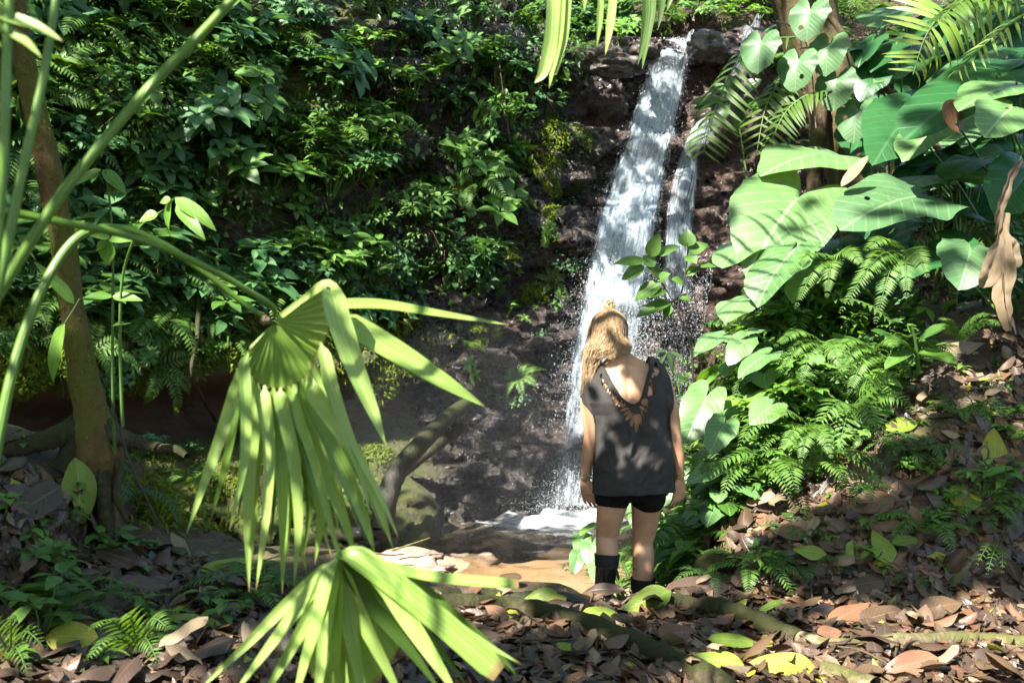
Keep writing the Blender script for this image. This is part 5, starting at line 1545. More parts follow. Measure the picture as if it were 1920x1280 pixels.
FLOOR = [(-20, 880), (140, 900), (220, 1000), (400, 1060), (600, 1110), (1100, 1125), (1250, 1110), (1330, 1010), (1440, 930), (1560, 870), (1700, 700), (1800, 640), (1940, 620), (1940, 1300), (-20, 1300)]
placed = 0
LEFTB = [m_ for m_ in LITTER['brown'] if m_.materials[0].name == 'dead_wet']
for x, y, p, n in spots_in(FLOOR, 430, 13, 'ground'):
    if p.y > 7.5 or (abs(x - 1168) < 80 and y < 1130): continue
    if placed >= 295: break
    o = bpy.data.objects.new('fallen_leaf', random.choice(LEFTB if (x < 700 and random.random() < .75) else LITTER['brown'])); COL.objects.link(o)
    nn = (Vector(n) + rvec(.32)).normalized()
    o.matrix_world = upframe(p + Vector((0, 0, random.uniform(.008, .035))), nn, random.uniform(.5, 1.15), random.uniform(0, 6.28))
    w_ = litter_where(x, y); tag(o, f'curled brown fallen leaf {w_}', 'fallen leaf', f'brown fallen leaves {w_}')
    placed += 1
# leaves one can pick out: px, py, length px, angle in the picture, material, width share, what it is
HEROES = [(1212, 1142, 92, 205, 'yelgreen', .55, 'big yellow green leaf flat in front of the right boot'), (1462, 1262, 108, 170, 'yellow', .42, 'large bright yellow leaf at the bottom edge'), (1692, 806, 86, 35, 'yelgreen', .38, 'long yellow leaf alone high on the litter slope'), (1862, 852, 92, 80, 'yellow', .45, 'upright yellow spotted leaf at the edge of the slope'),
          (1808, 945, 62, 88, 'yellow', .85, 'round yellow leaf standing on its stalk'), (1652, 1035, 76, 100, 'yelgreen', .5, 'yellow spoon shaped leaf in the middle of the slope'), (1587, 1050, 66, 75, 'yelgreen', .38, 'narrow yellow leaf left of the spoon shaped one'), (1517, 1048, 58, 150, 'yelgreen', .5, 'pale yellow green leaf beside a curled pink one'),
          (1378, 1216, 100, 12, 'yelgreen', .33, 'long pointed green yellow leaf on the near litter'), (1340, 1257, 92, 160, 'yelgreen', .45, 'pale green leaf at the bottom left of the large yellow one'), (1045, 1140, 34, 20, 'yellow', .7, 'small yellow leaf on the dark rim left of the boots'), (1012, 1130, 60, 190, 'yelgreen', .5, 'mottled green leaf on the rim above the root'),
          (1388, 1150, 40, 60, 'yellow', .5, 'small yellow leaf upright beside the mossy root'), (1448, 1148, 52, 40, 'yelgreen', .25, 'slim yellow leaf edge below the bank'), (1125, 1165, 64, 10, 'yelgreen', .4, 'olive leaf lying across the thick mossy root'), (1068, 1232, 44, 330, 'yelgreen', .4, 'small green yellow leaf below the thick mossy root'), (1700, 1025, 60, 20, 'yelgreen', .35, 'yellow green leaf pointing up the slope'),
          (140, 935, 120, 262, 'yelgreen', .62, 'large ragged yellow green leaf propped at the foot of the mossy tree'), (135, 1218, 84, 190, 'yellow', .75, 'round yellow leaf half in sun in the near corner'), (425, 1082, 104, 178, 'yelgreen', .45, 'broad ribbed yellow green leaf behind the palm tips'), (445, 1118, 104, 350, 'dead_tan', .45, 'tan ribbed leaf under the broad yellow green one'),
          (360, 1180, 110, 165, 'yelgreen', .2, 'narrow olive leaf slanting on the dark litter'), (70, 1030, 116, 172, 'leaf_lime', .3, 'fresh green leaf lying in the dark left corner'), (60, 960, 120, 230, 'dead_dark', .5, 'big dark wet leaf below the mossy tree'), (235, 1068, 110, 330, 'dead_dark', .45, 'dark ribbed leaf behind the low seedlings'), (285, 1120, 110, 350, 'dead_dark', .4, 'silvery dark leaf in the left litter'),
          (1550, 1205, 46, 20, 'dead_red', .65, 'shiny orange red leaf on the bare root'), (1270, 1203, 78, 20, 'dead_red', .55, 'wet red brown leaf by the curved root'), (1592, 1165, 100, 50, 'dead_red', .4, 'dark red leaf leaning on the slope foot'), (1650, 1165, 92, 25, 'dead', .4, 'long brown leaf next to the dark red one'), (1610, 1112, 84, 190, 'dead_dark', .55, 'silvery ribbed dead leaf at the slope foot'),
          (1575, 895, 110, 130, 'dead', .6, 'large brown dead leaf standing on the slope'), (1650, 885, 110, 60, 'dead_dark', .5, 'large dark dead leaf under the fern'), (1625, 955, 96, 185, 'dead', .5, 'curled pinkish brown leaf with raised rim'), (1580, 868, 90, 12, 'dead', .35, 'rolled brown leaf at the top of the open litter'), (1500, 1008, 76, 10, 'dead', .5, 'ribbed brown leaf under the pale seedling'),
          (1310, 1115, 120, 12, 'dead_dark', .42, 'long dark ribbed leaf right behind the big yellow green one'), (1130, 1120, 70, 170, 'dead_dark', .4, 'dark leaf against the left boot'), (1800, 660, 90, 10, 'dead_tan', .5, 'pale pinkish leaf in the sun on the bare soil'), (1740, 700, 70, 200, 'dead', .6, 'brown leaf on the soil under the wide glossy leaves'), (1700, 1260, 100, 195, 'dead_red', .4, 'long curled copper leaf at the bottom right'), (1760, 1150, 90, 20, 'dead', .45, 'copper ribbed leaf in the sunlit heap'),
          (1100, 1190, 60, 200, 'dead', .5, 'brown leaf hanging over the mossy root'), (930, 1165, 56, 120, 'dead_red', .5, 'pink brown leaf on the side of the mossy root'), (1180, 1180, 70, 5, 'dead_dark', .4, 'dark purple leaf under the big yellow green one'), (955, 1098, 40, 175, 'dead', .5, 'brown leaf tip at the end of the level palm blade')]
for px, py, l, ang, mt, ws, lab in HEROES:
    h = hit(px, py, 'ground')
    if not h: continue
    p, n, dist, _ = h; Y = p.y; L = l * Y / F * 1.12
    fl = p.z < -.9 and py > 1120
    a = R(ang); d = Vector((math.cos(a), 0, math.sin(a)))
    nrm = (Vector(n) + Vector((0, -.75 if fl else -.35, 0)) + rvec(.15)).normalized()
    d = (d - nrm * d.dot(nrm)).normalized()
    mb = MB(); V, Fc, UV = leaf(L, L * ws, pr_ell if ws > .6 else pr_ovate, 10, 3, .12, random.uniform(.1, .5), random.uniform(.012, .03), random.uniform(-.3, .3), random.uniform(0, .35))
    V[:, 1] -= L / 2
    o_ = mb.add(V, Fc, UV).build('fallen_leaf', M[mt])
    o_.matrix_world = frame(p + nrm * (.03 + .015 * ws) + Vector((0, 0, .02)), d, nrm)
    tag(o_, lab, 'fallen leaf')

mb = MB(); protos = []
for i in range(16):
    L = random.uniform(.07, .17)
    V, Fc, UV = leaf(L, L * random.uniform(.35, .55), random.choice([pr_ovate, pr_ell, pr_lance]), 5, 1, random.uniform(-.2, .5), random.uniform(-1, 1.3), .03, random.uniform(-.8, .8), random.uniform(-.3, 1))
    protos.append((V - V.mean(0), Fc, UV))
for x, y, p, n in spots_in(FLOOR, 5200, 0, 'ground'):
    if p.y > 8 or (abs(x - 1168) < 75 and y < 1128): continue
    if x > 1440 and y < 1000 and fbm(x / 70, y / 50, 0, 2, 23) > .35: continue
    V, Fc, UV = random.choice(protos)
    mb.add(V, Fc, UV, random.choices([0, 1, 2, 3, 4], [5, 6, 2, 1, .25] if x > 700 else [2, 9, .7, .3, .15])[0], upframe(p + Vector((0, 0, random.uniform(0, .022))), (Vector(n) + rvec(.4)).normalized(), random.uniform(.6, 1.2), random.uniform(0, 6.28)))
for x, y, p, n in spots_in(FLOOR, 3000, 0, 'ground'):               # crumbled bits between the leaves
    if p.y > 7: continue
    V, Fc, UV = random.choice(protos)
    mb2 = mb
    mb2.add(V, Fc, UV, random.choice([0, 1, 1, 3]), upframe(p + Vector((0, 0, random.uniform(.004, .03))), (Vector(n) + rvec(.5)).normalized(), random.uniform(.15, .4), random.uniform(0, 6.28)))
tag(mb.build('leaf_litter', [M['dead'], M['dead_dark'], M['dead_red'], M['dead_tan'], M['yellow']]), 'carpet of small brown dead leaves over the forest floor', 'leaf litter', kind='stuff')
tw = []
for i in range(26):
    x, y = random.choice([(random.uniform(1300, 1900), random.uniform(1000, 1270)), (random.uniform(20, 560), random.uniform(980, 1250)), (random.uniform(900, 1300), random.uniform(1140, 1270))])
    h = hit(x, y, 'ground')
    if not h or h[0].y > 7: continue
    a = random.uniform(0, 6.28); l = random.uniform(.12, .4); d = Vector((math.cos(a), math.sin(a), 0)) * l
    mb = MB(); q = [ground_at(h[0].x + d.x * k, h[0].y + d.y * k)[0] + Vector((0, 0, .03 + .01 * random.random())) for k in (-.5, 0, .5)]
    add_tube(mb, q, [.004, .005, .003], 0, 5, 10, jit=.12)
    tag(mb.build('twig', M['twig']), 'thin dead twig lying on the leaf litter', 'twig', 'dead twigs on the leaf litter')
# ================================================================== THE WOMAN
WY = 5.3
WK = WY / F


def wpt(px, py, dy=0.0):
    return Vector(((px - 960) * WK, WY + dy, (640 - py) * WK))


def skin_mat():
    t = NT('skin')
    co = t.n('TexCoord').outputs['Object']
    n = t.noise(co, 9, 4)
    col = t.mix(t.rng(n, .35, .65), (.37, .20, .11), (.46, .27, .16))
    p = t.pbr(col, .48, .4, t.bump(t.noise(co, 260, 2), .05, .001))
    b = p.node
    b.inputs['Subsurface Weight'].default_value = .12
    b.inputs['Subsurface Radius'].default_value = (.012, .005, .003)
    return t.done(p)


def ellring(c, rx, ry, ns=24, tilt=0.0):
    a = np.linspace(0, 2 * np.pi, ns, endpoint=False)
    return np.stack([c[0] + rx * np.cos(a), c[1] + ry * np.sin(a), c[2] + rx * np.cos(a) * math.tan(tilt)], 1)


def loft(bm, rings):
    """closed solid through a list of rings"""
    vs = [[bm.verts.new(tuple(p)) for p in r] for r in rings]
    n = len(vs[0])
    for a, b in zip(vs, vs[1:]):
        for i in range(n):
            bm.faces.new((a[i], a[(i + 1) % n], b[(i + 1) % n], b[i]))
    bm.faces.new(vs[0][::-1]); bm.faces.new(vs[-1])


def limb(bm, pts, rad, ns=14, n=None, flat=1.0):
    """closed round ended tapered tube"""
    p = smooth_path(pts, n or len(pts) * 5)
    rr = np.interp(np.linspace(0, 1, len(p)), np.linspace(0, 1, len(rad)), rad)
    d0 = p[0] - p[1]; d0 /= np.linalg.norm(d0); d1 = p[-1] - p[-2]; d1 /= np.linalg.norm(d1)
    P0 = [p[0] + d0 * rr[0] * k for k in (.95, .7, .35)]; P1 = [p[-1] + d1 * rr[-1] * k for k in (.35, .7, .95)]
    q = np.vstack([P0, p, P1]); r = np.concatenate([rr[0] * np.array([.3, .71, .93]), rr, rr[-1] * np.array([.93, .71, .3])])
    t = np.gradient(q, axis=0); t /= np.linalg.norm(t, axis=1)[:, None]
    nrm = np.cross(t[0], [0, 1, .05]); nrm /= np.linalg.norm(nrm)
    ang = np.linspace(0, 2 * np.pi, ns, endpoint=False); rings = []
    for i in range(len(q)):
        nrm = nrm - t[i] * np.dot(nrm, t[i]); nrm /= np.linalg.norm(nrm); b = np.cross(t[i], nrm)
        rings.append(q[i] + np.outer(np.cos(ang) * r[i], nrm) + np.outer(np.sin(ang) * r[i] * flat, b))
    loft(bm, rings)


def ball(bm, c, rx, ry, rz, rot=None, n=20):
    m = Matrix.Translation(c) @ (rot or Matrix()) @ Matrix.Diagonal((rx, ry, rz, 1))
    bmesh.ops.create_uvsphere(bm, u_segments=n, v_segments=n // 2 + 2, radius=1, matrix=m)


def baked(o):
    dg = bpy.context.evaluated_depsgraph_get(); dg.update()
    me = bpy.data.meshes.new_from_object(o.evaluated_get(dg))
    o.modifiers.clear(); o.data = me
    return o


def hand(bm, wrist, knuck, spread, palm_n, curl, length=.085, thumb=None):
    """palm from the wrist to the knuckles, four bent fingers and a thumb"""
    w, k = Vector(wrist), Vector(knuck)
    d = (k - w).normalized(); s = Vector(spread).normalized(); s = (s - d * s.dot(d)).normalized(); n = Vector(palm_n).normalized()
    for f in (-.9, -.3, .3, .9):
        limb(bm, [w + s * f * .012, (w + k) / 2 + s * f * .026, k + s * f * .031], [.015, .015, .0125], 10)
    for f, l, c in ((-1, .80, 1.5), (-.34, 1.0, 1.15), (.32, 1.06, .95), (.95, .96, .7)):
        b = k + s * f * .031
        L = length * l; p = [b]; dd = d.copy(); q = b.copy()
        for j, sl in enumerate((.46, .31, .23)):
            a = curl * c * (.5, .9, .6)[j]
            dd = (dd * math.cos(a) + n * math.sin(a)).normalized(); n2 = n
            q = q + dd * L * sl + s * f * .0042; p.append(q.copy())
        limb(bm, p, [.0098, .0092, .0084, .0070], 10)
    tb = w + d * .028 + s * .024; t1 = tb + (d * .6 + s * .75 + n * .3).normalized() * .036
    t2 = t1 + (d * .95 + s * .25 + n * .35).normalized() * .028; t3 = t2 + (d * 1.0 + n * .35).normalized() * .022
    limb(bm, [tb, t1, t2, t3], [.0135, .0115, .0098, .0078], 10)


def build_woman():
    root = empty('person', wpt(1170, 1135), 'blonde woman in a dark grey cut out shirt and black rubber boots facing the waterfall', 'person')
    bm = bmesh.new()
    X = lambda px: (px - 960) * WK
    Zp = lambda py: (640 - py) * WK
    # torso: (py, centre px, half width px, depth m, dy)
    T = [(668, 1160, 17, .052, .015), (682, 1165, 21, .058, .012), (690, 1169, 36, .066, .008), (698, 1172, 52, .078, .004), (712, 1174, 60, .090, 0), (735, 1176, 59, .102, 0), (765, 1178, 55, .106, .004), (800, 1180, 48, .098, .01), (830, 1181, 44, .09, .012),
         (860, 1182, 49, .098, .008), (890, 1183, 57, .112, 0), (915, 1183, 60, .110, 0), (926, 1183, 55, .085, .005)]
    loft(bm, [ellring((X(c), WY + dy, Zp(p)), w * WK, d, 28) for p, c, w, d, dy in T][::-1])
    # shoulder blades and trapezius
    ball(bm, wpt(1145, 738, -.072), .050, .032, .075, Matrix.Rotation(.25, 4, 'Y')); ball(bm, wpt(1205, 738, -.070), .050, .032, .075, Matrix.Rotation(-.25, 4, 'Y'))
    limb(bm, [wpt(1158, 672, 0), wpt(1135, 694, -.005), wpt(1112, 708, 0)], [.040, .045, .046]); limb(bm, [wpt(1172, 672, 0), wpt(1205, 694, -.005), wpt(1238, 707, 0)], [.040, .045, .046])
    # neck and head, bowed a little and turned left
    limb(bm, [wpt(1168, 690, .01), wpt(1158, 665, .012), wpt(1148, 640, .03)], [.056, .052, .05], 18)
    hr = Matrix.Rotation(-.22, 4, 'X') @ Matrix.Rotation(.16, 4, 'Y')
    hc = wpt(1142, 620, .035)
    ball(bm, hc, .074, .092, .098, hr, 24); ball(bm, hc + Vector((0, .045, -.05)), .055, .055, .07, hr, 18)
    HM = Matrix.Translation(hc) @ hr
    ball(bm, HM @ Vector((0, .098, -.035)), .012, .018, .020); ball(bm, HM @ Vector((0, .085, -.105)), .026, .022, .022)          # nose, chin
    ball(bm, HM @ Vector((0, .090, -.072)), .022, .012, .007); ball(bm, HM @ Vector((-.033, .082, -.008)), .014, .010, .008); ball(bm, HM @ Vector((.033, .082, -.008)), .014, .010, .008)
    ball(bm, HM @ Vector((-.078, .01, -.03)), .010, .018, .030); ball(bm, HM @ Vector((.078, .01, -.03)), .010, .018, .030)
    # arms
    limb(bm, [wpt(1108, 712, 0), wpt(1103, 765, -.005), wpt(1108, 812, 0), wpt(1103, 855, .02), wpt(1098, 897, .04)], [.048, .043, .038, .037, .025], 16)
    limb(bm, [wpt(1242, 711, 0), wpt(1257, 765, -.005), wpt(1264, 812, 0), wpt(1272, 855, .02), wpt(1277, 895, .04)], [.048, .043, .038, .036, .0245], 16)
    hand(bm, wpt(1098, 899, .04), wpt(1104, 928, .045), (.85, -.45, .05), (.55, .8, 0), .36)
    hand(bm, wpt(1277, 897, .04), wpt(1276, 925, .045), (-.85, -.45, .05), (-.55, .8, 0), .36)
    # hips, legs
    ball(bm, wpt(1153, 905, -.045), .088, .085, .085); ball(bm, wpt(1213, 905, -.045), .088, .085, .085)
    limb(bm, [wpt(1152, 905, 0), wpt(1147, 945, 0), wpt(1141, 985, .01), wpt(1137, 1008, .015), wpt(1138, 1030, -.01), wpt(1135, 1060, -.02), wpt(1131, 1105, 0)], [.090, .081, .066, .056, .060, .056, .042], 20)
    limb(bm, [wpt(1212, 905, 0), wpt(1213, 945, .02), wpt(1211, 990, .05), wpt(1208, 1022, .07), wpt(1209, 1050, .06), wpt(1207, 1090, .05), wpt(1204, 1150, .08)], [.090, .083, .069, .057, .060, .055, .042], 20)
    me = bpy.data.meshes.new('skin'); bm.to_mesh(me); bm.free()
    o = bpy.data.objects.new('body', me); COL.objects.link(o)
    r = o.modifiers.new('r', 'REMESH'); r.mode = 'VOXEL'; r.voxel_size = .0048; r.use_smooth_shade = True
    s = o.modifiers.new('s', 'SMOOTH'); s.factor = .5; s.iterations = 5
    baked(o)
    me = o.data
    n = len(me.vertices); V = np.empty(n * 3, np.float32); me.vertices.foreach_get('co', V); V = V.reshape(-1, 3)
    # the groove of the spine and the valley between the shoulder blades
    cx = np.interp(V[:, 2], [Zp(900), Zp(800), Zp(680)], [X(1182), X(1180), X(1170)])
    m = (V[:, 1] < WY) * sm(V[:, 2], Zp(880), Zp(820)) * sm(-V[:, 2], -Zp(672), -Zp(700))
    V[:, 1] += m * .013 * np.exp(-((V[:, 0] - cx) / .016) ** 2)
    me.vertices.foreach_set('co', V.ravel()); me.update()
    me.polygons.foreach_set('use_smooth', np.ones(len(me.polygons), bool))
    me.materials.clear(); me.materials.append(skin_mat())
    o.parent = root; o.matrix_parent_inverse = root.matrix_world.inverted()
    bvh = BVHTree.FromPolygons([tuple(v) for v in V.tolist()], [tuple(p.vertices) for p in me.polygons])

    # ---------------- shirt
    t = NT('grey_jersey')
    co = t.n('TexCoord').outputs['Object']
    n1 = t.noise(t.mapping(co, (1, 1, 3)), 60, 4, .7); n2 = t.noise(co, 6, 3)
    col = t.mix(t.rng(n2, .35, .65), (.022, .0205, .019), (.036, .0335, .031))
    col = t.mix(t.rng(n1, .4, .7, 0, .5), col, (.05, .047, .044))
    jersey = t.done(t.pbr(col, .82, .2, t.bump(n1, .12, .002)))
    C4 = lambda x, y: (1040 + x * .2343, 540 + y * .2343)
    holes = []
    for x, y, a, b, th in ((803, 648, 24, 36, -.5), (770, 692, 12, 22, .2), (797, 684, 14, 18, -.5), (755, 738, 17, 17, 0), (758, 770, 15, 15, 0), (754, 808, 26, 44, 0), (733, 830, 10, 28, .1), (800, 605, 12, 16, .4),
                           (700, 900, 28, 30, .2), (636, 1068, 20, 78, .08), (603, 1040, 17, 56, .35), (663, 1035, 14, 46, -.18), (575, 1012, 15, 40, .75), (560, 985, 13, 36, 1.05), (690, 955, 14, 40, -1.0), (545, 955, 12, 40, 1.3), (683, 1000, 11, 36, -.4),
                           (508, 915, 13, 26, .5), (480, 905, 10, 24, .4), (463, 880, 17, 30, .2), (445, 850, 9, 20, .2), (375, 750, 13, 28, 0), (397, 775, 9, 22, .2), (408, 808, 8, 20, .2), (362, 700, 9, 18, .1), (425, 825, 8, 16, .3), (532, 925, 11, 20, .9), (320, 628, 16, 10, .3), (345, 622, 8, 14, -.2), (715, 930, 10, 22, -.3)):
        hx, hy = C4(x, y); holes.append((hx, hy, a * .2343, b * .2343, th))
    VN = [(1121, 676), (1127, 685), (1134, 694), (1145, 718), (1154, 733), (1162, 744), (1174, 753), (1185, 755.5), (1195, 748), (1204, 723), (1210, 702), (1214, 688), (1217, 672)]
    OY = [668, 676, 684, 694, 706, 722, 740, 754, 762, 776, 795, 820, 860, 900, 923]
    OL = [1124, 1116, 1108, 1101, 1096, 1092, 1089, 1091, 1099, 1110, 1115, 1116, 1115, 1113, 1112]
    OR = [1222, 1232, 1241, 1248, 1253, 1257, 1260, 1261, 1260, 1255, 1254, 1257, 1261, 1264, 1266]

    def panel(side):
        rows, cols = 190, 150
        py = np.linspace(922, 668, rows); u = np.linspace(0, 1, cols)
        l, r = np.interp(py, OY, OL), np.interp(py, OY, OR)
        PX = l[:, None] + (r - l)[:, None] * (.5 - .5 * np.cos(np.pi * (u * .86 + .07)) - .0121)[None] / .9758
        PYY = np.broadcast_to(py[:, None], PX.shape) + (-5 * np.sin((PX - 1112) / 150 * np.pi) * sm(py, 880, 923)[:, None] if side < 0 else 0) + 5 * (sm(PX, 1180, 1270) - .5) * -1.2 * sm(py, 880, 923)[:, None]
        c = (l + r) / 2; hw = (r - l) / 2
        tt = np.clip((PX - c[:, None]) / hw[:, None], -1, 1)
        dep = np.interp(py, [668, 680, 695, 715, 750, 800, 860, 890, 923], [.066, .082, .094, .106, .122, .128, .140, .152, .160])
        ex = np.interp(py, [780, 880], [2.6, 3.6])[:, None]
        Yo = dep[:, None] * np.clip(1 - np.abs(tt) ** ex, 0, 1) ** np.interp(py, [780, 880], [.62, .48])[:, None]
        x = (PX - 960) * WK; z = (640 - PYY) * WK
        fold = .010 * np.sin((PX - 1180) * .14 + (PYY - 770) * .05 + 1.2 * vnoise(PX * .03, PYY * .015)) + .016 * fbm(PX * .035, PYY * .012, 0, 3, 17) + .007 * fbm(PX * .09 + PYY * .06, PYY * .03 - PX * .03, 0, 2, 19)
        fold = fold * sm(PYY, 745, 840)
        y = WY + side * (Yo + fold) + .004
        V = np.stack([x, y, z], -1)
        for i in range(rows):                                       # lay the cloth over the body where it would cut in
            for j in range(0, cols):
                o_ = Vector((V[i, j, 0], WY + side * .6, V[i, j, 2])); h = bvh.ray_cast(o_, Vector((0, -side, 0)), .75)
                if h[0] is not None:
                    lim = h[0].y + side * .007
                    if (V[i, j, 1] - lim) * side < 0: V[i, j, 1] = lim
        sm_y = V[..., 1].copy()
        for _ in range(4):
            q = np.pad(sm_y, 1, mode='edge'); a_ = (q[:-2, 1:-1] + q[2:, 1:-1] + q[1:-1, :-2] + q[1:-1, 2:]) / 4
            sm_y = np.where((a_ - sm_y) * side > 0, a_, .6 * sm_y + .4 * a_)
        V[..., 1] = sm_y
        f = grid_faces(rows, cols)
        if side > 0: f = f[:, ::-1]
        cxp = PX.ravel()[f].mean(1); cyp = PYY.ravel()[f].mean(1)
        nx = np.array([q[0] for q in VN]); ny = np.array([q[1] for q in VN])
        if side > 0: ny = 668 + (ny - 668) * .55
        edge = np.interp(cxp, nx, ny, left=0, right=0)
        keep = cyp > edge
        if side < 0:
            for hx, hy, a, b, th in holes:
                dx, dy = cxp - hx, cyp - hy
                p_, q_ = dx * math.cos(th) + dy * math.sin(th), -dx * math.sin(th) + dy * math.cos(th)
                keep &= ((p_ / a) ** 2 + (q_ / b) ** 2) > 1
        return V, f[keep], PX, PYY

    mb = MB(); S = {}
    for side in (-1, 1):
        V, f, PX, PYY = panel(side); mb.add(V.reshape(-1, 3), f, np.stack([PX, PYY], -1).reshape(-1, 2) / 100)
        S[side] = V
    rows, cols = S[-1].shape[:2]                                    # side seams and the shoulder line join the two panels
    for j in (0, cols - 1):
        a, b = S[-1][:, j], S[1][:, j]; strip = np.stack([a, (a + b) / 2 + np.array([(-.006 if j == 0 else .006), 0, 0]), b], 1)
        lo = 0
        for k0, k1 in ((0, int(rows * (923 - 785) / 255)), (int(rows * (923 - 745) / 255), rows)):
            st = strip[k0:k1]; mb.add(st.reshape(-1, 3), grid_faces(len(st), 3))
    sh = mb.build('shirt', jersey, root)
    so = sh.modifiers.new('s', 'SOLIDIFY'); so.thickness = .0025; so.offset = 0
    bs = BVHTree.FromPolygons([tuple(v) for v in np.concatenate(mb.v).tolist()], [tuple(q) for ff, _ in mb.f for q in ff.tolist()])

    def on_back(px, py, off=.004):
        h = bs.ray_cast(Vector(((px - 960) * WK, WY - .5, (640 - py) * WK)), Vector((0, 1, 0)), .7)
        hb = bvh.ray_cast(Vector(((px - 960) * WK, WY - .5, (640 - py) * WK)), Vector((0, 1, 0)), .7)
        ys = [q[0].y for q in (h, hb) if q[0] is not None]
        return Vector(((px - 960) * WK, (min(ys) if ys else WY - .05) - off, (640 - py) * WK))

    pm = MB(); pts = [on_back(x, y) for x, y in VN]; add_tube(pm, pts, .0042, 0, 6, 60)
    pm.build('neckline_binding', jersey, sh)

    # ---------------- shorts
    t = NT('black_cotton'); blk = t.done(t.pbr((.006, .006, .007), .9, .15))
    b2 = bmesh.new()
    loft(b2, [ellring((X(1183), WY, Zp(p)), w * WK, d, 28) for p, w, d in ((872, 50, .10), (895, 54, .120), (915, 60, .126), (930, 61, .118), (938, 58, .09))][::-1])
    for cxp, tilt in ((1150, 1), (1213, -1)):
        limb(b2, [wpt(cxp, 905, 0), wpt(cxp - tilt * 1.5 + (.8 if tilt < 0 else 0), 931, .004)], [.100, .0975], 22)
    ball(b2, wpt(1153, 908, -.040), .091, .088, .086); ball(b2, wpt(1213, 908, -.040), .091, .088, .086)
    me = bpy.data.meshes.new('shorts'); b2.to_mesh(me); b2.free()
    so_ = bpy.data.objects.new('shorts', me); COL.objects.link(so_)
    r = so_.modifiers.new('r', 'REMESH'); r.mode = 'VOXEL'; r.voxel_size = .006; r.use_smooth_shade = True
    s = so_.modifiers.new('s', 'SMOOTH'); s.iterations = 4
    baked(so_); so_.data.materials.clear(); so_.data.materials.append(blk); so_.parent = root; so_.matrix_parent_inverse = root.matrix_world.inverted()

    # ---------------- boots
    t = NT('black_rubber'); co = t.n('TexCoord').outputs['Object']
    mud = t.rng(t.noise(co, 22, 4), .55, .7)
    rub = t.done(t.pbr(t.mix(t.math('MULTIPLY', mud, .35), (.012, .013, .013), (.07, .055, .04)), t.rng(mud, 0, 1, .14, .5), .7, Coat__Weight=.5))
    t = NT('boot_cuff'); cuffm = t.done(t.pbr((.010, .010, .011), .65, .3))
    for top, mid, ank, toe, cuff in ((wpt(1137, 1057, -.02), wpt(1134, 1085, -.012), wpt(1131, 1120, 0), wpt(1124, 1132, .13), wpt(1138, 1037, -.014)), (wpt(1207, 1108, .052), wpt(1206, 1135, .06), wpt(1205, 1168, .075), wpt(1216, 1183, .20), wpt(1208, 1087, .052))):
        b3 = bmesh.new()
        limb(b3, [top, mid, ank], [.061, .055, .050], 22)
        heel = Vector((ank.x, ank.y - .01, ank.z - .02))
        limb(b3, [heel, heel * .5 + toe * .5 + Vector((0, 0, -.004)), toe], [.047, .050, .040], 18)
        me = bpy.data.meshes.new('boot'); b3.to_mesh(me); b3.free()
        bo = bpy.data.objects.new('boot', me); COL.objects.link(bo)
        r = bo.modifiers.new('r', 'REMESH'); r.mode = 'VOXEL'; r.voxel_size = .005; r.use_smooth_shade = True
        s = bo.modifiers.new('s', 'SMOOTH'); s.iterations = 4
        baked(bo); bo.data.materials.clear(); bo.data.materials.append(rub); bo.parent = root; bo.matrix_parent_inverse = root.matrix_world.inverted()
        cm = MB(); add_tube(cm, [top + (top - cuff) * .1, top * .5 + cuff * .5, cuff], [.0630, .0655, .0675], 0, 26, 8)
        cm.build('cuff', cuffm, bo)

    # ---------------- hair
    def hair_mat():
        t = NT('blonde_hair')
        g = t.n('NewGeometry'); uv = t.n('UVMap').outputs[0]; sx = t.n('SeparateXYZ'); t.set(sx.inputs[0], uv)
        r = g.outputs['Random Per Island']
        c = t.mix(r, (.20, .12, .055), (.50, .34, .18))
        c = t.mix(t.rng(sx.outputs[1], .10, .30), c, t.mix(r, (.34, .22, .11), (.68, .52, .32)))
        p = t.pbr(c, .36, .5)
        tl = t.n('BsdfTranslucent'); t.set(tl.inputs[0], c)
        return t.done(t.mixs(.25, p, tl.outputs[0]))
    hm = MB(); random.seed(3)
    HI = HM.inverted()

    def scalp(a, b, k=1.0):
        """point on the skull: a round the vertical axis (0 = back of the head), b down from the crown"""
        v = Vector((math.sin(a) * math.sin(b) * .082, -math.cos(a) * math.sin(b) * .100, math.cos(b) * .106)) * k
        return HM @ v
    bun = HM @ Vector((-.012, -.015, .118))
    for i in range(3000):
        a = random.gauss(0, .85); a = max(-2.0, min(2.0, a))
        up = random.random() < .55
        b0 = random.uniform(.15, .5) if up else random.uniform(.9, 1.5)
        k = 1.0 + random.uniform(.02, .13) + (.06 if abs(a) > 1.2 else 0)
        pts = [scalp(a * .9, b0, k), scalp(a, (b0 + 1.75) / 2, k + .05), scalp(a, 1.75, k + .05)]
        e = scalp(a, 2.1, k)
        w = random.random()
        side = -1 if (a < .25 or random.random() < .45) else 1
        if side < 0:
            tx, ty = random.uniform(1094, 1152), random.uniform(656, 682)
            far = random.random() < .34 and tx < 1124
            mx = (e.x + X(tx)) / 2 + random.uniform(-.012, .012)
            pts += [Vector((mx, WY - .05 - random.uniform(.0, .05), (e.z + Zp(ty)) / 2 + .008))]
            if far:
                pts += [Vector((X(tx) - .004, WY - .03 - random.uniform(0, .05), Zp(ty))), Vector((X(random.uniform(1092, 1112)), WY - .02 - random.uniform(0, .04), Zp(random.uniform(690, 715)))), Vector((X(random.uniform(1088, 1104)), WY + random.uniform(-.04, .03), Zp(random.uniform(712, 748))))]
            else:
                pts += [Vector((X(tx), WY - .045 - random.uniform(0, .05), Zp(random.uniform(654, 674))))]
        else:
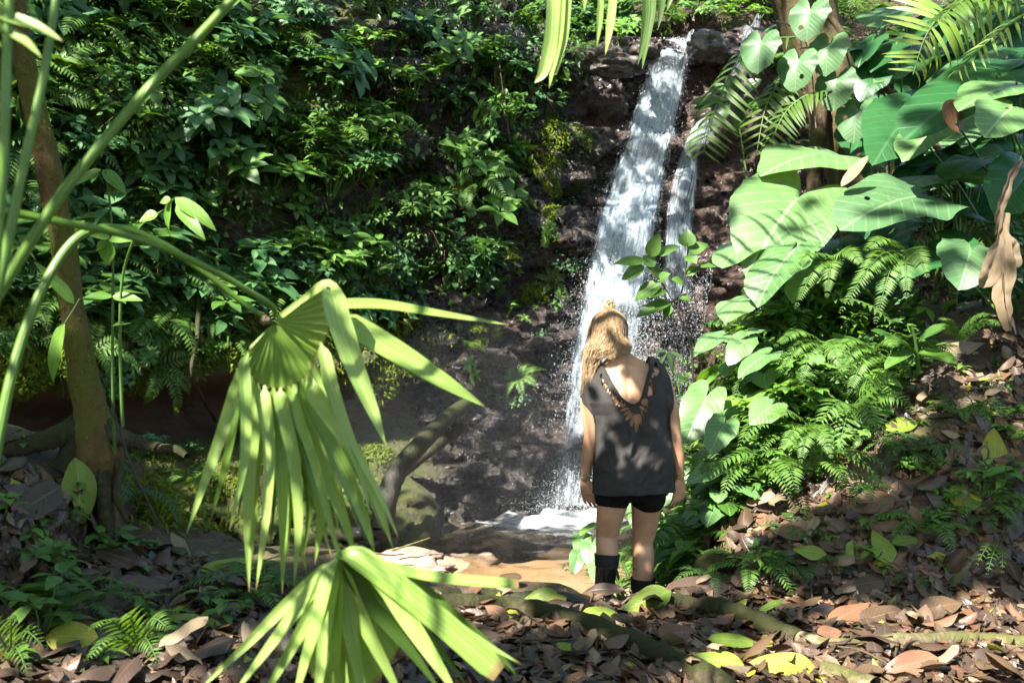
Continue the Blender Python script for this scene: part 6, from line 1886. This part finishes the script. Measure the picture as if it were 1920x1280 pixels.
            pts += [Vector((X(random.uniform(1150, 1181)), WY - .05 - random.uniform(0, .04), Zp(random.uniform(646, 660)))), Vector((X(random.uniform(1140, 1172)), WY - .055 - random.uniform(0, .03), Zp(random.uniform(656, 668))))]
        ph = random.uniform(0, 6)
        q = smooth_path(pts, 22); tt = np.linspace(0, 1, 22)
        q[:, 0] += .006 * np.sin(tt * 15 + ph) * tt; q[:, 1] += .005 * np.cos(tt * 13 + ph) * tt
        add_tube(hm, [Vector(v) for v in q], [.0007, .0014, .0013, .0004], 0, 3, 22, flat=.6)
        hm.uv[-1][:, 1] *= 1.0
    for i in range(800):                                           # combed up to the bun
        a = random.uniform(-1.9, 1.9); b = random.uniform(.8, 1.25)
        k = 1.07 + random.uniform(0, .05)
        pts = [scalp(a, b, k), scalp(a * .9, b * .6, k + .03), scalp(a * .6, .22, k + .02), bun + rvec(.012)]
        add_tube(hm, pts, [.0010, .0014, .0009], 0, 3, 12, flat=.6)
    for i in range(70):
        ax = rvec(1).normalized(); u = ax.orthogonal().normalized(); v = ax.cross(u); r_ = random.uniform(.016, .029)
        a0 = random.uniform(0, 6); pts = [bun + Vector((0, 0, .014)) + (u * math.cos(a0 + k * .7) + v * math.sin(a0 + k * .7)) * r_ for k in range(6)]
        add_tube(hm, pts, [.002, .0035, .001], 0, 4, 14)
    for i in range(150):                                            # loose flyaway wisps
        a = random.uniform(-1.9, 1.9); k = 1.12 + random.uniform(0, .1)
        pts = [scalp(a, random.uniform(.3, 1.3), k), scalp(a * 1.05, 1.7, k + .12), scalp(a * 1.1, 2.1, k + .10) + rvec(.03), scalp(a, 2.5, k) + rvec(.05) + Vector((-.03, 0, -.03))]
        add_tube(hm, pts, [.001, .0009], 0, 3, 14)
    cap = []
    b5 = bmesh.new(); ball(b5, hc, .078, .096, .102, hr, 24)
    b5.verts.ensure_lookup_table()
    vs = np.array([tuple(v.co) for v in b5.verts]); fs = []
    loc = np.array([tuple(HI @ Vector(v)) for v in vs])
    for f_ in b5.faces:
        ids = [v.index for v in f_.verts]
        c_ = loc[ids].mean(0)
        if c_[1] < .045 - max(0, -c_[2]) * .6: fs.append(ids)
    q4 = [f_ for f_ in fs if len(f_) == 4]
    hm.add(vs, q4, np.zeros((len(vs), 2)))
    b5.free()
    hm.build('hair', hair_mat(), root)

    # ---------------- bracelets, watch, hair tie
    t = NT('woven_cord'); cord = t.done(t.pbr((.28, .25, .15), .8, .2))
    t = NT('gold'); gold = t.done(t.pbr((.55, .38, .13), .3, .5, Metallic=1.0))
    t = NT('watch_dark'); wd = t.done(t.pbr((.02, .02, .02), .3, .5))

    def ring(c, r, w, mat, name, tilt=0.0):
        m = MB(); a = np.linspace(0, 6.2832, 25)
        add_tube(m, [c + Vector((math.cos(k) * r, math.sin(k) * r * .9, math.sin(k + .6) * .004 + math.cos(k) * r * tilt)) for k in a], w, 0, 6, 50)
        return m.build(name, mat, root)
    ring(wpt(1099, 893, .038), .0315, .0036, cord, 'bracelet', .15); ring(wpt(1099, 897, .04), .031, .0032, cord, 'bracelet', -.1); ring(wpt(1099, 889, .037), .0325, .0028, cord, 'bracelet', .2)
    m = MB(); add_tube(m, [wpt(1102, 899, .005), wpt(1104, 906, .002), wpt(1104, 914, .004)], [.003, .0045, .002], 0, 5, 8); m.build('bracelet_tassel', cord, root)
    m = MB(); add_tube(m, [wpt(1090.5, 886, .03), wpt(1089, 890, .03), wpt(1089.5, 896, .03)], [.006, .013, .006], 0, 10, 8, flat=.5, cap=True); m.build('watch', wd, root)
    ring(wpt(1276, 889, .037), .0305, .0026, gold, 'bracelet', -.12); ring(wpt(1276, 893, .038), .030, .0026, gold, 'bracelet', .05)
    ring(HM @ Vector((-.012, -.015, .108)), .019, .004, wd, 'hair_tie')


build_woman()
# ================================================================== LIGHT, SKY, CANOPY, CAMERA
SUN = Vector((-.42, -.56, .72)).normalized()


def carve(q):
    """keep-probability of canopy leaves at q (n,3): none where a sun fleck has to pass"""
    S = np.array(tuple(SUN)); p_open = np.zeros(len(q))
    for (px, py, Y, r, op) in LIGHT_GAPS:
        p = np.array(tuple(P(px, py, Y))); r = r * .85 + .14
        w = q - p; k = w @ S
        d = np.linalg.norm(w - k[:, None] * S, axis=1)
        wob = 1 + .4 * vnoise(q[:, 0] * 2.6, q[:, 1] * 2.6, q[:, 2] * 2.6, 5)
        p_open = np.maximum(p_open, np.where(k > .4, op ** .5 * (1 - sm(d / (r * wob), .8, 1.12)), 0))
    return 1 - p_open


def canopy():
    """forest overhead, to the left and behind: leaves with gaps where the sun comes through"""
    n = 34000
    q = np.stack([RNG.uniform(-13, 8, n), RNG.uniform(-12, 15, n), RNG.uniform(6.9, 9.2, n)], 1)
    n2 = 15000                                                # thicket out of the picture on the left and at the back
    a = RNG.random(n2)
    left = np.stack([RNG.uniform(-7.5, -4.6, n2), RNG.uniform(-5, 4.5, n2), RNG.uniform(-1.2, 6.5, n2)], 1)
    back = np.stack([RNG.uniform(-7, 7, n2), RNG.uniform(-7, -4.5, n2), RNG.uniform(-1.2, 5.5, n2)], 1)
    q = np.concatenate([q, np.where(a[:, None] < .45, left, back)])
    keep = RNG.random(len(q)) < carve(q)
    fl = fbm(q[:, 0] * .9, q[:, 1] * .9, 0, 3, 91)
    keep &= ~((fl > .66) & (RNG.random(len(q)) < .8))
    keep &= (q[:, 2] > .40 * np.clip(q[:, 1], 0, 99) + 1.2) | (np.abs(q[:, 0]) > .62 * q[:, 1] + 1.2)
    mb = MB(); shapes = []
    for k in range(12):
        L = random.uniform(.22, .40)
        shapes.append(leaf(L, L * random.uniform(.38, .6), random.choice([pr_ovate, pr_ell, pr_lance]), 3, 1, .15, random.uniform(.2, .9), 0))
    for i in np.nonzero(keep)[0]:
        V, Fc, UV = shapes[i % 12]
        an = RNG.uniform(0, 6.28)
        mb.add(V, Fc, UV, 0, frame(Vector(q[i]), Vector((math.cos(an), math.sin(an), RNG.uniform(-.6, .2))), Vector((RNG.uniform(-.5, .5), RNG.uniform(-.5, .5), 1))))
    shade_leaves = []
    # leaves added up the sun rays to shade litter, left ground and rock
    for poly, m, t0, t1 in (([(1500, 1000), (1600, 900), (1700, 820), (1800, 760), (1940, 760), (1940, 1075), (1600, 1095), (1450, 1090)], 240, 7.5, 10), ([(600, 1150), (1000, 1140), (1440, 1150), (1500, 1300), (560, 1300)], 330, 7.5, 10), ([(-20, 1040), (330, 1120), (560, 1160), (480, 1300), (-20, 1300)], 260, 7.5, 10), ([(-40, 860), (160, 860), (420, 1010), (620, 1100), (560, 1130), (330, 1090), (160, 1020), (-40, 1010)], 420, 7.5, 10),
                            ([(960, 560), (1060, 700), (1000, 880), (840, 900), (760, 780), (860, 600)], 300, 7, 10)):
        for x, y, p, n_ in spots_in(poly, m, 0):
            if any((x - a) ** 2 + (y - b) ** 2 < r * r for a, b, r in ((1250, 1160, 55), (930, 1160, 40), (1050, 1165, 40), (60, 1210, 210), (235, 1195, 200), (1340, 1257, 60), (1460, 1262, 90), (1380, 1215, 40))): continue
            shade_leaves.append(p + SUN * random.uniform(t0, t1))
    ok = carve(np.array([tuple(c) for c in shade_leaves]))
    for c, k in zip(shade_leaves, ok):
        V, Fc, UV = random.choice(shapes); an = random.uniform(0, 6.28)
        if random.random() < k: mb.add(V, Fc, UV, 0, frame(c, Vector((math.cos(an), math.sin(an), random.uniform(-.6, .2))), SUN + rvec(.5)))
    o = mb.build('forest_canopy', [M['leaf_mid']])
    tag(o, 'leafy forest canopy overhead that lets sun flecks through', 'canopy', kind='stuff')
    # unseen leaves and twigs added on the sun rays to dapple the woman
    random.seed(78); bo = MB(); lit = [(1104, 700, 26, 85), (1172, 728, 32, 28), (1150, 622, 24, 36), (1147, 830, 15, 48), (1100, 825, 12, 32), (1216, 888, 15, 16), (1240, 690, 9, 14), (1200, 790, 8, 22), (1172, 600, 12, 14), (1278, 850, 7, 40)]
    k = 0
    while k < 400:
        x, y = random.uniform(1075, 1290), random.uniform(570, 1115)
        if any(((x - a) / (rx + 15)) ** 2 + ((y - b) / (ry + 13)) ** 2 < 1 for a, b, rx, ry in lit): continue
        k += 1
        c = P(x, y, 5.25) + SUN * random.uniform(3.9, 4.6); an = random.uniform(0, 6.28); L = random.uniform(.09, .15)
        V, Fc, UV = leaf(L, L * .5, pr_ovate, 4, 1, .15, .4)
        bo.add(V, Fc, UV, 0, frame(c, Vector((math.cos(an), math.sin(an), random.uniform(-.5, .2))), SUN + rvec(.45)))
    b0 = P(1180, 830, 5.25) + SUN * 4.25
    for e in ((-.3, -.3, .5), (.35, .2, .1), (.3, .1, -.35), (-.2, .1, .3), (-.25, .2, -.3)):
        add_tube(bo, [b0 + Vector((-1.6, -1.2, .5)), b0 + Vector((-.5, -.4, .15)), b0 + Vector(e)], [.025, .014, .005], 1, 6, 14)
    tag(bo.build('shade_branch', [M['leaf_mid'], M['twig']]), 'unseen leafy bough added overhead to break the sunlight on the woman', 'branch')
    # unseen leaves added sunward of the edge stalks, so only spots of them catch the sun
    so = MB()
    for path, Y in (([(340, 100), (300, 142), (200, 258), (110, 372), (0, 545)], 1.8), ([(100, 30), (78, 160), (50, 285), (18, 440)], 1.66), ([(14, 60), (8, 240), (0, 420)], 1.5)):
        for q in smooth_path([(a, b, 0) for a, b in path], 20):
            if random.random() < .16: continue
            c = P(q[0] + random.uniform(-8, 8), q[1] + random.uniform(-8, 8), Y) + SUN * random.uniform(2.6, 3.4); an = random.uniform(0, 6.28)
            V, Fc, UV = leaf(.13, .06, pr_ovate, 4, 1, .15, .4)
            so.add(V, Fc, UV, 0, frame(c, Vector((math.cos(an), math.sin(an), random.uniform(-.5, .2))), SUN + rvec(.4)))
    b0 = P(120, 400, 1.8) + SUN * 3.0
    add_tube(so, [b0 + Vector((-1.5, -.6, .5)), b0 + Vector((-.2, 0, .1)), b0 + Vector((.5, .1, .2))], [.02, .012, .004], 1, 6, 14)
    tag(so.build('shade_branch', [M['leaf_mid'], M['twig']]), 'unseen leafy branch added overhead to shade the green palm stalks', 'branch')
    # feather fronds above the picture whose leaflets bar the fan palm and the big leaves with shade
    random.seed(77)
    for (px, py, Y, t, ax, ln, w, lab) in ((560, 760, 2.25, 2.0, (.8, .1, .3), 1.5, .34, 'feather palm frond arching overhead above the fan palm'), (600, 1000, 2.2, 2.3, (.7, -.5, .1), 1.5, .34, 'second feather palm frond overhead that bars the fan palm with shade'),
                                           (520, 1180, 2.0, 2.2, (.6, .5, -.2), 1.4, .3, 'low feather palm frond overhead in front of the fan palm'), (1400, 540, 6.2, 3.4, (.8, .5, .1), 1.8, .4, 'feather palm frond overhead above the big pale leaves')):
        c = P(px, py, Y) + SUN * t; d = Vector(ax).normalized()
        feather('palm_frond', lab, [c - d * ln * .5, c - d * ln * .1 + Vector((0, 0, .12)), c + d * ln * .3 + Vector((0, 0, .05)), c + d * ln * .55 - Vector((0, 0, .2))], w, 12, 'palm_dark', pw=.085, sweep=.6, up=(-.3, -.4, .8))


def mist():
    """fine spray hanging over the pool"""
    bm = bmesh.new(); bmesh.ops.create_uvsphere(bm, u_segments=32, v_segments=18, radius=1)
    for v in bm.verts:
        v.co *= 1 + .30 * float(vnoise(v.co.x * 1.7, v.co.y * 1.7, v.co.z * 1.7, 3))
    me = bpy.data.meshes.new('mist'); bm.to_mesh(me); bm.free()
    o = bpy.data.objects.new('mist', me); COL.objects.link(o)
    o.scale = (2.6, 1.9, 1.9); o.location = (-.1, 11.9, -1.5)
    t = NT('mist'); v = t.n('VolumePrincipled', Density=.015, Anisotropy=.2); v.inputs['Color'].default_value = (.93, .97, 1, 1)
    t.t.links.new(v.outputs[0], t.out.inputs['Volume']); me.materials.append(t.m)
    tag(o, 'faint spray mist hanging over the pool at the foot of the falls', 'mist', kind='stuff')


def light():
    w = bpy.data.worlds.new('World'); SC.world = w; w.use_nodes = True
    nt = w.node_tree; nt.nodes.clear()
    sky = nt.nodes.new('ShaderNodeTexSky'); sky.sky_type = 'NISHITA'; sky.sun_disc = False
    sky.sun_elevation = math.asin(SUN.z); sky.sun_rotation = math.atan2(SUN.x, SUN.y)
    bg = nt.nodes.new('ShaderNodeBackground'); bg.inputs[1].default_value = SKY_STRENGTH
    out = nt.nodes.new('ShaderNodeOutputWorld')
    nt.links.new(sky.outputs[0], bg.inputs[0]); nt.links.new(bg.outputs[0], out.inputs[0])
    l = bpy.data.lights.new('sun', 'SUN'); l.energy = SUN_STRENGTH; l.angle = R(.53); l.color = (1, .95, .86)
    o = bpy.data.objects.new('sun', l); COL.objects.link(o); o.location = SUN * 30
    o.rotation_euler = SUN.to_track_quat('Z', 'Y').to_euler()


def camera():
    c = bpy.data.cameras.new('camera'); o = bpy.data.objects.new('camera', c); COL.objects.link(o)
    c.sensor_width = 36; c.lens = 35; c.clip_start = .05; c.clip_end = 300
    o.location = (0, 0, 0); o.rotation_euler = (R(90), 0, 0)
    c.dof.use_dof = True; c.dof.focus_distance = 6.2; c.dof.aperture_fstop = 4.5
    SC.camera = o
    v = SC.view_settings
    v.view_transform = 'Standard'; v.look = 'None'; v.exposure = EXPOSURE; v.gamma = 1
    SC.render.resolution_x, SC.render.resolution_y = 1024, 682
    cy = SC.cycles
    cy.max_bounces = 8; cy.transparent_max_bounces = 24; cy.diffuse_bounces = 4; cy.glossy_bounces = 3; cy.transmission_bounces = 6
    cy.caustics_reflective = False; cy.caustics_refractive = False
    cy.use_denoising = True
    cy.sample_clamp_indirect = 6


SUN_STRENGTH, SKY_STRENGTH, EXPOSURE = 5.0, .106, 2.45
LIGHT_GAPS = [  # photo pixel, distance, radius of the sun patch in metres, openness
    (1240, 130, 14.8, .5, .25), (1350, 500, 13.7, 1.0, .8), (1380, 330, 14, .8, .8), (1400, 200, 14, .6, .6), (1080, 940, 13.2, .7, .8), (1060, 430, 13.4, .3, .8), (1060, 520, 13.3, .25, .6), (1290, 420, 13.6, .5, .9), (1250, 680, 13.5, .6, .6), (960, 850, 12.6, .2, .4),
    (900, 1080, 9.8, 1.0, 1), (1130, 1075, 9.6, 1.0, 1), (1000, 1050, 10, .9, 1), (770, 1060, 10.2, .4, 1), (870, 1020, 10.6, .3, .9), (820, 1085, 9.7, .5, 1),
    (1480, 400, 6.4, .36, .9), (1560, 290, 6.6, .36, 1), (1430, 560, 6.1, .45, 1), (1370, 480, 6.4, .3, 1), (1310, 800, 5.9, .3, 1), (1400, 680, 6, .4, .95), (1360, 640, 6, .3, .95), (1250, 960, 6.3, .35, 1), (1290, 900, 6.0, .3, 1), (1340, 980, 5.8, .25, .9), (1640, 540, 6.0, .3, .9), (1590, 500, 6.0, .3, .8), (1700, 380, 6.2, .25, .6), (1880, 180, 5.6, .3, .6), (1600, 300, 6.5, .2, .8), (1500, 860, 5.6, .3, .8), (1650, 740, 5.6, .35, .8), (1430, 760, 5.8, .35, .9), (1480, 770, 5.6, .5, 1), (1560, 700, 5.7, .4, .9), (1400, 930, 5.5, .3, .9), (1620, 620, 5.9, .3, .9), (1520, 560, 6, .3, .9), (1330, 900, 5.7, .4, 1), (1400, 850, 5.6, .35, .9), (1300, 960, 5.7, .25, .9), (1100, 1040, 6.3, .25, 1), (1500, 690, 5.9, .3, .7),
    (1780, 1200, 4.1, .42, 1), (1880, 1140, 4.4, .32, 1), (1450, 1255, 3.8, .2, 1), (1600, 1240, 3.9, .2, .8), (1840, 655, 6.1, .25, 1), (1250, 1160, 4.6, .1, .9), (930, 1160, 4.5, .06, .8), (1050, 1165, 4.5, .06, .8),
    (560, 780, 2.3, .32, 1), (520, 950, 2.3, .32, 1), (640, 930, 2.3, .25, 1), (680, 680, 2.3, .25, 1), (480, 700, 2.2, .12, 1), (640, 600, 2.3, .12, 1), (440, 1220, 2.0, .22, 1), (560, 1180, 2.0, .18, 1), (780, 1150, 2.0, .26, 1), (880, 1220, 2.0, .16, 1), (860, 650, 2.3, .18, .9), (800, 1080, 2.0, .16, 1),
    (50, 1215, 2.9, .30, 1), (230, 1200, 3.0, .34, 1), (140, 1210, 2.9, .3, 1), (140, 930, 4.3, .08, .6), (1040, 60, 2.6, .25, .9), (200, 130, 3, .3, .6),
    (1090, 720, 5.3, .02, 1), (1172, 730, 5.2, -.02, 1), (1152, 622, 5.2, -.04, 1), (1135, 850, 5.2, -.06, .9), (1092, 840, 5.3, -.06, .9),
    (1560, 190, 9.3, .4, 1), (1510, 50, 7, .3, 1), (1420, 105, 7, .25, .9), (1490, 140, 7, .25, .9), (200, 140, 9.6, .9, 1), (170, 240, 9.6, .5, .9), (1200, 20, 16.5, 2.2, .9), (945, 180, 12.6, .6, 1), (330, 400, 3.7, .14, 1), (225, 350, 3.9, .1, .7), (150, 600, 3.9, .12, .7),
    (760, 120, 11.5, 1.4, 0.56), (640, 250, 11.2, 1.2, 0.47), (800, 300, 12, 1.0, 0.51), (700, 430, 11.4, 1.2, 0.51), (850, 420, 12, .9, 0.51), (600, 60, 11, .8, 0.51), (400, 230, 10.5, .9, 0.41), (500, 150, 10.8, .8, 0.31), (350, 360, 10.2, .6, 0.36), (860, 160, 12, .8, 0.62), (600, 560, 11, .6, 0.36), (250, 600, 9.8, .6, 0.41), (760, 520, 11.8, .6, 0.51),
    (1790, 60, 6.8, .3, .6), (1620, 150, 8, .4, .5), (1720, 250, 6.4, .15, .4), (170, 300, 4.6, .02, .8), (200, 258, 1.75, -.08, .9), (370, 65, 1.8, -.08, .9), (25, 330, 1.65, -.08, .9),
]


canopy()
mist()
light()
camera()
